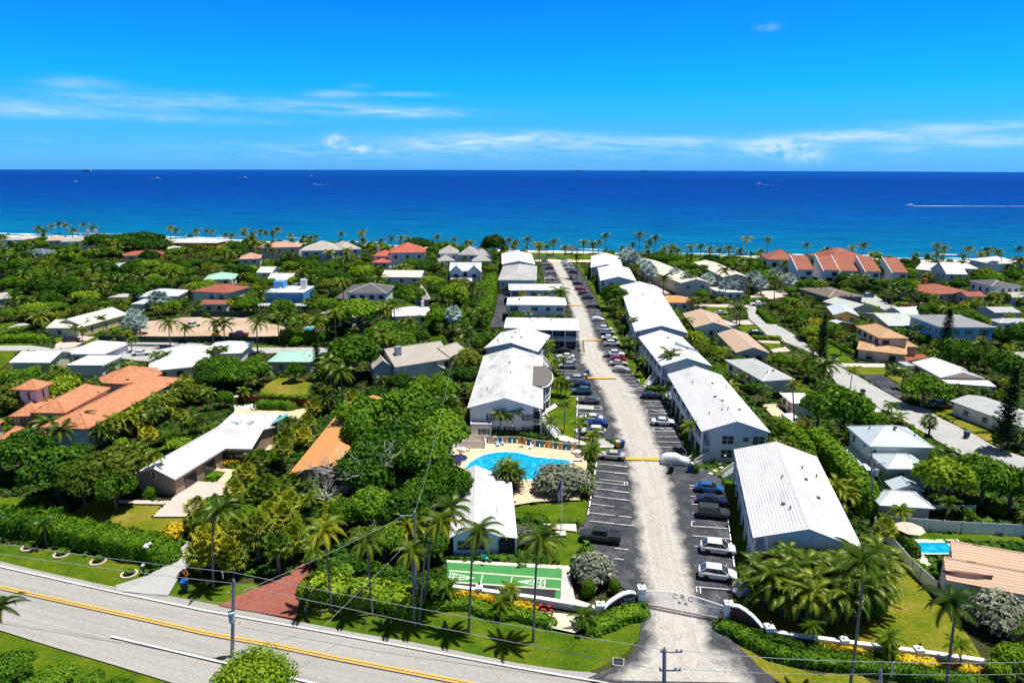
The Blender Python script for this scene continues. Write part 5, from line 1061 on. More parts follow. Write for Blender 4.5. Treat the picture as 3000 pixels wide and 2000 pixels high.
def car_meshes(typ,col):
 key=(typ,col)
 if key in CARMESH:return CARMESH[key]
 c=CT[typ];hw=c['W']/2;m=MB();ns=12
 for x,z0,z1,f in c['st']:
  for y,z in sect(z0,z1,hw*f):m.v.append((x,y,z))
 n=len(c['st'])
 for i in range(n-1):
  for j in range(ns):
   a=i*ns+j;b=i*ns+(j+1)%ns;m.f.append((a,b,b+ns,a+ns));m.t.append(.5);m.mi.append(0)
 m.f.append(tuple(range(ns))[::-1]);m.f.append(tuple((n-1)*ns+j for j in range(ns)));m.t+=[.5,.5];m.mi+=[0,0]
 xa,xb,xc,xd=c['cab'];H=c['H'];belt=.97 if typ in('sedan','hatch')else 1.08
 def ring(x0,x1,w,z):return[(x0,-w,z),(x0*.3+x1*.7,-w*1.03,z),(x1,-w,z),(x1,w,z),(x0*.3+x1*.7,w*1.03,z),(x0,w,z)]
 lv=[ring(xd,xa,hw*.88,belt-.06),ring(xc-.05,xb+.06,hw*.73,H-.08),ring(xc+.08,xb-.12,hw*.63,H)]
 base=len(m.v)
 for rg in lv:m.v+=rg
 for i in range(2):
  for j in range(6):
   a=base+i*6+j;b=base+i*6+(j+1)%6;m.f.append((a,b,b+6,a+6));m.t.append(.5);m.mi.append(0)
 m.f.append(tuple(base+12+j for j in range(6)));m.t.append(.5);m.mi.append(0)
 if typ=='pickup':
  m.box(-2.6,xd-.12,-hw*.78,hw*.78,1.12,1.165,mi=1)
  m.box(-2.72,xd-.05,-hw*.95,-hw*.8,1.1,1.26);m.box(-2.72,xd-.05,hw*.8,hw*.95,1.1,1.26);m.box(-2.78,-2.66,-hw*.95,hw*.95,1.08,1.26)
 for sg in(-1,1):
  for wx in(c['L']*.30,-c['L']*.30):
   m.lathe([(.02,0),(.02,0)],3)if False else None
   cx=wx;rad=.42 if typ!='pickup' else .47;i0=len(m.v);pts=[(cx+rad*math.cos(q),sg*(hw+.012),.33+rad*math.sin(q))for q in[math.pi*t/8 for t in range(9)]]+[(cx-rad,sg*(hw+.012),.22),(cx+rad,sg*(hw+.012),.22)]
   m.quad(*(pts if sg<0 else pts[::-1]),mi=1)
 body=m.mesh('body',[MATS['paint_'+col],MATS['black_plastic']])
 def panel(q,ins=.07,proud=.012):
  q=[Vector(p)for p in q];ce=sum(q,Vector())/4;nrm=(q[1]-q[0]).cross(q[2]-q[0]).normalized()
  if nrm.dot(ce-Vector((ce.x*.5,0,.9)))<0:nrm=-nrm
  return[p+(ce-p).normalized()*min(ins,(ce-p).length*.3)+nrm*proud for p in q]
 A,B=lv[0],lv[1]
 gl={}
 g=MB();g.quad(*panel([A[2],A[3],B[3],B[2]]));gl['windscreen']=g
 g=MB();g.quad(*panel([A[5],A[0],B[0],B[5]]));gl['rear_window']=g
 sw=[]
 for s_ in(0,1):
  g=MB()
  ia=(0,1,2)if s_==0 else(5,4,3)
  for u,v in((0,1),(1,2)):
   p0,p1,q1,q0=A[ia[u]],A[ia[v]],B[ia[v]],B[ia[u]];g.quad(*panel([p0,p1,q1,q0],.035))
  sw.append(g)
 meshes=[('windscreen',gl['windscreen'].mesh('windscreen',MATS['glass'])),('rear_window',gl['rear_window'].mesh('rear_window',MATS['glass'])),('side_window',sw[0].mesh('side_window',MATS['glass'])),('side_window',sw[1].mesh('side_window',MATS['glass']))]
 x1,xn=c['st'][-1],c['st'][0]
 for sg in(-1,1):
  y=sg*hw*.68;zl_=x1[2]-.06
  meshes.append(('headlight',MB().box(c['L']/2-.22,c['L']/2-.03,y-.2,y+.2,zl_-.12,zl_+.06).mesh('headlight',MATS['lens_clear'])))
  meshes.append(('tail_light',MB().box(-c['L']/2-.0,-c['L']/2+.2,y-.16,y+.22*(1 if sg>0 else .8),xn[2]-.1,xn[2]+.08).mesh('tail_light',MATS['lens_red'])))
  meshes.append(('mirror',MB().box(xa-.32,xa-.18,sg*(hw+.08)-.09,sg*(hw+.08)+.09,belt+.02,belt+.16).mesh('mirror',MATS['paint_'+col])))
 CARMESH[key]=(body,meshes);return CARMESH[key]
CARG={'r':'cars parked along the right side of the drive','l':'cars parked along the left side of the drive','x':'cars parked in the neighbouring streets'}
CARPOS=[]
def car(px,py,typ,col,ang,label,row='x',extras=True):
 g=G((px,py),.06);a=R(ang);n=Vector((-math.sin(a),math.cos(a),0));n=n if n.y>0 else -n
 loc=g+n*CT[typ]['W']/2
 name='pickup_truck' if typ=='pickup' else 'parked_car'
 r=thing(name,(loc.x,loc.y,.06 if row=='x' else .28),a,label,'pickup truck' if typ=='pickup' else 'car',CARG[row])
 r.location.z=.30 if row!='x' else .2
 body,ms=car_meshes(typ,col);link('body',body,r)
 for nm,me in ms:link(nm,me,r)
 c=CT[typ]
 for sx in(1,-1):
  for sy in(1,-1):
   t,rm=WH[typ];w_=link('wheel',t,r);w_.location=(sx*c['L']*.30,sy*(c['W']/2-.07),{'sedan':.33,'suv':.36,'hatch':.32,'pickup':.40,'boxy':.39}[typ]);w_.rotation_euler=(R(-90*sy),0,0)
   link('rim',rm,w_)
 foot([loc+Vector((math.cos(a),math.sin(a),0))*sx*2.4+n*sy for sx,sy in((-1,-1),(1,-1),(1,1),(-1,1))])
 keep([loc+Vector((math.cos(a),math.sin(a),0))*sx*2.1+Vector((0,0,z))for sx,z in((-1,.3),(1,.3),(1,1.3),(-1,1.3))])
 return r
def covered_car(px,py,ang,label,row,L=4.7,W=1.95,H=1.55,mat='car_cover'):
 g=G((px,py),.06);a=R(ang);n=Vector((-math.sin(a),math.cos(a),0));n=n if n.y>0 else -n;loc=g+n*W/2
 r=thing('covered_car',(loc.x,loc.y,.28),a,label,'car',CARG[row]);m=MB();N_=22;M_=12;rr=random.Random(int(px))
 prof=[(-1,.15),(-.97,.62),(-.8,.78),(-.62,.95),(-.4,1.0),(0,1.0),(.2,.93),(.45,.70),(.75,.62),(.95,.5),(1,.12)]
 def pz(t):
  for(a0,z0),(a1,z1)in zip(prof[:-1],prof[1:]):
   if t<=a1:return z0+(z1-z0)*(t-a0)/(a1-a0)
  return prof[-1][1]
 for i in range(N_+1):
  t=-1+2*i/N_;hgt=H*pz(t);w=W/2*(1-.12*abs(t)**4)
  for j in range(M_+1):
   q=math.pi*j/M_;cx=math.cos(q);y=w*(abs(cx)**.55)*(1 if cx>0 else -1);z=.12+(hgt-.12)*(math.sin(q)**.5)
   m.v.append((t*L/2+rr.uniform(-.03,.03),y+rr.uniform(-.025,.025),z+rr.uniform(-.02,.02)))
 for i in range(N_):
  for j in range(M_):
   k0=i*(M_+1)+j;m.f.append((k0,k0+1,k0+M_+2,k0+M_+1));m.t.append(.5);m.mi.append(0)
 m.build('cover',MATS[mat],r,smooth=True)
 for sx in(1,-1):
  for sy in(1,-1):
   w_=link('wheel',WH['sedan'][0],r);w_.location=(sx*L*.3,sy*(W/2-.22),.33);w_.rotation_euler=(R(90),0,0)
 keep([loc+Vector((math.cos(a),math.sin(a),0))*sx*2.1+Vector((0,0,z))for sx,z in((-1,.3),(1,.3),(1,1.3),(-1,1.3))])
 return r
plain('car_cover',(.62,.63,.66),.55,.12,2.5);plain('car_cover_grey',(.34,.35,.37),.5,.2,2.5)
car(2102,1709,'suv','white',-13,'white crossover with dark rear glass, parked nearest the gate beside the railed steps','r')
car(2104,1632,'suv','white',-12,'white crossover with a black sunroof panel, second from the gate','r')
car(2090,1526,'boxy','green',-11,'dark grey-green boxy off-roader with grey roof, parked close beside a navy sedan','r')
car(2087,1486,'sedan','navy',-11,'navy sedan half hidden behind the boxy dark off-roader','r')
car(2078,1449,'hatch','blue',-11,'bright blue liftback in the right-hand lot below the long ribbed roof','r')
covered_car(1977,1366,-8,'big car under a pale silver cover beside the straight white front stair','r',5.0,2.1,1.75)
car(1945,1251,'sedan','white',-6,'white sedan between hatched bays, its nose in the building shadow','r')
car(1910,1172,'sedan','navy',-6,'dark navy sedan below the white angled stair and round bush','r')
covered_car(1821,1093,-5,'sedan under a wrinkled grey cover at the end of the parked row','r',4.6,1.9,1.5,'car_cover_grey')
car(1813,1075,'sedan','champagne',-4,'pale champagne sedan between the grey covered car and the red car','r')
car(1812,1062,'hatch','red',-4,'bright red hatchback beside the white pickup','r')
car(1800,1049,'pickup','white',-4,'white pickup with a small yellow cargo on its roof, next to the red hatchback','r')
car(1795,1017,'suv','white',-3,'white crossover leading the row of four pale cars below the longest building','r')
car(1786,999,'sedan','white',-3,'white sedan, second nearest in the row of four pale cars','r')
car(1780,983,'suv','silver',-2,'silver crossover, third in the row of four pale cars','r')
car(1774,973,'suv','white',-2,'white crossover, farthest in the row of four pale cars','r')
covered_car(1752,942,-2,'small car under a light grey cover, alone in the building shade','r',4.4,1.8,1.4)
car(1738,903,'sedan','grey',-1,'dark grey sedan parked alone level with the hip-roofed club building','r')
car(1723,878,'suv','grey',-1,'dark grey crossover just nearer than the maroon car','r')
car(1710,866,'suv','maroon',0,'maroon crossover between the red sedan and a dark grey crossover','r')
car(1700,852,'sedan','red',0,'bright red sedan in the far part of the right-hand row','r')
car(1693,836,'sedan','black',0,'black sedan just beyond the bright red sedan','r')
car(1680,803,'suv','black',0,'black crossover near the ocean end, just nearer than two white cars','r')
car(1668,790,'sedan','white',0,'white sedan just beyond the black crossover at the ocean end','r')
car(1664,781,'suv','white',0,'white crossover farthest along the right-hand row, near the ocean gates','r')
car(1757,1597,'pickup','green',168,'dark grey pickup parked beside the silver-leaved bush and flagpole','l')
car(1790,1352,'sedan','champagne',170,'champagne sedan with a sunroof beside the blue and yellow bins','l')
car(1738,1280,'suv','white',173,'white crossover half behind palms, nearest of the three below the lawn','l')
car(1746,1255,'sedan','cobalt',173,'cobalt blue sedan squeezed between two white cars','l')
car(1731,1240,'sedan','white',173,'white sedan just beyond the cobalt blue one','l')
car(1725,1187,'sedan','grey',174,'dark grey sedan beside the pale concrete patch','l')
car(1704,1159,'suv','teal',174,'dark teal crossover in front of a dark blue sedan','l')
car(1700,1138,'sedan','navy',174,'dark blue sedan half hidden behind the teal crossover','l')
car(1684,1124,'suv','silver',175,'silver crossover with its rear beside a yellow bin','l')
car(1662,1083,'suv','silver',176,'silver crossover, nearest of three pale cars behind thin palms','l')
car(1660,1067,'sedan','silver',176,'silver sedan, middle of three pale cars behind thin palms','l')
car(1657,1055,'sedan','white',176,'white sedan, farthest of three pale cars behind thin palms','l')
car(1647,1037,'sedan','black',176,'black sedan with red tail lights just below the clipped hedge','l')
car(1610,822,'sedan','white',180,'white sedan beside the far palm and small bins, left of the drive','l')
car(1614,803,'sedan','silver',180,'silver sedan in the far left lot beyond the white one','l')
car(1608,791,'suv','maroon',180,'dark maroon crossover in the far left lot','l')
car(1600,778,'sedan','silver',180,'silver sedan farthest along the left lot by the white gate panel','l')
car(207,1004,'suv','black',14,'black van on the pink driveway of the pale yellow house');car(412,1044,'sedan','white',12,'white sedan on the left street beside the construction cones')
car(570,960,'pickup','white',65,'white pickup parked on the dirt construction lot');car(699,990,'pickup','maroon',8,'dark red truck at the edge of the construction lot')
car(2114,924,'sedan','silver',5,'silver sedan on the small lawn behind the tan carport');car(2216,985,'suv','navy',-4,'dark navy car beside the clipped hedge of the long tan house')
car(2222,898,'pickup','white',178,'white pickup at the end of the right-hand street');car(2545,872,'suv','blue',-8,'blue car beside the low brown-roofed house');car(2698,902,'suv','maroon',172,'maroon car on the brick drive of the terracotta house')
car(2760,1199,'suv','grey',-8,'grey crossover in the shaded driveway by the right-hand street');car(2990,985,'suv','white',-10,'white crossover at the right edge below the sky-blue house')
car(1455,887,'hatch','blue',85,'small blue car in the narrow lot behind the left-hand club buildings');car(1447,926,'sedan','black',88,'black car in the narrow lot behind the left-hand club buildings');car(1910,838,'sedan','silver',88,'silver car in the pink lane under the silver palms')
plain('machine_yellow',(.65,.36,.03),.6,.15);plain('machine_grey',(.12,.12,.12),.7,.2)
g=G((634,990));ex_=thing('excavator',(g.x,g.y,.1),R(20),'small yellow excavator on the dirt lot with its arm bent','excavator')
for y in(-.75,.75):MB().box(-1.3,1.3,y-.22,y+.22,0,.6).build('track',MATS['machine_grey'],ex_)
MB().box(-1.2,.9,-.9,.9,.65,1.6).build('body',MATS['machine_yellow'],ex_);MB().box(-.2,.9,-.85,.0,1.6,2.6).build('cab',MATS['glass'],ex_)
MB().tube([(.9,.4,1.4),(2.6,.4,3.2),(4.2,.4,2.6),(4.6,.4,.8)],.18,6).build('arm',MATS['machine_grey'],ex_);MB().box(4.3,4.9,.0,.8,.2,.8).build('bucket',MATS['machine_grey'],ex_)
# ================================================================== bins
for n_,c_ in(('bin_blue',(.012,.10,.36)),('bin_yellow',(.68,.36,.05)),('bin_dark',(.02,.03,.03)),('bin_lid_pale',(.66,.58,.40))):plain(n_,c_,.6,.1)
def bin_(px,py,col,lid,label):
 g=G((px,py),.05);r=thing('wheeled_bin',(g.x,g.y,.3),R(10),label,'bin','wheeled refuse bins')
 m=MB();m.v=[(-.3,-.3,.08),(.3,-.3,.08),(.3,.3,.08),(-.3,.3,.08),(-.4,-.42,1.15),(.4,-.42,1.15),(.4,.42,1.15),(-.4,.42,1.15)]
 m.f=[(3,2,1,0),(4,5,6,7),(0,1,5,4),(1,2,6,5),(2,3,7,6),(3,0,4,7)];m.t=[.5]*6;m.mi=[0]*6
 m.build('bin_body',MATS[col],r);MB().box(-.44,.44,-.46,.46,1.155,1.25).build('lid',MATS[lid],r)
 for s in(-1,1):
  w_=MB().tube([(s*.3,.34,.12),(s*.36,.34,.12)],.13,10).build('wheel',MATS['tyre_rubber'],r)
bin_(X4(1895,385)[0],X4(0,425)[1],'bin_blue','bin_blue','blue wheeled bin beside the yellow one above the champagne sedan');bin_(X4(1825,0)[0],X4(0,432)[1],'bin_yellow','bin_lid_pale','yellow wheeled bin with a pale lid above the champagne sedan')
bin_(X6(385,0)[0],X6(0,380)[1],'bin_yellow','bin_lid_pale','yellow wheeled bin behind the silver crossover by the yellow hump');bin_(X6(405,0)[0],X6(0,340)[1],'bin_blue','bin_blue','blue wheeled bin behind the silver crossover by the yellow hump')
bin_(1964,1388,'bin_dark','bin_dark','black bin standing just in front of the covered car');bin_(2021,1384,'bin_blue','bin_dark','dark blue bin on its own beside the clipped shrub and covered car')
bin_(1671-44,812,'bin_yellow','bin_dark','small yellow bin beside the far white sedan');bin_(1672,818,'bin_dark','bin_dark','dark bin at the far end of the yellow hump')
bin_(2526,1159,'bin_dark','bin_dark','dark bin at the edge of the right-hand street');bin_(2830,1285,'bin_dark','bin_blue','dark bin with a blue lid in the right-hand street');bin_(2444,1060,'bin_blue','bin_dark','blue bin on the lawn of the tan-tiled house');bin_(1868,1092,'bin_dark','bin_dark','black bin on the lawn by the stepped-roof club building');bin_(543,1732,'bin_dark','bin_blue','dark bin beside the orange diamond sign')
# ================================================================== wheel stops
ws=MB().box(-.9,.9,-.09,.09,0,.14).mesh('wheel_stop',MATS['white_paint'])
k_=0
def stops(pa,pb,n,side):
 for i in range(n):
  a=G((pa[0]+(pb[0]-pa[0])*i/max(1,n-1),pa[1]+(pb[1]-pa[1])*i/max(1,n-1)),.3);d=G(pb,.3)-G(pa,.3)
  o=link('wheel_stop',ws);o.location=(a.x,a.y,.30);o.rotation_euler=(0,0,math.atan2(d.y,d.x));tag(o,'white concrete wheel stop in the long row on the %s of the drive'%side,'wheel stop','white wheel stops on the %s of the drive'%side)
stops((2150,1650),(2121,1425),10,'right');stops((2018,1345),(1958,1180),8,'right');stops((1724,1500),(1747,1362),7,'left');stops((1690,1262),(1691,1170),5,'left');stops((1838,1080),(1888,1132),4,'right')
# ================================================================== entrance: gate, walls, sign
plain('brick_dark',(.10,.035,.030),.9,.25,3);plain('bronze',(.04,.035,.03),.5,.1)
pl_,pr_=G((1880,1775),.1),G((2119,1822),.1)
gd=(pr_-pl_);gw=gd.length;ga=math.atan2(gd.y,gd.x)
gt=thing('entrance_gate',(pl_.x,pl_.y,.25),ga,'wide white arched metal gate lettered C R C across the club drive','gate')
def topz(t):return 1.95+.55*math.sin(math.pi*min(1,max(0,t)))**1.2
for lf in(0,1):
 t0,t1=(.0,.495)if lf==0 else(.505,1.0);m=MB();n=34
 m.tube([(gw*(t0+(t1-t0)*i/16),0,topz(t0+(t1-t0)*i/16))for i in range(17)],.06,6)
 m.box(gw*t0,gw*t1,-.03,.03,.28,.36);m.box(gw*t0,gw*t1,-.025,.025,1.55,1.60)
 for i in range(n+1):
  t=t0+(t1-t0)*i/n;x=gw*t;m.box(x-.013,x+.013,-.013,.013,.3,topz(t))
 lo=m.build('gate_leaf',MATS['trim_white'],gt)
 MB().box(gw*t0,gw*t1,-.06,.06,.12,.2).build('bottom_rail',MATS['rust'],lo)
 MB().box(gw*(.46 if lf==0 else .54)-.16,gw*(.46 if lf==0 else .54)+.16,-.05,-.03,1.15,1.45).build('plate',MATS['trim_grey'],lo)
for i,ch in enumerate('CRC'):
 me=text_mesh(ch,.8,.05);me.materials.append(MATS['bronze']);o=link('letter',me,gt);o.location=(gw*(.40+.095*i),-.08,2.0+(.06 if i==1 else 0));o.rotation_euler=(R(90),0,0)
def pillar(root,x,y,h=2.3,w=.38,lampd=True):
 MB().box(x-w,x+w,y-w,y+w,0,h).build('pillar',MATS['trim_white'],root);c=MB().box(x-w-.1,x+w+.1,y-w-.1,y+w+.1,h+.002,h+.2).build('pillar_cap',MATS['trim_white'],root)
 if lampd:MB().lathe([(.03,h+.2),(.03,h+.5),(.13,h+.55),(.13,h+.75),(.02,h+.85)],8,(x,y)).build('lantern',MATS['bronze'],c)
def curved_wall(root,pts,tops,brick=True,th=.3):
 m=MB();c=MB()
 for(a,b),(za,zb)in zip(zip(pts[:-1],pts[1:]),zip(tops[:-1],tops[1:])):
  a,b=Vector(a),Vector(b);d=(b-a).normalized();n=Vector((-d.y,d.x))*th/2
  def wedge(mb,n_,z0a,z0b,z1a,z1b):
   i=len(mb.v);mb.v+=[(*(a+n_),z0a),(*(a-n_),z0a),(*(b-n_),z0b),(*(b+n_),z0b),(*(a+n_),z1a),(*(a-n_),z1a),(*(b-n_),z1b),(*(b+n_),z1b)]
   for f in((0,3,2,1),(4,5,6,7),(0,1,5,4),(1,2,6,5),(2,3,7,6),(3,0,4,7)):mb.f.append(tuple(i+q for q in f));mb.t.append(.5);mb.mi.append(0)
  wedge(m,n,0,0,za-.12,zb-.12);wedge(c,n*1.9,za-.118,zb-.118,za+.06,zb+.06)
 m.build('wall_body',MATS['brick_dark' if brick else 'wall_white'],root);c.build('wall_cap',MATS['trim_white'],root)
wl=thing('entrance_wall',(pl_.x,pl_.y,.2),0,'curved brick entrance wall with white coping and club lettering, left of the gate','wall')
L2=lambda code,x,y,z=0:(lambda q:(q.x-pl_.x,q.y-pl_.y))(GT(code,x,y,z))
pillar(wl,-.1,.0,2.3)
def on_wall(q0,q1,code,x,y):
 n=Vector((-(q1-q0).y,(q1-q0).x,0));d=ray(*T(code,x,y));p=CAMP+d*((q0-CAMP).dot(n)/d.dot(n));return(p.x-pl_.x,p.y-pl_.y),p.z-.2
ql=GT('D2',2195,800)
cw=[on_wall(pl_,ql,*a)for a in(('D3',240,530),('D3',180,520),('D3',110,535),('D3',40,570),('D3',-30,615),('D2',2280,650),('D2',2210,725))]
cp=[a for a,b in cw];curved_wall(wl,cp,[b for a,b in cw])
e0,e1=Vector(cp[0]),Vector(cp[-1]);ang=math.atan2((e0-e1).y,(e0-e1).x);d_=(e0-e1).normalized();nrm=Vector((d_.y,-d_.x))*.17
for body,sx_,sy_ in(('Colonial',165,590),('Ridge Club',145,628)):
 mid,zz=on_wall(pl_,ql,'D3',sx_,sy_);mid=Vector(mid);me=text_mesh(body,.40,.03);me.materials.append(MATS['trim_white']);o=link('lettering',me,wl);o.location=(mid.x+nrm.x,mid.y+nrm.y,zz);o.rotation_euler=(R(90),0,ang)
o=MB().box(-.28,.28,-.02,.02,0,.2).build('number_plate',MATS['trim_white'],wl);o.location=(-.1,-.48,1.75)
pillar(wl,*L2('D2',2190,735,.6),1.15,.4)
lowp=[L2('D2',2170,735,.6),L2('D2',1500,625,.6),L2('D2',800,525,.6),L2('D2',500,488,.6)]
lw_=thing('low_wall',(pl_.x,pl_.y,.1),0,'low white garden wall running below the shuffleboard court','wall');curved_wall(lw_,lowp,[.9]*4,False);pillar(lw_,*L2('D2',800,525,.6),1.05,.3)
wr=thing('entrance_wall',(pl_.x,pl_.y,.2),0,'curved dark brick entrance wall with white coping, right of the gate','wall');pe=Vector((pr_.x-pl_.x,pr_.y-pl_.y))
pillar(wr,pe.x+.45,pe.y,2.3);qr=GT('D3',1775,1040);cw=[on_wall(pr_,qr,*a)for a in(('D3',1335,668),('D3',1430,683),('D3',1510,730),('D3',1590,795),('D3',1660,870),('D3',1710,935),('D3',1745,985))]
curved_wall(wr,[a for a,b in cw],[b for a,b in cw]);pillar(wr,*L2('D3',1775,1000,.6),1.2,.4)
o=MB().box(-.25,.25,-.02,.02,0,.18).build('number_plate',MATS['trim_white'],wr);o.location=(pe.x+.45,pe.y-.48,1.75)
lr=thing('low_wall',(pl_.x,pl_.y,.1),0,'low white garden wall on the right with yellow shrubs along its foot','wall')
lp_=[L2('D3',1800,1005,.6),L2('D4',0,1085,.6),L2('D4',280,1122,.6),L2('D4',1140,1235,.6),L2('D4',1900,1345,.6),L2('D4',2065,1410,.6)]
curved_wall(lr,lp_,[.9]*6,False)
for p in((280,1122),(1140,1235)):pillar(lr,*L2('D4',*p,.6),1.05,.32)
g=GT('D3',1360,905);sg=thing('signpost',(g.x,g.y,0),R(-20),'small blue-green notice board on a white post at the right-hand brick wall','sign');plain('sign_teal',(.05,.30,.36),.6,.1)
MB().box(-.06,.06,-.06,.06,0,1.2).build('post',MATS['trim_white'],sg);MB().box(-.32,.32,-.04,.04,1.0,1.8).build('board',MATS['sign_teal'],sg);MB().prism([(-.38,-.08),(.38,-.08),(.38,.08),(-.38,.08)],1.8,1.9).build('board_cap',MATS['trim_white'],sg)
g=GT('D3',1215,870);kp_=thing('keypad_post',(g.x,g.y,.2),0,'thin double keypad post standing beside the right gate hinge','keypad post');MB().box(-.25,.25,-.2,.2,0,.12).build('base',MATS['bronze'],kp_)
for x in(-.1,.1):MB().tube([(x,0,.1),(x,0,1.5)],.04).build('post',MATS['bronze'],kp_)
# ================================================================== fences
plain('vinyl',(.78,.80,.82),.5,.04);plain('fence_red',(.17,.045,.025),.85,.25,2);plain('fence_green',(.015,.045,.035),.9,.2);plain('fence_grey',(.32,.31,.29),.9,.2)
def fence(label,pts,h,mat,post=2.4,name='fence',z=0,th=.05):
 w3=[G(p,z)for p in pts];o0=w3[0];r=thing(name,(o0 .x,o0 .y,0),0,label,'fence');L=[Vector((p.x-o0 .x,p.y-o0 .y))for p in w3]
 n_=0
 for a,b in zip(L[:-1],L[1:]):
  MB().obox(a,b,th,.06,h).build('panel',MATS[mat],r)
  d=(b-a).length;k=max(1,round(d/post))
  if post<50:
   pm=MB().box(-.07,.07,-.07,.07,0,h+.12).mesh('post',MATS[mat])
   for i in range(k+1):
    q=a.lerp(b,i/k);po=link('post',pm,r);po.location=(q.x,q.y,0);n_+=1
 return r
fence('long white vinyl privacy fence across the yard behind the rectangular pool',TP('C4',690,955,1000,985,1620,1035,2352,1068,2900,1095),1.9,'vinyl',2.6)
fence('white vinyl fence running towards the road beside the rectangular pool yard',TP('C4',625,985,1060,1490)+TP('D4',1150,400,1330,560),1.9,'vinyl',2.6)
fence('dark red board fence above the ranch house terrace',TP('B1',200,850,640,885,1000,905,1150,910,1400,880),1.9,'fence_red',60)
fence('dark green windscreen fence along the front of the dirt construction lot',[(292,1003),(400,1004),(510,1005),(620,1003),(735,1006),(830,1003)],2.0,'fence_green',3.0)
fence('dark green fence along the back of the dirt construction lot',[(560,929),(640,931),(735,928)],2.2,'fence_green',60)
fence('white slatted fence along the left side of the pool deck',TP('C2',395,480,420,350,470,200,520,60),1.8,'vinyl',2.4)
fence('white privacy fence between the pool deck and the small annexe',TP('B2',550,1235,700,1225),1.9,'vinyl',2.4)
fence('white panel fence enclosing the pool equipment beside the deck',TP('B2',550,1395,860,1402,865,1330,560,1320,550,1395),1.7,'vinyl',1.8)
fence('white picket fence beside the shadow under the yard trees',TP('C4',1300,790,1780,795),1.3,'vinyl',2.4)
fence('dark slatted fence behind the cottage by the tan patio',TP('B3',1815,820,1940,825),1.7,'shutter_dark',2.0)
fence('low white fence along the ocean-side lawn',TP('A2',1430,450,1740,452),.9,'vinyl',2.5,th=.03);fence('white gate panel at the ocean end of the drive, right side',TP('A2',1740,515,1835,500),1.8,'vinyl',2.0);fence('white gate panel at the ocean end of the drive, left side',TP('A2',1512,500,1590,515),1.8,'vinyl',2.0)
for n_,c_ in(('panel_blue',(.02,.16,.38)),('panel_orange',(.62,.27,.05)),('panel_teal',(.02,.26,.34)),('panel_tan',(.48,.30,.12))):plain(n_,c_,.7,.12)
fp=[T('B2',*q)for q in((885,1340),(960,1345),(1120,1340),(1290,1345),(1440,1380),(1600,1395),(1750,1415),(1890,1430),(2000,1440))]
o0=G(fp[0]);pf=thing('pool_fence',(o0 .x,o0 .y,.2),0,'white railing with blue, orange and teal panels behind the club pool','fence')
for i,(a,b)in enumerate(zip(fp[:-1],fp[1:])):
 A_,B_=G(a)-o0,G(b)-o0;MB().obox(A_,B_,.06,1.35,1.43).build('rail',MATS['trim_white'],pf)
 for j in range(3):
  q0,q1=A_.lerp(B_,j/3+.03),A_.lerp(B_,(j+1)/3-.03);mn=('panel_blue','panel_orange','panel_teal','panel_tan','panel_orange','panel_blue')[(i*3+j*2)%6]
  MB().obox(q0,q1,.04,.1,1.3).build('panel',MATS[mn],pf)
 MB().box(A_.x-.05,A_.x+.05,A_.y-.05,A_.y+.05,0,1.5).build('post',MATS['trim_white'],pf)
 # ================================================================== pool furniture
plain('sling_blue',(.30,.45,.58),.7,.1);plain('navy_canvas',(.015,.02,.09),.8,.1);plain('teal_plastic',(.03,.55,.48),.5,.1)
def lounger(p,ang,label,mat='trim_white'):
 r=thing('sun_lounger',(p.x,p.y,.28),R(ang),label,'sun lounger','sun loungers on the pool deck')
 MB().box(-.95,.45,-.32,.32,.30,.36).build('seat',MATS[mat],r)
 b=MB();b.quad((.45,-.32,.30),(1.05,-.32,.85),(1.05,.32,.85),(.45,.32,.30));b.quad((.45,-.32,.36),(.45,.32,.36),(1.03,.32,.92),(1.03,-.32,.92));b.build('backrest',MATS[mat],r)
 for x in(-.85,.35):
  for y in(-.28,.28):MB().box(x-.03,x+.03,y-.03,y+.03,0,.30).build('leg',MATS['trim_white'],r)
for(x,y,a_,lb,mt_)in((1010,1360,95,'blue-slung lounger, second of three in a row before the coloured panels','sling_blue'),(1065,1345,95,'blue-slung lounger, rightmost of three before the coloured panels','sling_blue'),(985,1330,95,'blue-slung lounger, leftmost of three before the coloured panels','sling_blue'),(1400,1390,70,'white lounger alone beside the pool edge with its back raised','trim_white')):
 lounger(GT('B2',x,y),a_,lb,mt_)
lounger(GT('C2',500,335),150,'pale blue lounger under the navy parasol','sling_blue');lounger(GT('C2',1930,215),0,'white lounger at the right-hand corner of the pool deck')
def table(p,label,n=3):
 r=thing('patio_table',(p.x,p.y,.28),0,label,'table','round white patio tables on the pool deck');MB().lathe([(.6,.70),(.62,.75),(.6,.76)],16).build('tabletop',MATS['trim_white'],r);MB().tube([(0,0,0),(0,0,.7)],.06).build('pedestal',MATS['trim_white'],r)
 return r
def chair(p,ang,label):
 r=thing('patio_chair',(p.x,p.y,.28),R(ang),label,'chair','white patio chairs around the deck tables')
 MB().box(-.27,.27,-.27,.27,.38,.44).build('seat',MATS['trim_white'],r);MB().box(-.27,.27,.22,.28,.44,.95).build('backrest',MATS['trim_white'],r)
 for x in(-.23,.23):
  for y in(-.23,.23):MB().box(x-.03,x+.03,y-.03,y+.03,0,.38).build('leg',MATS['trim_white'],r)
for(x,y,wh)in((610,110,'left'),(1930,140,'right')):
 p=GT('C2',x,y);table(p,'round white patio table at the %s end of the pool deck'%wh)
 for i,(a_,nm)in enumerate(((20,'nearest the deck edge'),(140,'on its far side'),(260,'on its near side'))):
  chair(p+Vector((math.cos(R(a_))*1.0,math.sin(R(a_))*1.0,0)),a_-90,'white patio chair at the %s deck table, %s'%(wh,nm))
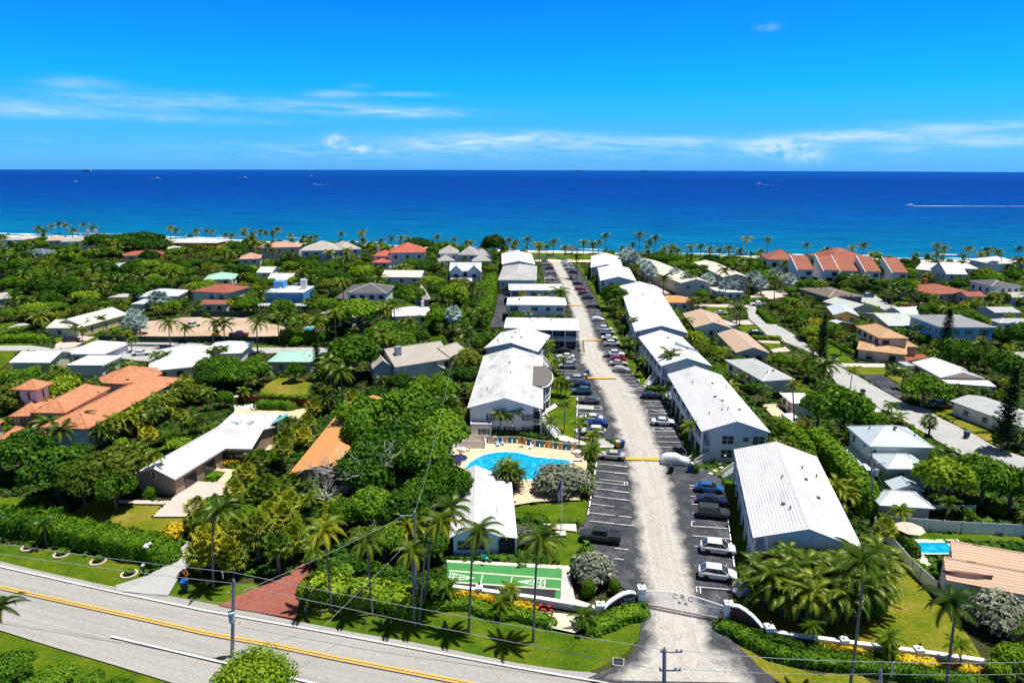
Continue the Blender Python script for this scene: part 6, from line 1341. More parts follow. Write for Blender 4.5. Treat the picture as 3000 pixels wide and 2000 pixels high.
def parasol(p,col,label,rad=1.5,h=2.5,n=8,z=.28):
 r=thing('parasol',(p.x,p.y,z),R(10),label,'parasol');MB().tube([(0,0,0),(0,0,h+.35)],.035).build('pole',MATS['trim_white'],r);m=MB()
 for i in range(n):
  a,b=2*math.pi*i/n,2*math.pi*(i+1)/n;m.quad((rad*math.cos(a),rad*math.sin(a),h-.15),(rad*math.cos(b),rad*math.sin(b),h-.15),(0,0,h+.35));m.quad((rad*math.cos(b),rad*math.sin(b),h-.17),(rad*math.cos(a),rad*math.sin(a),h-.17),(0,0,h+.30))
 m.build('canopy',MATS[col],r);MB().lathe([(.28,0),(.28,.1)],12).build('base',MATS['bronze'],r);keep([r.location+Vector((rad*math.cos(R(q)),rad*math.sin(R(q)),h))for q in range(0,360,45)])
parasol(GT('C2',565,325),'navy_canvas','navy parasol open at the left edge of the club pool',1.6)
plain('sand_canvas',(.62,.50,.42),.8,.1);parasol(GT('C4',1010,1150),'sand_canvas','sand-coloured parasol between the white fence and the rectangular pool',1.9,2.3)
g=GT('B2',1290,1385);cp_=thing('closed_parasol',(g.x,g.y,.28),0,'tall closed black parasol beside the pool railing','parasol');MB().tube([(0,0,0),(0,0,1.0)],.04).build('pole',MATS['bronze'],cp_);MB().lathe([(.05,.9),(.18,1.2),(.12,2.6),(.02,3.0)],8).build('canopy',MATS['bronze'],cp_)
MB().box(-.3,.3,-.3,.3,0,.08).build('base',MATS['bronze'],cp_)
g=GT('C2',870,1345,.2);r=thing('garden_chair',(g.x,g.y,.3),R(150),'bright teal plastic chair outside the clubhouse door','chair');MB().box(-.3,.3,-.3,.3,.35,.42).build('seat',MATS['teal_plastic'],r);MB().box(-.3,.3,.25,.31,.42,1.0).build('backrest',MATS['teal_plastic'],r)
for x in(-.26,.26):
 for y in(-.26,.26):MB().box(x-.03,x+.03,y-.03,y+.03,0,.35).build('leg',MATS['teal_plastic'],r)
for nm,x,y,an in(('white garden lounger on the ranch house terrace, left end',560,950,130),('white garden lounger on the ranch house terrace, right end',970,950,95)):
 q=GT('B1',x,y);lounger(q,an,nm)
 # ================================================================== flagpole
g=GT('C2',1738,1050);fl=thing('flagpole',(g.x,g.y,.15),0,'white flagpole with a limp American flag on the lawn by the clubhouse','flagpole')
hp=9.0;MB().box(-.7,.7,-.6,.6,0,.25).build('base',MATS['concrete'],fl);MB().tube([(0,0,.2),(0,0,hp)],[.075,.04],8).build('pole',MATS['trim_white'],fl);MB().blob((0,0,hp+.08),.1,jit=0).build('finial',MATS['alloy'],fl)
plain('flag_red',(.45,.02,.05),.8,.05);plain('flag_blue',(.02,.03,.18),.8,.05)
fm_=MB();nx,nz=6,13;FH,FW_=2.9,.55
def fpt(i,j):return(-.05-FW_*i/nx*(1-.25*j/nz),.12*math.sin(i*1.7+j*.5),hp-.35-FH*j/nz-.18*i)
for j in range(nz):
 for i in range(nx):
  fm_.quad(fpt(i,j),fpt(i+1,j),fpt(i+1,j+1),fpt(i,j+1),mi=(2 if j<5 and i<6 else((i+(j//3))%2)))
fo=fm_.build('flag',[MATS['flag_red'],MATS['white_paint'],MATS['flag_blue']],fl)
st_=MB()
for j in range(4):
 for i in range(3):a=fpt(i*2,j);st_.box(a[0]-.12,a[0]-.05,a[1]-.14,a[1]-.12,a[2]-.2,a[2]-.13)
st_.build('stars',MATS['white_paint'],fo)
# ================================================================== poles, wires, lamps
plain('pole_concrete',(.26,.28,.29),.9,.15);plain('pole_wood',(.14,.12,.10),.9,.2);plain('wire_metal',(.42,.44,.46),.5,.05);plain('wire_dark',(.05,.05,.055),.6,.05);plain('transformer_grey',(.38,.47,.50),.5,.1);plain('insulator',(.5,.52,.5),.3,.05)
def pole(label,base,top,mat='pole_concrete',r0=.16,kind='plain',square=False):
 b=G(base);d=ray(*top);t=b.y/d.y;h=(CAMP+d*t).z;tx=(CAMP+d*t).x-b.x
 r=thing('utility_pole',(b.x,b.y,0),0,label,'utility pole')
 if square:
  m=MB();m.tube([(0,0,0),(tx,0,h-.25),(tx,0,h)],[r0*1.3,r0,.03],4);m.build('pole',MATS[mat],r)
 else:MB().tube([(0,0,0),(tx,0,h)],[r0,r0*.65],8).build('pole',MATS[mat],r)
 return r,Vector((b.x+tx,b.y,h)),h
u1,t1,h1=pole('square concrete utility pole with a grey transformer, beside the road',(680,1925),(684,1694),square=True)
tr=MB().lathe([(.05,h1-5.1),(.32,h1-5.0),(.32,h1-4.0),(.36,h1-3.95),(.36,h1-3.85),(.08,h1-3.75)],12,(.5,-.1)).build('transformer',MATS['transformer_grey'],u1)
MB().box(.15,.6,-.05,.05,h1-4.4,h1-4.25).build('bracket',MATS['wire_metal'],u1);MB().box(-.05,.05,-.05,.05,h1,h1+.75).build('pole_top_pin',MATS['insulator'],u1);MB().tube([(.3,0,h1-1.6),(.75,0,h1-1.5)],.06).build('insulator',MATS['insulator'],u1);MB().tube([(1.2,-.4,h1-5.0),(1.6,-.4,h1-4.6)],.07).build('cutout_fuse',MATS['trim_white'],u1)
u2,t2,h2=pole('square concrete utility pole with crossed insulator arms in front of the club entrance',(1944,2230),(1947,1893),square=True)
for z in(h2-.5,h2-2.3,h2-4.2):
 MB().box(-.9,.9,-.05,.05,z-.06,z+.06).build('crossarm',MATS['wire_metal'],u2)
 for x in(-.85,-.45,.45,.85):MB().lathe([(.05,z+.06),(.09,z+.12),(.05,z+.3)],6,(x,0)).build('insulator',MATS['insulator'],u2)
u3,t3,h3=pole('square concrete utility pole at the low right corner in front of the garden wall',(2580,2200),(2581,1955),square=True);MB().box(-.2,-.1,-.05,.05,h3-.9,h3+.6).build('pole_top_pin',MATS['insulator'],u3)
u4,t4,h4=pole('round concrete utility pole among the leaning palms left of the clubhouse',(1218,1780),(1215,1497),r0=.2);MB().box(-1.4,.2,-.04,.04,h4-.6,h4-.5).build('crossarm',MATS['wire_metal'],u4)
u5,t5,h5=pole('thin grey pole in the greenery left of the club pool',(1261,1488),(1261,1338),r0=.12)
u6,t6,h6=pole('wooden pole with a grey transformer amid the greenery left of the pool-side building',(1325,1195),(1322,1068),'pole_wood',.14);MB().lathe([(.05,h6-5.2),(.3,h6-5.1),(.3,h6-4.1),(.05,h6-4)],10,(.1,-.4)).build('transformer',MATS['transformer_grey'],u6)
u7,t7,h7=pole('wooden pole with a transformer beside the second left-hand club building',(1374,1045),(1369,978),'pole_wood',.14);MB().lathe([(.05,h7-3.9),(.3,h7-3.8),(.3,h7-2.8),(.05,h7-2.7)],10,(.1,-.4)).build('transformer',MATS['transformer_grey'],u7)
u8,t8,h8=pole('wooden pole with a street lamp arm behind the hip-roofed club building',(1418,912),(1412,845),'pole_wood',.14)
u9,t9,h9=pole('tall dark utility pole at the corner of the tan patio',(2328,1262),(2322,1126),'pole_wood',.18)
u10,t10,h10=pole('grey utility pole with a transformer beside the metal-roofed garage',(2557,1512),(2553,1308),r0=.2);MB().lathe([(.05,h10-4.6),(.3,h10-4.5),(.3,h10-3.5),(.05,h10-3.4)],10,(-.45,0)).build('transformer',MATS['transformer_grey'],u10);MB().box(-.7,.7,-.05,.05,h10-2.6,h10-2.5).build('crossarm',MATS['wire_metal'],u10)
u11,t11,h11=pole('wooden utility pole in front of the broad pale grey roof',(2620,958),(2620,916),'pole_wood',.14);MB().lathe([(.05,h11-3.4),(.3,h11-3.3),(.3,h11-2.3),(.05,h11-2.2)],10,(.4,0)).build('transformer',MATS['transformer_grey'],u11)
def sag(a,b,s,n=14):return[a.lerp(b,i/n)-Vector((0,0,s*4*(i/n)*(1-i/n)))for i in range(n+1)]
def wire(a,b,label,s=.5,r=.022,mat='wire_metal'):
 o=MB().tube(sag(a,b,s),r,4).build('power_line',MATS[mat]);tag(o,label,'power line','overhead power lines')
L0=Vector((-38,62.5,t1 .z+.7));far1=t1+(t1-Vector((t2 .x,t2 .y,t1 .z)))
far1 .y=t1 .y+8.5
wire(far1+Vector((0,0,.7)),t1+Vector((0,0,.72)),'highest pale wire along the road, left of the transformer pole',.3);wire(far1-Vector((0,0,.6)),t1-Vector((0,0,.55)),'second pale wire along the road, left of the transformer pole',.3);wire(far1-Vector((0,0,3.0)),t1-Vector((0,0,3.0)),'third and lowest wire along the road, left of the transformer pole',.4,.018)
wire(t1+Vector((0,0,.72)),t2+Vector((0,0,-.3)),'highest pale wire along the road between transformer pole and entrance pole',.3);wire(t1-Vector((0,0,.55)),t2+Vector((-.8,0,-2.1)),'second pale wire along the road between transformer pole and entrance pole',.3);wire(t1-Vector((0,0,5.6)),t2+Vector((-.8,0,-4.0)),'lowest dark wire along the road between transformer pole and entrance pole',.5,.015,'wire_dark')
wire(t2+Vector((.8,0,-.3)),t3+Vector((0,0,.6)),'upper pale wire from the entrance pole to the right corner pole',.25);wire(t2+Vector((.8,0,-2.1)),t3+Vector((0,0,-.6)),'lower pale wire from the entrance pole to the right corner pole',.25)
far3=t3+(t3-t2);far3 .z=t3 .z
wire(t3+Vector((0,0,.6)),far3,'upper pale wire leaving the right corner pole',.25);wire(t3+Vector((0,0,-.6)),far3-Vector((0,0,1.2)),'lower pale wire leaving the right corner pole',.25)
wire(t1+Vector((.7,0,-1.5)),t4+Vector((-1.2,0,-.5)),'wire rising from the transformer pole across the road to the palms',.3);wire(t4+Vector((-.6,0,-3.6)),t1+Vector((3.5,-6,-8.2)),'wire crossing the road below the palms',.3,.018)
wire(t4,t5+Vector((0,0,-.2)),'wire from the palm-side pole to the thin grey pole',.5,.015);wire(t5,t6,'wire through the greenery left of the club pool',.6,.015);wire(t6,t7,'wire through the greenery left of the pool-side building',.6,.015);wire(t7,t8,'wire behind the left-hand club buildings',.6,.015)
wire(t9,t10,'wire from the dark patio pole to the pole by the metal-roofed garage',.6,.015,'wire_dark');wire(t10+Vector((0,0,-2)),GT('C4',1180,1240,3.5),'service wire running from the garage pole to the pool house roof',.4,.015,'wire_dark')
def street_lamp(base,top,arm,label):
 b=G(base);d=ray(*top);h=(CAMP+d*(b.y/d.y)).z;r=thing('street_lamp',(b.x,b.y,0),0,label,'street lamp')
 MB().tube([(0,0,0),(0,0,h-.5),(arm*.3,0,h-.1),(arm,0,h)],[.11,.08,.06,.05],8).build('pole',MATS['pole_concrete'],r);MB().blob((arm*1.15,0,h),(.4,.16,.1),jit=0).build('lamp_head',MATS['trim_white'],r)
street_lamp((2654,1178),(2655,1078),-2.4,'street lamp with a curved arm beside the round tree on the right-hand street');street_lamp((2594,892),(2597,830),2.0,'slim street lamp near the terracotta house')
g=GT('D0',1725,210);gl_=thing('globe_lamp',(g.x,g.y,0),0,'lamp post with a cluster of white globes at the end of the clipped hedge','lamp post');MB().tube([(0,0,0),(0,0,2.6)],.06).build('post',MATS['pole_wood'],gl_)
for i in range(5):MB().blob((.32*math.cos(i*1.257),.32*math.sin(i*1.257),2.75 if i else 3.05),.22,jit=0).build('globe',MATS['lens_clear'],gl_)
g=GT('B1',375,945);gl_=thing('globe_lamp',(g.x,g.y,0),0,'lamp post with white globes on the ranch house terrace','lamp post');MB().tube([(0,0,0),(0,0,2.9)],.06).build('post',MATS['pole_wood'],gl_)
for i in range(4):MB().blob((.32*math.cos(i*1.57),.32*math.sin(i*1.57),3.05),.22,jit=0).build('globe',MATS['lens_clear'],gl_)
for(x,y,lb)in((X4(1075,340)+('short black garden lamp with a white top by the curved concrete path',)),T('C3',1257,300)+('short black garden lamp beside the stepping stones',),X4(15,265)+('short black garden lamp in the shrubs under the pool-side building',)):
 g=G((x,y));q=thing('garden_lamp',(g.x,g.y,.1),0,lb,'garden lamp');MB().tube([(0,0,0),(0,0,2.4)],.05).build('post',MATS['bronze'],q);MB().blob((0,0,2.55),(.2,.2,.14),jit=0).build('lamp_head',MATS['lens_clear'],q)
 # ================================================================== road-side things
plain('sign_orange',(.75,.22,.02),.6,.05);plain('hydrant_red',(.50,.02,.025),.5,.1)
g=GT('D0',2165,520);q=thing('road_sign',(g.x,g.y,0),R(-15),'orange diamond road-work sign on a thin post by the driveway','sign');MB().tube([(0,0,0),(0,0,2.4)],.035).build('post',MATS['wire_metal'],q)
s_=MB();s_.prism([(0,-.55),(.55,0),(0,.55),(-.55,0)],-.015,.015);o=s_.build('sign_plate',MATS['sign_orange'],q);o.location=(0,-.05,2.6);o.rotation_euler=(R(90),0,0)
o=MB().box(-.1,.1,-.22,.18,.016,.022).build('symbol',MATS['bronze'],q);o.location=(0,-.05,2.6);o.rotation_euler=(R(90),0,0);o2=MB().blob((0,.27,.02),(.09,.09,.01),jit=0).build('symbol',MATS['bronze'],q);o2 .location=o.location;o2 .rotation_euler=o.rotation_euler
g=GT('D0',1655,325);q=thing('mailbox',(g.x,g.y,0),R(10),'dark mailbox with a pale domed top at the driveway mouth','mailbox');MB().box(-.1,.1,-.1,.1,0,1.0).build('post',MATS['bronze'],q);MB().box(-.22,.22,-.35,.35,1.0,1.35).build('box',MATS['bronze'],q);MB().blob((0,0,1.38),(.22,.35,.14),jit=0).build('dome',MATS['transformer_grey'],q)
g=GT('D1',1855,690);q=thing('fire_hydrant',(g.x,g.y,.05),0,'red fire hydrant at the foot of the hedge behind a palm','fire hydrant');MB().lathe([(.2,0),(.2,.08),(.13,.1),(.13,.6),(.17,.62),(.15,.75),(.05,.85)],10).build('barrel',MATS['hydrant_red'],q)
for s in(-1,1):MB().tube([(s*.1,0,.45),(s*.26,0,.45)],.07).build('outlet',MATS['hydrant_red'],q)
g=GT('D2',1550,790);q=thing('backflow_valve',(g.x,g.y,.05),R(-8),'red pair of pipe valves standing before the low white wall','pipe valve')
MB().tube([(-.9,0,0),(-.9,0,.7),(.9,0,.7),(.9,0,0)],.13,8).build('pipe',MATS['hydrant_red'],q)
for x in(-.5,.5):MB().tube([(x,0,.7),(x,0,1.25)],.06).build('valve_stem',MATS['hydrant_red'],q);MB().lathe([(.2,1.2),(.22,1.24),(.2,1.28)],12,(x,0)).build('handwheel',MATS['hydrant_red'],q)
for x,y in((1,905),(860,905-905+870+30),):pass
for(cd_,x,y,lb)in(('D1',1838,895,'small dark wooden bollard on the verge, left of two'),('D1',2025,920,'small dark wooden bollard on the verge, right of two'),('D1',1105,685,'small dark bollard at the right edge of the brick-red driveway'),('D1',1160,765,'pale short bollard beside the brick-red driveway corner'),('D1',1330,800,'dark bollard at the foot of the second roadside palm')):
 g=GT(cd_,x,y);o=MB().lathe([(.14,0),(.14,.75),(.1,.85)],8).build('bollard',MATS['pole_wood' if 'dark' in lb else 'pole_concrete']);o.location=(g.x,g.y,.05);tag(o,lb,'bollard','roadside bollards')
plain('kerb_pink',(.62,.47,.40),.8,.1)
for(x,y,lb)in((340,20,'leftmost'),(710,98,'second from the left'),(1130,180,'third from the left'),(1485,325,'rightmost')):
 g=GT('D0',x,y);q=thing('planter_ring',(g.x,g.y,.05),0,'pinkish ring-shaped planting bed on the road verge, %s of four'%lb,'planter','ring planters on the road verge');m=MB()
 for i in range(18):
  a,b=2*math.pi*i/18,2*math.pi*(i+1)/18;m.prism([(math.cos(t)*r_,math.sin(t)*r_)for t,r_ in((a,.78),(b,.78),(b,1.02),(a,1.02))],0,.16)
 m.build('kerb',MATS['kerb_pink'],q);MB().lathe([(.76,0),(.76,.05)],14).build('soil',MATS['soil'],q)
g=GT('D3',45,1340);q=thing('storm_drain',(g.x,g.y,.02),R(-10),'square concrete storm drain with a dark grate at the entrance corner','drain');MB().box(-.62,.62,-.62,.62,.15,.2).build('frame',MATS['pole_concrete'],q);MB().box(-.48,.48,-.48,.48,.201,.215).build('grate',MATS['dark_void'],q)
for i,(x,y)in enumerate(((1245,1440),(1415,1440),(1560,1440),(1710,1440),(1860,1440),(2010,1440))):
 g=GT('A0',x,y-20);q=thing('traffic_cone',(g.x,g.y,.2),0,'orange traffic cone in the line along the green construction fence','traffic cone','cones along the green construction fence');MB().lathe([(.3,.02),(.3,.06),(.18,.08),(.05,1.0)],8).build('cone',MATS['sign_orange'],q)
g=GT('A2',1860,408);q=thing('beach_pavilion',(g.x,g.y,0),0,'small dark-roofed open pavilion on the ocean lawn','pavilion')
m=MB()
for i in range(4):a=R(45+90*i);b=R(135+90*i);m.quad((5.6*math.cos(a),5.6*math.sin(a),3),(5.6*math.cos(b),5.6*math.sin(b),3),(0,0,5.2));m.quad((5.6*math.cos(a),5.6*math.sin(a),2.95),(0,0,5.1),(5.6*math.cos(b),5.6*math.sin(b),2.95))
m.build('roof',MATS['roof_charcoal'],q);keep([q.location+Vector(p)for p in((-3.9,-3.9,3),(3.9,-3.9,3),(0,0,5.2))])
for x in(-3.4,0,3.4):
 for y in(-3.4,3.4):MB().box(x-.15,x+.15,y-.15,y+.15,0,3).build('post',MATS['pole_wood'],q)
for(x,y,lb)in((1745,640,'stepping stone'),):pass
for i,(x,y)in enumerate(((1215,245),(1225,282),(1155,320),(1105,352),(1225,222))):
 g=GT('C3',x,y);o=MB().lathe([(.42,0),(.4,.06)],9).build('stepping_stone',MATS['concrete']);o.location=(g.x,g.y,.2);tag(o,'round pale stepping stone on the small lawn by the straight front stair','stepping stone','stepping stones on the small lawn')
 # ================================================================== boats at sea
plain('hull_dark',(.03,.04,.07),.6,.1)
def boat(px,py,L,label,cargo=False,wake=None,flip=1):
 d=ray(px,py);t=(zs-HCAM)/d.z;p=CAMP+d*t
 r=thing('cargo_ship' if cargo else 'motor_boat',(p.x,p.y,zs),0,label,'ship' if cargo else 'boat');w=L*.16;m=MB();st_=[]
 for q,f in((-.5,.8),(-.2,1),(.2,.95),(.4,.5),(.5,.02)):st_.append((q*L*flip,f*w))
 H=L*(.07 if cargo else .13)
 for(x0,w0),(x1,w1)in zip(st_[:-1],st_[1:]):m.quad((x0,-w0*.8,0),(x1,-w1*.8,0),(x1,-w1,H),(x0,-w0,H));m.quad((x0,w0*.8,0),(x0,w0,H),(x1,w1,H),(x1,w1*.8,0));m.quad((x0,-w0,H),(x1,-w1,H),(x1,w1,H),(x0,w0,H))
 m.quad((st_[0][0],-w*.64,0),(st_[0][0],-w*.8,H),(st_[0][0],w*.8,H),(st_[0][0],w*.64,0));m.build('hull',MATS['hull_dark' if cargo else 'trim_white'],r)
 c=-.32 if cargo else -.05;MB().box(L*(c-.1)*flip if flip>0 else L*(.05 if not cargo else .22),L*(c+.1)if flip>0 else L*(.25 if not cargo else .42),-w*.5,w*.5,H,H*(2.6 if cargo else 2.2)).build('cabin',MATS['trim_white'],r)
 if cargo:
  for i in range(4):MB().box(L*(-.15+.13*i),L*(-.05+.13*i),-w*.7,w*.7,H,H*1.5).build('cargo_hold',MATS['hull_dark'],r)
 if wake:
  m=MB();n=40;rr=random.Random(int(px))
  for i in range(n):
   a,b=i/n,(i+1)/n;wa=wake[1]*(.45+.5*math.sin(math.pi*min(1,a*2.6))*(a<.38)+.25*rr.random())*(1-a*.55);m.quad((-flip*(L*.45+wake[0]*a),-wa,.3),(-flip*(L*.45+wake[0]*b),-wa,.3),(-flip*(L*.45+wake[0]*b),wa,.3),(-flip*(L*.45+wake[0]*a),wa,.3))
  m.build('wake',MATS['foam'],r)
 return r
boat(254,503,100,'dark cargo ship near the horizon at far left',True,None,-1);boat(462,523.5,22,'white motor boat near the horizon, second vessel from the left',wake=(40,4));boat(719,521.5,22,'white motor boat near the horizon, third vessel from the left',wake=(30,3));boat(920,541,12,'small white motor boat with a short wake above the salmon villa',wake=(45,3),flip=-1);boat(912,517,20,'tiny pale boat on the horizon above the small white motor boat');boat(222,533,14,'tiny white boat below the cargo ship')
boat(2664,604,12,'white speedboat trailing a long white wake at right',wake=(190,3.2),flip=-1);boat(2222,541,20,'tiny pale boat right of the centre, far out',wake=(60,3),flip=-1);boat(1698,502,90,'faint ship on the horizon right of centre',True);boat(1888,502,90,'faint ship on the horizon, rightmost',True)
# ================================================================== vegetation
import numpy as np
leafmat('leaf_dark',(.010,.042,.004),(.030,.095,.007),(.085,.19,.012))
leafmat('leaf_mid',(.018,.068,.004),(.062,.160,.009),(.16,.285,.015))
leafmat('leaf_light',(.040,.105,.005),(.115,.225,.010),(.26,.35,.020))
leafmat('leaf_olive',(.032,.065,.006),(.085,.13,.012),(.19,.22,.028))
leafmat('leaf_palm',(.018,.050,.003),(.066,.118,.006),(.26,.29,.015),sheen=.35,rough=.4)
leafmat('leaf_yellow_palm',(.035,.075,.004),(.13,.18,.008),(.46,.40,.020),sheen=.3)
leafmat('leaf_areca',(.022,.062,.003),(.085,.155,.006),(.29,.32,.015),sheen=.3,rough=.4)
leafmat('leaf_silver',(.13,.20,.21),(.26,.36,.37),(.46,.55,.54),trans=.1)
leafmat('leaf_grey',(.12,.14,.09),(.25,.27,.20),(.44,.44,.36),trans=.1)
leafmat('leaf_croton',(.30,.20,.01),(.58,.40,.015),(.72,.56,.04));leafmat('leaf_hedge',(.022,.075,.004),(.070,.17,.008),(.16,.28,.014));leafmat('leaf_hedge_dark',(.014,.042,.003),(.040,.10,.005),(.09,.18,.010))
leafmat('leaf_pine',(.012,.045,.010),(.030,.085,.018),(.07,.14,.03));leafmat('leaf_brown',(.16,.08,.03),(.3,.17,.06),(.42,.28,.12))
plain('bark',(.16,.13,.10),.95,.25,2);plain('palm_bark',(.19,.165,.14),.95,.2,3);plain('pale_bark',(.52,.50,.46),.9,.15,3)
def V3(r,a,z):return Vector((r*math.cos(a),r*math.sin(a),z))
def leaf(m,c,n,s,rr,t,asp=1.7):
 a=n.orthogonal().normalized();q=rr.uniform(0,6.28);b=n.cross(a);u=a*math.cos(q)+b*math.sin(q);v=n.cross(u)
 u=u*s*asp*.5;v=v*s*.5
 m.quad(c-u,c-v*1.0+u*.1,c+u,c+v+u*.1,t=t)
def crown(seed,rx,rz,lobes,n,s,flat=.0,low=.25,spread=.62,lr=(.34,.5)):
 """foliage through lumpy lobes; unit: metres, crown centre at the origin"""
 rr=random.Random(seed);m=MB();L=[]
 for i in range(lobes):
  a=2.4*i+rr.uniform(-.5,.5);q=math.sqrt((i+.5)/lobes);el=(1-q*q)**.5
  L.append((Vector((rx*spread*q*math.cos(a)*rr.uniform(.85,1.15),rx*spread*q*math.sin(a)*rr.uniform(.85,1.15),rz*(el*.62-low+rr.uniform(-.12,.12)))),rx*rr.uniform(*lr),rr.uniform(-.16,.2)))
 for c,r,tt in L:m.blob(c,(r*.72,r*.72,r*.68*min(1,rz/rx*1.2)),t=.30,seed=rr.randint(0,999),jit=.22,sub=2)
 per=n//lobes
 for c,r,tt in L:
  for k in range(per):
   z=rr.uniform(-.45,1);a=rr.uniform(0,6.283);d=Vector((math.sqrt(1-z*z)*math.cos(a),math.sqrt(1-z*z)*math.sin(a),z))
   rad=r*rr.uniform(.62,1.18)*(1+.12*math.sin(5*a+seed)*math.sin(4*z+tt*9))
   p=c+Vector((d.x*rad,d.y*rad,d.z*rad*min(1,rz/rx*1.2)))
   nn=(d+Vector((rr.uniform(-.8,.8),rr.uniform(-.8,.8),rr.uniform(-.2,.9)))).normalized()
   leaf(m,p,nn,s*rr.uniform(.6,1.3),rr,min(1,max(0,.46+tt+rr.gauss(0,.17))))
 return m
def limbs(seed,h,r,sp,n=5,mat='bark'):
 rr=random.Random(seed);m=MB();m.tube([(0,0,-.1),(rr.uniform(-.2,.2),rr.uniform(-.2,.2),h*.45),(rr.uniform(-.4,.4),rr.uniform(-.4,.4),h)],[r*1.25,r*.85,r*.4],7)
 for i in range(n):
  a=6.283*i/n+rr.uniform(-.4,.4);z0=h*rr.uniform(.35,.6)
  m.tube([(0,0,z0),V3(sp*.45,a,z0+h*.22),V3(sp*.85,a+.2,h*rr.uniform(.8,1.05))],[r*.5,r*.32,r*.1],5)
 return m
def frond(m,base,az_,a0,L,droop,pairs,ll,w,t0,rr,hang=.5,sway=0,vee=.35):
 p=Vector(base);e=Vector((math.cos(az_),math.sin(az_),0));side=Vector((-math.sin(az_),math.cos(az_),0));ds=L/pairs;a=a0;prev=None
 for i in range(pairs):
  s_=(i+1)/pairs;a=a0-droop*s_**1.25;d=e*math.cos(a)+Vector((0,0,math.sin(a)));d=d+side*sway*s_;d.normalize();q=p+d*ds
  up=side.cross(d).normalized()*-1
  if up.z<0:up=-up
  rw=.05*(1-s_*.7);m.quad(p-side*rw,q-side*rw,q+side*rw,p+side*rw,t=min(1,t0+.2))
  if i>0:
   l=ll*math.sin(math.pi*min(1,(.20+.78*s_)))**.8+.12
   for sg in(-1,1):
    o=(side*sg*(1-vee)+d*(.55+.4*s_)+up*vee*.5-Vector((0,0,hang*(.4+s_)))).normalized()
    m.quad(p,p+d*w,p+d*w*.5+o*l,t=min(1,max(0,t0+rr.gauss(0,.08))))
  p=q
def palm_crown(seed,n=20,L=3.6,up=1.25,droop=1.9,pairs=20,ll=.85,w=.16,wind=0,dead=2,nuts=True):
 rr=random.Random(seed);m=MB()
 for i in range(n):
  f=i/(n-1);a=i*2.39996+rr.uniform(-.2,.2);a0=up-1.55*f+rr.uniform(-.12,.12)
  frond(m,(0,0,.12*(1-f)),a,a0,L*rr.uniform(.85,1.1)*(.8+.2*math.sin(math.pi*min(1,f+.3))),droop*rr.uniform(.75,1.15)*(1-.35*f),pairs,ll,w,.5*f**1.5+.18+rr.uniform(-.1,.12)+(.25 if f>.86 else 0),rr,.75,rr.uniform(-.3,.3)+wind)
 if nuts:
  for i in range(6):m.blob(V3(.32,i*1.05,-.28-.1*(i%2)),.16,t=.8,jit=.05,sub=1)
 return m
def fan_crown(seed,n=34,R_=1.5,blades=11,fan=.9,w=.16):
 """round head of fan leaves on stalks"""
 rr=random.Random(seed);m=MB()
 for i in range(n):
  z=1-1.75*(i+.5)/n;a=i*2.39996+rr.uniform(-.2,.2);d=Vector((math.sqrt(max(0,1-z*z))*math.cos(a),math.sqrt(max(0,1-z*z))*math.sin(a),z))
  c=d*R_*rr.uniform(.5,.72);m.tube([(0,0,0),c],.03,3,cap=False,t=.6);sd=d.orthogonal().normalized()if abs(d.z)>.95 else Vector((-d.y,d.x,0)).normalized();up=d.cross(sd);tt=.45+.32*(1-z)/2*(1 if rr.random()>.15 else 1.6)+rr.gauss(0,.1)
  for b in range(blades):
   q=(b/(blades-1)-.5)*3.3;o=(d*math.cos(q)+sd*math.sin(q)+up*.22*math.cos(q*2)).normalized();l=fan*(1-.25*abs(q)/1.65)*rr.uniform(.85,1.1);pr=(d*-math.sin(q)+sd*math.cos(q))*w*.5
   mid=c+o*l*.62;tip=c+o*l-Vector((0,0,l*.32))
   m.quad(c,mid-pr,tip,mid+pr,t=min(1,max(0,tt+rr.gauss(0,.05))))
 return m
def clump(seed,stems=7,h=3.2,L=2.3,sp=.9,wide=.13,n=8):
 rr=random.Random(seed);m=MB();st_=MB()
 for i in range(stems):
  a=i*2.4;r_=sp*math.sqrt((i+.3)/stems);hh=h*rr.uniform(.55,1.0);ln=rr.uniform(.1,.35);top=Vector((r_*math.cos(a)*(1+ln),r_*math.sin(a)*(1+ln),hh));st_.tube([(r_*.6*math.cos(a),r_*.6*math.sin(a),-.1),top],.06,5)
  for j in range(n):frond(m,top,j*2.4+a,1.35-1.2*j/n+rr.uniform(-.15,.15),L*rr.uniform(.8,1.1),1.9,13,.55,wide,.3+.4*j/n*rr.random()+rr.uniform(0,.2),rr,.35,rr.uniform(-.2,.2))
 return m,st_
def pine(seed,h=12):
 rr=random.Random(seed);m=MB();z=h*.14;k=0
 while z<h*.99:
  f=(z/h);R_=h*.17*(1-f)**.8+.12;nb=6
  for i in range(nb):
   a=6.283*i/nb+k*.5+rr.uniform(-.15,.15);L=R_*rr.uniform(.8,1.15);steps=max(3,int(L/.22))
   for j in range(steps):
    t=(j+1)/steps;c=V3(L*t,a,z+L*(.12*t+.12*t*t))
    for sg in(-1,0,1):leaf(m,c+V3(.16*abs(sg),a+sg*1.57,.05+rr.uniform(0,.14)),(V3(rr.uniform(-.6,.6),rr.uniform(0,6.28),.7)).normalized(),.34*(1-.35*t),rr,.45+rr.gauss(0,.18),1.9)
  z+=h*.034*(1.25-.5*f);k+=1
 t_=MB().tube([(0,0,-.1),(0,0,h)],[h*.02,.02],6)
 return m,t_
KIND={}
def reg(kind,name,cat,phrase,group,parts):
 KIND.setdefault(kind,dict(name=name,cat=cat,phrase=phrase,group=group,var=[]))['var'].append(parts)
def cm_(m,nm,mat):return m.mesh(nm,MATS[mat],tint=True)
TG_='broad-crowned trees among the houses'
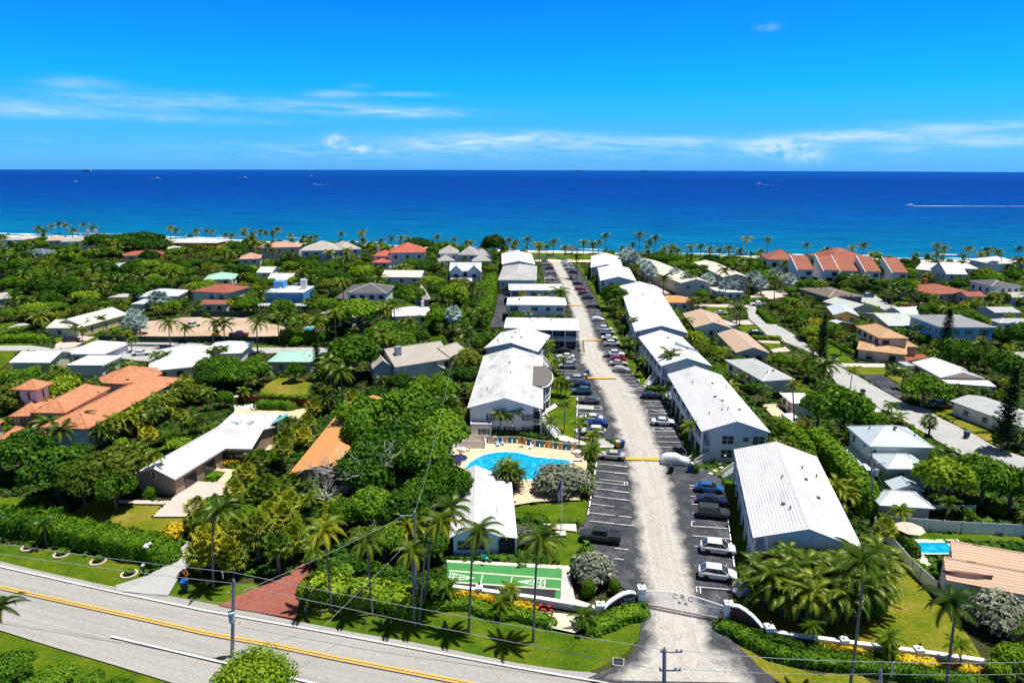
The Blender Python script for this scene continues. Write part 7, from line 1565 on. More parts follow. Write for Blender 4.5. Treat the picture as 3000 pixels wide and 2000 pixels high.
for i in range(3):
 for mat,ky,ph in(('leaf_dark','dark','dark green broad-crowned tree'),('leaf_mid','mid','mid green leafy tree'),('leaf_light','light','bright green leafy tree'),('leaf_olive','olive','olive green airy tree')):
  m=crown(10+i+hash(ky)%7*0+len(ky)*13,4.0,(3.0,3.4,2.5)[i],(13,16,12)[i],8200 if ky!='olive' else 5600,.35 if ky!='light' else .42,lr=(.22,.48),spread=.70)
  reg(ky,'broadleaf_tree','tree',ph,TG_,[('crown',cm_(m,'crown',mat),(0,0,4.3)),('trunk',limbs(40+i,4.6,.30,2.2).mesh('trunk',MATS['bark']),(0,0,0))])
for i in range(2):
 m=crown(70+i,7.0,3.2,22,9000,.46,lr=(.24,.36),spread=.74,low=.1)
 reg('umbrella','spreading_tree','tree','wide spreading tree',TG_,[('crown',cm_(m,'crown',('leaf_mid','leaf_light')[i]),(0,0,6.4)),('trunk',limbs(60+i,6.2,.5,4.6,8).mesh('trunk',MATS['bark']),(0,0,0))])
for i in range(5):
 m=palm_crown(100+i,n=15+i,L=3.9+.15*i,wind=.22*(i%3),droop=1.8+.12*i,w=.25,ll=.85,pairs=22)
 rr=random.Random(i);b=rr.uniform(-.06,.06)
 tk=MB().tube([(0,0,-.1),(b*.5+.01,.02,.06),(b,.0,.35),(b*.6,0,.7),(0,0,1.0)],[.30,.19,.155,.14,.12],8)
 reg('coco','coconut_palm','palm','coconut palm','coconut palms',[('crown',cm_(m,'crown','leaf_palm' if i<3 else 'leaf_yellow_palm' if i==3 else 'leaf_palm'),None),('trunk',tk.mesh('trunk',MATS['palm_bark'],True),'h')])
for i in range(3):
 m=palm_crown(200+i,n=15,L=2.5,up=1.3,droop=1.9,pairs=15,ll=.65,w=.22,nuts=False)
 tk=MB().tube([(0,0,-.1),(0,0,.08),(.0,0,.5),(0,0,1.0)],[.17,.12,.10,.08],7)
 reg('small','slender_palm','palm','small slender palm','small slender palms',[('crown',cm_(m,'crown','leaf_areca'),None),('trunk',tk.mesh('trunk',MATS['palm_bark'],True),'h')])
for i in range(2):
 m=fan_crown(300+i);tk=MB().tube([(0,0,-.1),(0,0,1.0)],[.2,.17],8)
 reg('sabal','fan_palm','palm','round-headed fan palm','round-headed fan palms',[('crown',cm_(m,'crown',('leaf_areca','leaf_yellow_palm')[i]),None),('trunk',tk.mesh('trunk',MATS['bark'],True),'h')])
 m=fan_crown(310+i,n=30,R_=1.9,blades=12,fan=1.25,w=.22)
 reg('silver','silver_fan_palm','palm','silvery blue fan palm','silvery blue fan palms',[('crown',cm_(m,'crown','leaf_silver'),None),('trunk',tk.mesh('trunk',MATS['bark'],True),'h')])
for i in range(3):
 m,s_=clump(400+i,h=3.0+.3*i);reg('areca','clumping_palm','palm','bushy clumping palm','bushy clumping palms',[('fronds',cm_(m,'fronds','leaf_areca'),(0,0,0)),('stems',s_.mesh('stems',MATS['bark']),(0,0,0))])
for i in range(2):
 m,s_=clump(420+i,stems=8,h=4.2,L=2.8,sp=1.2,wide=.26,n=9);reg('thicket','clumping_palm','palm','tall dense palm clump','tall dense palm clumps',[('fronds',cm_(m,'fronds','leaf_palm'),(0,0,0)),('stems',s_.mesh('stems',MATS['bark']),(0,0,0))])
for i in range(2):
 for mat,ky,ph in(('leaf_dark','shrub','dark rounded shrub'),('leaf_light','shrubl','bright green shrub'),('leaf_mid','shrub','green rounded shrub'),('leaf_grey','grey','silvery grey bushy tree'),('leaf_croton','croton','golden yellow shrub'),('leaf_hedge','ball','clipped round green shrub')):
  m=crown(500+i*7+len(mat),1.5,1.15,9 if ky!='grey' else 12,1300 if ky!='grey' else 4200,.30 if ky not in('grey','ball')else .15,lr=(.36,.52)if ky!='ball' else(.6,.66),spread=.55 if ky!='ball' else .3)
  pr=[('foliage',cm_(m,'foliage',mat),(0,0,.9))]
  reg(ky,{'grey':'silver_buttonwood','croton':'yellow_shrub'}.get(ky,'shrub'),'shrub',ph if ky!='shrub' else 'rounded green shrub',{'grey':'silvery grey bushy trees','croton':'golden yellow shrubs'}.get(ky,'green shrubs'),pr+([('trunk',limbs(5,1.0,.1,.8,4).mesh('trunk',MATS['bark']),(0,0,-.5))]if ky=='grey' else[]))
m,t_=pine(7);reg('pine','norfolk_pine','tree','slender tiered pine','tiered pines',[('branches',cm_(m,'branches','leaf_pine'),(0,0,0)),('trunk',t_.mesh('trunk',MATS['bark']),(0,0,0))])
PL=[]
prnd=random.Random(12)
def plant(kind,loc,s=1.0,h=None,sz=None,label=None,v=None,lean=(0,0),rz=None,nm=None):
 K=KIND[kind];parts=K['var'][prnd.randrange(len(K['var']))if v is None else v%len(K['var'])]
 r=thing(nm or K['name'],(loc[0],loc[1],0.02),prnd.uniform(0,6.28)if rz is None else rz,label,K['cat'],K['group']);sz=sz or s
 for nm,me,off in parts:
  o=link(nm,me,r)
  if off=='h':
   L=Vector((lean[0],lean[1],h));o.matrix_local=Matrix(((s,0,lean[0],0),(0,s,lean[1],0),(0,0,h,0),(0,0,0,1)))
  elif off is None:o.location=(lean[0],lean[1],h);o.scale=(s,s,s)
  else:o.location=tuple(q*(sz if i==2 else s)for i,q in enumerate(off));o.scale=(s,s,sz)
 if lean!=(0,0):r.rotation_euler=(0,0,0)
 PL.append((r,kind,s,h or 0));return r
def at(kind,code,cx,cy,bx,by,s=1.0,label=None,v=None):
 """palm whose foot stands at one surveyed point and whose head shows at another"""
 b=GT(code,bx,by);q=T(code,cx,cy);d=ray(*q);top=CAMP+d*(b.y/d.y);return plant(kind,b,s*(1.22 if b.y>230 else 1),max(1.0,top.z),label=label,v=v,lean=(top.x-b.x,0))
 # ---- hedges: leaf-covered clipped masses along surveyed lines
def hedge(label,pts,wd,h,mat='leaf_hedge',dens=42,s=.20,name='hedge',cat='hedge',rough=.12):
 w3=[G(p)for p in pts];o0=w3[0];L=[Vector((p.x-o0 .x,p.y-o0 .y))for p in w3];rr=random.Random(int(pts[0][0]*7+pts[0][1]));m=MB()
 for a,b in zip(L[:-1],L[1:]):
  d=(b-a);ln=d.length;d/=ln;n=Vector((-d.y,d.x));k=max(1,int(ln/1.2))
  for i in range(k):
   c=a+d*ln*(i+.5)/k;m.blob((c.x,c.y,h*.47),(max(ln/k*.72,wd*.46),wd*.47,h*.48),t=.3,seed=rr.randint(0,9999),jit=rough)
  cnt=int(dens*ln*(wd+2*h))
  for i in range(cnt):
   u=rr.uniform(-.03,1.03);q=rr.uniform(-1,1);f=rr.random()
   if f<wd/(wd+2*h):off=q*wd/2;z=h*(1+rr.uniform(-.06,.07))-abs(q)**4*h*.14;nn=Vector((q*.5*n.x,q*.5*n.y,1))
   else:sg=1 if rr.random()<.5 else -1;off=sg*wd/2*rr.uniform(.94,1.08);z=h*rr.uniform(.05,.98);nn=Vector((n.x*sg,n.y*sg,.4))
   wv=1+.10*math.sin(u*ln*1.3+off);c=a+d*ln*u+n*off*wv
   nn=(nn+Vector((rr.uniform(-.6,.6),rr.uniform(-.6,.6),rr.uniform(-.3,.5)))).normalized()
   leaf(m,Vector((c.x,c.y,z)),nn,s*rr.uniform(.7,1.3),rr,min(1,max(0,.5+.18*math.sin(u*ln*2.1)+rr.gauss(0,.16))))
 for e_,q_ in((L[0],L[0]-L[1]),(L[-1],L[-1]-L[-2])):
  q_=math.atan2(q_.y,q_.x)
  for i in range(int(dens*wd*h*1.8)):
   a=q_+rr.uniform(-1.7,1.7);zf=rr.random();r_=wd*.5*(1-zf**3*.6)*rr.uniform(.95,1.1)+.15;leaf(m,Vector((e_.x+r_*math.cos(a),e_.y+r_*math.sin(a),h*zf)),(Vector((math.cos(a),math.sin(a),zf))+Vector((rr.uniform(-.6,.6),rr.uniform(-.6,.6),rr.uniform(-.3,.5)))).normalized(),s*rr.uniform(.7,1.3),rr,min(1,max(0,.5+rr.gauss(0,.16))))
 o=m.build(name,MATS[mat],tint=True);o.location=(o0 .x,o0 .y,.02);tag(o,label,cat)
 for a,b in zip(w3[:-1],w3[1:]):n=Vector((-(b-a).y,(b-a).x,0)).normalized()*wd*.6;foot([a+n,a-n,b-n,b+n])
 return o
H_=hedge
H_('massive clipped hedge along the road verge at left',TP('C0',380,1010,900,1120,1400,1230,1900,1335),3.6,2.7);H_('looser dark hedge continuing to the left edge above the road',TP('C0',-300,960,0,1000,420,1030),4.0,3.0,'leaf_mid',18,.34)
H_('low wavy clipped hedge edging the lawn left of the entrance',TP('D2',200,735,450,700,690,690,820,750,1010,830,1200,800,1400,850,1610,905),1.5,1.0);H_('clipped hedge curling below the club lettering',TP('D2',2130,980,2352,880)+TP('D3',120,830,300,800),1.9,1.2)
H_('upper clipped hedge just under the club lettering',TP('D2',2260,790,2352,740)+TP('D3',150,690,300,700),1.4,1.0,'leaf_hedge_dark');H_('long wavy clipped hedge sweeping right of the entrance',TP('D3',1230,950,1400,1030,1600,1140,1850,1270,2352,1365)+TP('D4',400,1400,900,1480,1900,1640),1.7,1.1,'leaf_hedge')
H_('inner clipped hedge along the right garden wall',TP('D3',1480,910,1700,1050,2100,1180,2352,1230)+TP('D4',150,1275,700,1350),1.3,.9,'leaf_hedge_dark')
H_('dense green hedge behind the roadside palms',TP('D1',1250,560,1500,600,1950,650,2352,730),3.4,2.3,'leaf_light',16,.36);H_('clipped box hedge at the left edge beyond the left street',TP('A0',-60,1430,120,1420,460,1415),4,2.2,'leaf_hedge',10,.4);H_('second clipped hedge behind the box hedge at the left edge',TP('A0',20,1345,180,1310,340,1290),3,1.6,'leaf_hedge',10,.4)
H_('short bright clipped hedge on the ranch house terrace',TP('B1',640,935,980,945),2.6,1.9);H_('dark hedge lining the white fence beside the rectangular pool',TP('C4',700,930,880,1110,1080,1310),1.3,2.0,'leaf_hedge_dark');H_('clipped hedge in front of the balcony club building',TP('A2',1705,1470,1935,1475),2.4,1.3,'leaf_hedge_dark',16)
H_('long hedge along the right side of the stepped-roof club building',TP('A3',830,1240,950,1380,1065,1500),2.6,2.2,'leaf_hedge',12,.35);H_('dark hedge wall behind the narrow blue pool',TP('A1',900,1440,1250,1440),1.6,4.2,'leaf_hedge_dark',10,.4);H_('low hedge by the dark car below the long tan house',TP('A3',1590,1395,1880,1405),1.8,1.4,'leaf_hedge',12,.35)
H_('hedge along the far side of the right-hand street',TP('A3',1670,1090,1800,1210),2.6,1.7,'leaf_mid',10,.4);H_('hedge at the end of the right-hand street',TP('A3',1540,985,1720,960),2.6,2,'leaf_mid',10,.4);H_('low hedge beside the white angled stair',TP('B3',390,735,580,715),1.6,1.2,'leaf_hedge_dark',14,.3);H_('low rounded hedge beside the clubhouse lawn',TP('C2',1195,880,1510,890),1.8,.9)
H_('hedge in front of the widest townhouse',TP('A4',260,815,560,820),3,2.4,'leaf_hedge_dark',8,.5);H_('low hedge edging the dry lawn above the red fence',TP('B1',650,800,900,815,1150,820),1.2,.9,'leaf_mid',14,.3);H_('trimmed hedge along the tan-tiled house lawn',TP('B4',105,165,250,240,395,310),1.6,1.0,'leaf_hedge',14,.3)
H_('tall loose green screen left of the narrow club lot',TP('A2',930,760,930,900,890,1080,800,1280),5,5,'leaf_mid',7,.5,rough=.25);H_('overgrown hedge between the nearest club building and the garage',TP('C4',-60,60,120,250,330,500,560,800),3.2,4.2,'leaf_mid',14,.36,rough=.22);H_('overgrown hedge right of the straight-stair club building',TP('B3',1850,1200,2050,1330,2260,1500),3.0,3.2,'leaf_light',14,.36,rough=.22)
cr=dict(mat='leaf_croton',dens=30,s=.26,name='yellow_shrub_row',cat='shrubs',rough=.2)
H_('row of golden shrubs under the low wall by the shuffleboard court',TP('D2',560,570,800,610,1010,660),1.1,.8,**cr);H_('golden shrubs left of the red pipe valves',TP('D2',1210,710,1420,765),1.2,.9,**cr);H_('small golden shrub at the notice board',TP('D3',1260,905,1340,905),1.0,.7,**cr);H_('golden shrubs against the right brick wall',TP('D3',1560,925,1690,1000),1.0,.8,**cr)
H_('golden shrub row along the right wall, left stretch',TP('D4',-20,1215,300,1250,650,1300),1.1,.8,**cr);H_('golden shrub row along the right wall, middle stretch',TP('D4',900,1330,1150,1370,1420,1410),1.1,.8,**cr);H_('golden shrub row along the right wall, right stretch',TP('D4',1620,1440,1900,1500),1.1,.8,**cr);H_('golden flowering shrubs in the ranch house courtyard',TP('C1',270,235,480,230),1.6,1.1,**cr)
H_('shadowy shrub bed under the pool-side building windows',TP('B2',960,1245,1200,1245,1420,1265),2.0,1.2,'leaf_dark',16,.3,rough=.25)
# ---- hand-placed plants
for a in((1583-1200,0),):pass
def px_at(kind,c,b,s=1.0,label=None,v=None):
 s*=.84 if kind=='coco' else 1
 bb=G(b);d=ray(*c);top=CAMP+d*(bb.y/d.y);return plant(kind,bb,s,max(1.0,top.z),label=label,v=v,lean=(top.x-bb.x,0))
px_at('coco',(1583,1582),(1562,1880),1.0,'tall coconut palm on the roadside lawn, nearest the gate',4);px_at('coco',(1404,1562),(1373,1852),1.0,'tall coconut palm left of the shuffleboard court, alone on the lawn',3)
px_at('coco',(1290,1530),(1228,1828),1.0,'leaning coconut palm, nearest trunk of the cluster left of the clubhouse',3);px_at('coco',(1318,1490),(1240,1782),1.0,'leaning coconut palm, tallest of the cluster left of the clubhouse',2);px_at('coco',(1206,1615),(1215,1835),.9,'coconut palm in front of the round concrete pole',3)
px_at('coco',(1072,1585),(1091,1802),.95,'slim roadside coconut palm with its trunk beside the fire hydrant',3);px_at('coco',(947,1555),(973,1790),1.0,'roadside coconut palm at the right corner of the brick-red driveway',3);px_at('coco',(648,1495),(625,1722),1.0,'roadside coconut palm left of the brick-red driveway',4)
px_at('coco',(2525,1645),(2488,2030),1.05,'tallest foreground coconut palm rising in front of the right garden wall',0);px_at('coco',(2785,1765),(2770,2030),1.05,'foreground coconut palm beside the grey-leaved bush at lower right',1);px_at('coco',(4,1775),(-10,1975),.8,'palm cut off by the left edge beside the road',1)
for a in((2603,1872,2603,1935,.75,'small palm on the right wall, left of the middle golden shrubs'),(2603,1905,2590,1940,.7,'lower small palm just before the right wall'),(2808,1890,2812,1965,.75,'small palm by the right stretch of golden shrubs'),(2378,1835,2378,1892,.7,'small palm behind the right wall near the brick curve'),(1493,1728,1488,1765,.8,'small palm at the low wall below the court centre'),(1472,1765,1478,1800,.8,'lower small palm before the low wall below the court'),(1312,1725,1312,1765,.8,'small palm at the left end of the low wall'),(1712,1808,1716,1842,.9,'small palm beside the curling hedge near the lettering')):px_at('small',a[:2],a[2:4],a[4],a[5])
at('coco','B3',640,320,622,640,1.0,'tall lone coconut palm in front of the stepped-roof club building',0);at('coco','A1',620,1200,607,1550,1.15,'big coconut palm in front of the dirt construction lot',3);at('small','C0',1770,130,1700,545,1.0,'slim palm against the dark gable of the courtyard ranch house')
for k_,c_,L_ in(('coco','A2','690 290 690 350 1140 250 1130 385 1215 280 1215 372 1355 240 1355 388 1470 310 1470 475 1490 335 1490 505 1575 330 1575 470 1650 270 1650 425 1780 345 1785 472 1995 285 1998 412 2100 305 2105 405 2165 285 2170 395 2250 205 2255 405 1915 440 1922 700 1525 935 1520 1115 1722 860 1732 1085 1640 835 1650 960'),('coco','A3','285 190 280 445 400 280 400 470 470 230 465 415 570 360 565 465 645 330 640 425 870 340 872 525 990 330 990 445 1095 360 1095 475 1205 375 1205 465 1310 350 1310 485 1440 380 1440 505 1515 235 1508 395 1760 245 1757 372 1680 385 1675 445 2205 310 2207 450 1270 605 1270 925 1550 545 1545 905 1810 700 1835 935 570 690 560 865 880 640 890 860 1390 1010 1400 1205 1440 1040 1435 1225 800 1190 815 1320 720 380 715 450'),('coco','A4','380 340 378 390 60 400 62 450 630 415 632 465 1425 350 1430 485 1715 350 1715 475 2050 390 2090 645 2290 490 2300 655 1040 850 1045 1005 500 700 500 840 430 700 430 850'),('coco','A1','80 150 80 235 240 190 245 255 310 200 310 262 700 170 700 255 830 130 830 265 1140 230 1140 305 1215 225 1215 300 1275 215 1270 295 2020 260 2020 330 570 290 568 485 720 320 715 475 1430 400 1430 525 1630 370 1630 500 1995 700 1990 915 2250 570 2255 705 950 1130 945 1445 850 1120 850 1435 1290 1180 1290 1440 130 1210 92 1455 230 1210 225 1435 640 150 640 240'),('coco','A0','440 115 440 250 500 150 500 290 590 95 590 200 680 60 680 165 755 85 755 200 840 140 840 260 965 75 965 190 1065 110 1065 190 1635 105 1640 230 1955 110 1960 225 2020 140 2020 235 2250 150 2260 240 550 710 550 885 1010 775 1010 920 1145 730 1145 925 1385 680 1385 835 1470 690 1475 855 1705 640 1710 785 1985 620 1985 785 1940 1200 1960 1485 2140 1255 2120 1425 760 390 760 560 40 220 40 330 150 450 150 620'),('small','A0','1060 1165 1062 1280 1160 1150 1150 1280 860 1260 870 1400 950 1290 950 1420 1510 1400 1515 1540'),('small','A1','920 840 920 960 1000 840 1000 960 1085 820 1085 950'),('small','B0','1790 320 1790 515 1900 320 1900 505 1040 400 1040 505 60 1200 40 1330 110 1180 100 1330'),('small','B1','130 250 130 420 215 250 215 400 60 290 60 420'),('small','B2','1040 985 1045 1245 1110 1010 1110 1240 1230 975 1190 1245 1570 240 1560 412 1600 190 1590 400 1665 390 1650 515 1762 370 1765 550 1740 640 1740 790 1800 650 1790 800 1700 620 1700 780 1780 890 1775 1185 1610 1075 1605 1305 1950 1090 1945 1365 2110 1240 2100 1440 2080 1380 2080 1500'),('small','C2','2080 100 2080 375 2030 470 2020 590'),('small','B3','330 380 330 560 650 680 665 850 240 200 250 350 860 1130 895 1420 1640 1130 1650 1340 1760 1150 1775 1340 1660 1310 1660 1400'),('small','A3','215 1170 220 1405 360 1270 350 1400 500 1210 480 1350 20 960 20 1120'),('small','B4','390 490 345 760 245 165 245 320 830 900 830 985 920 1030 920 1100'),('coco','B4','40 450 40 735 110 430 110 720'),('coco','B0','540 1100 560 1340 880 1090 890 1330 690 1180 700 1420 400 1330 420 1530'),('silver','A2','500 1090 495 1405'),('silver','A3','160 395 160 560 215 450 215 640 240 480 240 640 330 540 325 720 385 560 375 780 430 610 430 800 690 640 690 800 850 700 850 860 1070 700 1075 850 1290 775 1290 890 1420 790 1420 900 1600 680 1600 850 1850 640 1850 820 1680 740 1680 880 110 430 110 600 2000 700 2000 850'),('silver','A0','340 430 340 520 1530 1120 1530 1290 1490 1220 1490 1330 1790 920 1790 1050 1850 930 1850 1040 1610 1200 1610 1330'),('sabal','C1','640 170 640 380 900 40 905 330 720 790 770 1160 470 320 470 480 560 600 560 760 330 520 330 700 180 860 180 1050 1000 430 1000 560'),('sabal','C0','2250 720 2250 950 2300 860 2300 1060'),('sabal','B1','1250 900 1250 1020 1170 1090 1170 1220 930 1260 930 1480 1060 1200 1060 1360 1130 1240 1130 1400'),('sabal','B0','50 830 50 940 2130 590 2130 720'),('sabal','B4','1260 1080 1260 1245 1590 720 1590 860 1740 750 1740 860'),('sabal','A4','2185 1130 2170 1265 1600 690 1600 760'),('sabal','A2','410 1290 410 1420')):
 f_=[float(q)for q in L_.split()]
 for i in range(0,len(f_),4):at(k_,c_,*f_[i:i+4],s={'coco':prnd.uniform(.9,1.12),'small':prnd.uniform(.85,1.1),'silver':1.3,'sabal':prnd.uniform(1.0,1.25)}[k_])
rz_=random.Random(31)
for i in range(26):
 x,y=rz_.uniform(560,870),rz_.uniform(1440,1690)
 if y>1790-(x-560)*.1 or(x<780 and y<1590):continue
 plant('sabal',G((x,y)),rz_.uniform(1.2,1.6),rz_.uniform(2.8,5.2),v=i)
for x,y in((1180,1330),(1290,1250),(1400,1190),(1500,1130),(1600,1080),(1700,1030),(1800,970),(1900,910),(2000,860),(2100,800),(1480,1200),(1750,1070),(1950,940),(2200,760),(1620,1150),(1860,1010),(2080,870),(2180,830)):
 plant('thicket',GT('B0',x,y+50),rz_.uniform(.75,1.0),v=x)
def big(kind,c,z,rpx,sq=1.0,label=None,base_r=4.0,hz=4.3,v=None):
 p=G(c,z);f=(p-CAMP).dot(FW);s=rpx*f/FPX/base_r;return plant(kind,p,s,sz=z/hz*sq if z else s,label=label,v=v)
for i,a in enumerate(((1075,1215,5.5,95,'nearest-left lobe'),(1190,1195,6,90,''),(1290,1265,5.5,85,''),(1150,1300,5.5,85,''),(1245,1350,5,95,''),(1310,1420,5,70,''),(1080,1480,4,70,''),(1180,1500,4,75,''),(1120,1580,3.5,60,''),(1010,1500,3.5,50,''),(1290,1150,5,60,''),(1250,1440,4.5,70,''),(1085,1330,5,75,''),(1050,1275,5,55,''))):big(('mid','mid','mid','dark')[i%4],a[:2],a[2],a[3],v=i)
big('dark',(1032,1035),6.5,82,label='large rounded dark tree left of the grey multi-gabled house');big('umbrella',(1055,915),7.5,95,base_r=7,hz=6.4,label='spreading bright green tree over the white roof, near the narrow pool',v=1);big('mid',(1120,975),5,55);big('dark',(1170,985),5,45)
for a in((405,700,8,80),(350,715,7,60),(450,716,7,60),(290,705,6,45)):big('dark',a[:2],a[2],a[3],base_r=4)
big('mid',(2475,1200),6.5,88,label='large round tree behind the metal-roofed seafoam house');big('dark',(2400,1190),5.5,60);big('mid',(2710,1135),4.5,68,label='round leafy tree beside the street lamp on the right-hand street');big('light',(2770,1400),5.5,78,label='yellowish green tree beside the metal-roofed garage',v=2);big('mid',(2890,1395),5,85,label='broad green tree right of the yellowish one behind the white fence');big('mid',(2970,1420),4.5,70)
big('olive',(330,1370),5.5,95,label='airy olive tree between mansion and courtyard ranch house');big('olive',(240,1410),4.5,70);big('mid',(330,1425),4,60,label='leafy tree with a pale trunk in the ranch house front lawn');big('mid',(705,1090),4.5,72);big('mid',(640,1075),4.5,60);big('mid',(863,1085),3,31,label='small round tree alone on the dry lawn')
big('dark',(1450,712),7,38,label='dark umbrella-shaped tree at the shore left of the ocean-end club building');big('dark',(1225,718),6,45);big('dark',(1300,725),5,35)
big('grey',(1635,1395),2.6,82,base_r=1.5,hz=.9,sq=.75,label='silvery grey tree spreading over the pool deck edge');big('grey',(1690,1400),2.4,55,base_r=1.5,hz=.9,sq=.75);big('grey',(1738,1655),2.6,72,base_r=1.5,hz=.9,sq=.7,label='silvery grey tree beside the dark pickup and court');big('grey',(1540,1560),1.8,42,base_r=1.5,hz=.9,sq=.7,label='silvery grey bush behind the tall palm by the clubhouse');big('grey',(2930,1790),2.4,95,base_r=1.5,hz=.9,sq=.8,label='large silvery grey bush at the right edge');big('grey',(2960,1720),2.4,70,base_r=1.5,hz=.9,sq=.8);big('light',(2965,1930),2.2,60,v=1);big('light',(2930,1960),1.6,40)
m=crown(900,4.5,3.2,15,15000,.20,lr=(.42,.5),spread=.5);reg('clipped','clipped_tree','tree','clipped tree','clipped trees',[('crown',cm_(m,'crown','leaf_light'),(0,0,2.6)),('trunk',limbs(3,2.5,.25,1.5,4).mesh('trunk',MATS['bark']),(0,0,0))]);plant('clipped',G((735,2010),2.6),1.0,label='big clipped bright green tree at the bottom edge below the transformer pole');big('mid',(30,1960),2.0,75,sq=1.0,label='dark rounded shrub mass at the bottom left corner');big('mid',(140,1995),1.6,70);big('mid',(250,2015),1.4,60);big('mid',(340,2030),1.2,60)
big('ball',(2558,1778),1.2,40,base_r=1.5,hz=.9,label='clipped dark round shrub on the right lawn by the palm thicket');big('ball',(2182,1676),.9,27,base_r=1.5,hz=.9,label='round bright shrub above the gate-side steps');big('ball',(2038,1337),.8,17,base_r=1.5,hz=.9);big('ball',(2038,1375),.7,13,base_r=1.5,hz=.9);big('croton',(508,1560),1.3,32,base_r=1.5,hz=.9,label='big golden yellow shrub beside the front driveway');big('ball',(440,1446),.8,18,base_r=1.5,hz=.9);big('ball',(1725,1728),1.1,24,base_r=1.5,hz=.9);big('ball',(1800,1722),.9,22,base_r=1.5,hz=.9)
for i,(x,y)in enumerate(((2260,1800),(2310,1820),(2370,1830),(2430,1830),(2490,1815),(2545,1790),(2340,1770),(2420,1770),(2500,1760),(2280,1750),(2560,1740),(2235,1760))):g=G((x,y));plant('thicket',g,prnd.uniform(1.05,1.35),v=i)
for i,(x,y)in enumerate(((1490,1425),(1505,1435),(1480,1440))):plant('thicket',G((x,y)),.85,v=i)
for x,y in((250,550),(330,600),(200,470),(290,480),(130,560),(60,520),(390,520),(100,650)):plant('shrub',GT('D2',x,y),.9)
for x,y in((2120,520),(2230,560),(2300,480),(2050,420),(1900,350),(1750,300),(1600,420),(1450,330)):plant('shrub',GT('D1',x,y),1.1)
for x,y in((340,15),(710,92),(1130,172),(1485,320)):plant('shrubl',GT('D0',x,y),.42)
for a in((2945,1078,2933,1324),(2772,905,2760,1060),(2400,920,2402,1072),(920,985,934,1115)):
 b=G(a[2:]);d=ray(*a[:2]);hh=(CAMP+d*(b.y/d.y)).z;plant('pine',b,hh/12*(1.0 if a[0]!=2772 else 1.25),sz=hh/12)
def bare(loc,label,s=1,seed=1,n=9):
 rr=random.Random(seed);r=thing('bare_tree',(loc.x,loc.y,0),0,label,'tree');m=MB()
 m.tube([(0,0,0),(.2,0,2*s),(0,.2,3*s)],[.28*s,.22*s,.16*s],7);m.build('trunk',MATS['pale_bark'],r);m=MB()
 def br(p,d,L,rad,lv):
  q=p+d*L;md=p.lerp(q,.5)+Vector((rr.uniform(-.2,.2),rr.uniform(-.2,.2),rr.uniform(-.1,.2)))*L*.4;m.tube([p,md,q],[rad,rad*.8,rad*.5],5)
  if lv:
   for i in range(3):br(md if i==0 else q,(d+Vector((rr.uniform(-.9,.9),rr.uniform(-.9,.9),rr.uniform(-.3,.6)))).normalized(),L*rr.uniform(.5,.75),rad*.5,lv-1)
 for i in range(n):br(Vector((0,0,rr.uniform(2,3)*s)),Vector((math.cos(i*2.4),math.sin(i*2.4),rr.uniform(.3,1.0))).normalized(),rr.uniform(1.8,3)*s,.13*s,3)
 m.build('branches',MATS['pale_bark'],r);return r
bare(G((1015,1450)),'bare pale-branched tree at the lower end of the orange shingle roof',1.25,1);bare(G((1075,1470)),'bare pale-branched tree tangled in the banyan canopy',1.35,2);bare(G((960,1500)),'pale twiggy tree among fan palms left of the orange roof',.9,3);bare(G((1120,1560)),'pale bare branches above the roadside palms',.8,4);bare(GT('B4',2190,600),'heavily pruned bare tree before the grey house at right',.8,5,6);bare(G((1330,1190)),'dry bare tree in the greenery left of the pool-side building',.8,6)
# ---- everything else: plants spread over the unbuilt, unpaved ground
X0,Y0,RES=-460.0,40.0,.5;NX,NY=1840,940
occ=np.zeros((NY,NX),bool)
def raster(poly,x0,y0,res,nx,ny):
 xs=[p[0]for p in poly];ys=[p[1]for p in poly];i0,i1=max(0,int((min(xs)-x0)/res)),min(nx,int((max(xs)-x0)/res)+2);j0,j1=max(0,int((min(ys)-y0)/res)),min(ny,int((max(ys)-y0)/res)+2)
 if i1<=i0 or j1<=j0:return None
 gx,gy=np.meshgrid(x0+(np.arange(i0,i1)+.5)*res,y0+(np.arange(j0,j1)+.5)*res);ins=np.zeros(gx.shape,bool);n=len(poly)
 for k in range(n):
  (xa,ya),(xb,yb)=poly[k],poly[(k+1)%n]
  if ya==yb:continue
  ins^=((ya>gy)!=(yb>gy))&(gx<(xb-xa)*(gy-ya)/(yb-ya)+xa)
 return(slice(j0,j1),slice(i0,i1)),ins,gy
for f_ in FOOT:
 r_=raster(f_,X0,Y0,RES,NX,NY)
 if r_:occ[r_[0]]|=r_[1]
KR=5.0;kd=np.full((400,600),1e9)
sp_,cp0=math.sin(PITCH),math.cos(PITCH)
for poly,dist in KEEP:
 r_=raster(poly,0,0,KR,600,400)
 if r_:
  dd=HCAM/np.maximum(1e-4,sp_+cp0*(r_[2]-1000)/FPX)if dist is None else np.full(r_[2].shape,dist)
  sub=kd[r_[0]];sub[r_[1]]=np.minimum(sub,dd)[r_[1]]
def clear(x,y,rad):
 i,j,k=int((x-X0)/RES),int((y-Y0)/RES),max(0,int(rad/RES))
 if not(k<=i<NX-k and k<=j<NY-k):return False
 return not occ[j-k:j+k+1,i-k:i+k+1].any()
def hides(c,r,rz):
 bad=0
 px,py,f=P(c)
 if f<5:return 1
 for k in range(13):
  a=k*.5236;q=1.0 if k<12 else 0;x=px+r*q*FPX/f*math.cos(a);y=py+rz*q*FPX/f*math.sin(a);i,j=int(x/KR),int(y/KR)
  if 0<=i<600 and 0<=j<400 and kd[j,i]<1e8 and f<kd[j,i]+2:bad+=1
 return bad/13
GRID={}
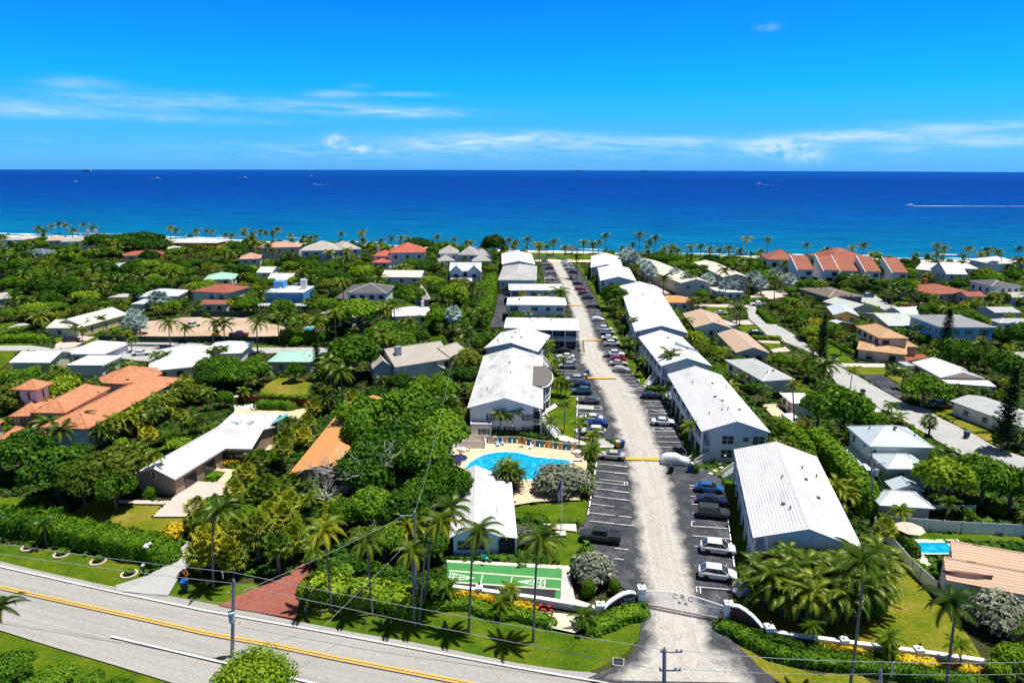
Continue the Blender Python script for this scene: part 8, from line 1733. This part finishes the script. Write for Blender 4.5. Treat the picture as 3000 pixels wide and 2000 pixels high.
def crowd(x,y,s):
 gx,gy=int(x//12),int(y//12)
 for a in(-1,0,1):
  for b in(-1,0,1):
   for(u,v,t)in GRID.get((gx+a,gy+b),()):
    if(u-x)**2+(v-y)**2<((s+t)*.5)**2:return True
 return False
def put(x,y,s):GRID.setdefault((int(x//12),int(y//12)),[]).append((x,y,s))
for r,kk,s,h in PL:put(r.location.x,r.location.y,{'umbrella':9,'coco':2,'small':1.2,'sabal':2}.get(kk,2.2*s+1))
rs=random.Random(99);shx=lambda x:shore_y(x)-17
CNT={}
def scatter(kinds,tries,spacing,smin,smax,r0,hz,tol,foot_r,ymax=1e9,ymin=58,cap=300,nm=None,total=9999):
 n0=len(PL)
 for _ in range(tries):
  y=ymin+(min(455,ymax)-ymin)*rs.random()**.8;x=rs.uniform(-1,1)*(.80*y+14)
  if y>shx(x):continue
  kind=kinds[rs.randrange(len(kinds))]
  if CNT.get(kind,0)>=cap:continue
  if len(PL)-n0>=total:return
  s=rs.uniform(smin,smax);sc=spacing*s*(1+max(0,y-200)/900)
  if y>shx(x)-45 and hz>4 and kind not in('coco','small','sabal'):
   if s>.75:continue
  if crowd(x,y,sc)or not clear(x,y,foot_r):continue
  if kind in('coco','small','sabal','silver'):
   h=rs.uniform(5.5,10)if kind=='coco' else rs.uniform(2.5,4.5);c=(x,y,h);rr_,rz_=r0*s,r0*s*.7
  else:h=None;c=(x,y,hz*s);rr_,rz_=r0*s,hz*s*.8
  if hides(Vector(c),rr_,rz_)>tol:continue
  plant(kind,(x,y),s,h,sz=None if h else s*(1.0 if y<170 else .88),nm=nm);put(x,y,sc);CNT[kind]=CNT.get(kind,0)+1
scatter(['dark','mid','dark','dark','olive','mid','light'],12000,5.9,.85,1.5,4.0,4.3,.0,1.2,cap=150,total=265)
scatter(['dark','mid','dark','mid','light'],14000,4.6,.45,.80,4.0,4.3,.08,.8,cap=400,nm='small_tree',total=420)
scatter(['coco','coco','sabal'],5000,3.2,.9,1.15,2.6,7,.08,.6,cap=145)
scatter(['areca','areca','thicket'],7000,2.6,.7,1.1,2.2,2.6,.0,.5,cap=210)
scatter(['shrub','shrub','shrub','shrubl'],14000,2.2,.7,1.6,1.5,.9,.0,.4,cap=400,total=420)
scatter(['small'],1500,2.2,.8,1.0,1.6,3.4,.08,.4,ymax=260,cap=150)
m=MB();rr=random.Random(5)
for _ in range(110000):
 y=76+310*rr.random()**1.7;x=rr.uniform(-1,1)*(.80*y+14);i,j=int((x-X0)/RES),int((y-Y0)/RES)
 if not(0<=i<NX and 0<=j<NY)or occ[j,i]or y>shx(x):continue
 wv=math.sin(x*.35+1.7*math.sin(y*.21))*math.sin(y*.31+x*.12);z=.2+.35*max(0,wv)+rr.uniform(-.15,.2)
 leaf(m,Vector((x,y,z)),Vector((rr.uniform(-.7,.7),rr.uniform(-.7,.7),1)).normalized(),rr.uniform(.3,.6)*(1+y/300),rr,min(1,max(0,.45+.3*wv+rr.gauss(0,.16))))
tag(m.build('ground_cover',MATS['leaf_dark'],tint=True),'low leafy ground cover filling the gaps between trees and houses','ground cover',kind='stuff')
items=[]
for b in BH:
 pp=[P(q)for q in b];items.append((sum(q[2]for q in pp)/len(pp),hull([(q[0],q[1])for q in pp]),None))
RAD={'umbrella':(6.6,3,6.4),'coco':(2.9,2.0,0),'small':(1.9,1.4,0),'sabal':(1.7,1.5,0),'silver':(2.2,2.0,0),'areca':(2.2,2.2,2.6),'thicket':(2.8,2.8,3.4),'pine':(1.5,5,6)}
for k_,(r,kind,s,h)in enumerate(PL):
 a,b,c=RAD.get(kind,(3.9,3.2,4.3)if kind in('dark','mid','light','olive')else(1.4,1.1,.9));px,py,f=P((r.location.x+(0 if not h else r.children[0].location.x*0),r.location.y,h or c*s))
 items.append((f,[(px+a*s*FPX/f*math.cos(q*.524),py+b*s*FPX/f*math.sin(q*.524))for q in range(12)],k_))
cov=np.zeros((500,750),bool);gone=set()
for f,poly,k_ in sorted(items,key=lambda q:q[0]):
 r_=raster(poly,0,0,4.0,750,500)
 if r_ is None:
  if k_ is not None:gone.add(k_)
  continue
 sub=cov[r_[0]];n_=r_[1].sum();vis=(r_[1]&~sub).sum()
 if k_ is not None and(vis<.09*n_ or n_==0):gone.add(k_);continue
 if k_ is None:sub|=r_[1]
 elif PL[k_][1]not in('coco','small','sabal','pine'):
  cx=sum(p[0]for p in poly)/len(poly);cy=sum(p[1]for p in poly)/len(poly);r2=raster([(cx+(p[0]-cx)*.8,cy+(p[1]-cy)*.8)for p in poly],0,0,4.0,750,500)
  if r2:cov[r2[0]]|=r2[1]
keepers=[]
bysz={}
for k_,(r,kind,s,h)in enumerate(PL):bysz.setdefault(r.name.split('.')[0],[]).append((s/P(r.location)[2],k_))
for nm_,l_ in bysz.items():
 l_=sorted([q for q in l_ if q[1]not in gone or PL[q[1]][0].get('label')],reverse=True)
 for q in l_[298:]:gone.add(q[1])
dead=[]
for k_,q in enumerate(PL):
 if k_ in gone and(not q[0].get('label')):dead+=list(q[0].children)+[q[0]]
 else:keepers.append(q)
bpy.data.batch_remove(dead);PL=keepers
print('PLANTS',len(PL),CNT,{k_:len(v)for k_,v in bysz.items()})
# ================================================================== labels for plants that have none yet: by kind, then by the landmark they stand beside
ORD=['first','second','third','fourth','fifth','sixth','seventh','eighth','ninth','tenth','eleventh','twelfth','thirteenth','fourteenth','fifteenth','sixteenth','seventeenth','eighteenth','nineteenth','twentieth']
LM+=[('the club pool',clubpool.location.x,clubpool.location.y,20,10),('the brick-red driveway',*GT('D1',700,600)[:2],8,8),('the dirt construction lot',*G((620,960))[:2],34,18),('the round concrete pole',*G((1218,1780))[:2],2,2),('the club gate',*G((2000,1800))[:2],12,3),('the dry fenced lawn',*GT('B1',900,690)[:2],14,8),('the ocean-end lawn',*GT('A2',1700,430)[:2],40,10),('the left street',*G((60,1020))[:2],20,6),('the flagpole',fl.location.x,fl.location.y,2,2),('the roadside hedge',*GT('C0',1100,1150)[:2],20,4)]
pend={}
SZ={}
for r,kind,s,h in PL:
 if r.get('label'):continue
 x,y=r.location.x,r.location.y;best=None
 for ph,lx,ly,w_,d_ in LM:
  dd=max(0,abs(x-lx)-max(w_,d_)*.4)+.8*max(0,abs(y-ly)-max(w_,d_)*.4)
  if best is None or dd<best[0]:best=(dd,ph,lx,ly,max(w_,d_))
 dd,ph,lx,ly,sz_=best
 pxl,pyl,_=P((lx,ly,2));pxp,pyp,_=P((x,y,2));wpx=sz_*FPX/max(20,ly)*.5
 if abs(pxp-pxl)>wpx:rel='left of' if pxp<pxl else 'right of'
 else:rel='in front of' if y<ly else 'behind'
 K=KIND[kind];base=K['phrase']
 if kind in('dark','mid','light','olive','coco','small','areca','thicket','shrub','shrubl','sabal','silver'):
  v=h if h else s;lo,hi={'coco':(6.8,9.2),'small':(3,4.2),'sabal':(3,4.6),'silver':(4,6)}.get(kind,(.85,1.15));base=('tall ' if v>hi and h else 'large ' if v>hi else 'short ' if v<lo and h else 'small ' if v<lo else '')+base.replace('small ','').replace('tall ','')
 pend.setdefault('%s %s %s'%(base,rel,ph),[]).append((pxp,r))
for lab,lst in pend.items():
 lst.sort(key=lambda q:q[0]);n=len(lst)
 for i,(_,r)in enumerate(lst):
  l=lab if n==1 else lab+(', leftmost' if i==0 else ', rightmost' if i==n-1 else ', %s from left'%(ORD[i]if i<20 else '%dth'%(i+1)))
  wd=l.split()
  if len(l.split())>16:l=l.replace('club building','building').replace('broad-crowned ','').replace('the ','the ')
  if len(l.split())>16:l=l.replace('club building','building').replace('broad-crowned ','')
  for a in('large ','small ','tall ','short ','leafy ','rounded '):
   if len(l.split())>16 and l.startswith(a):l=l[len(a):]
  r['label']=l
bpy.context.view_layer.update()
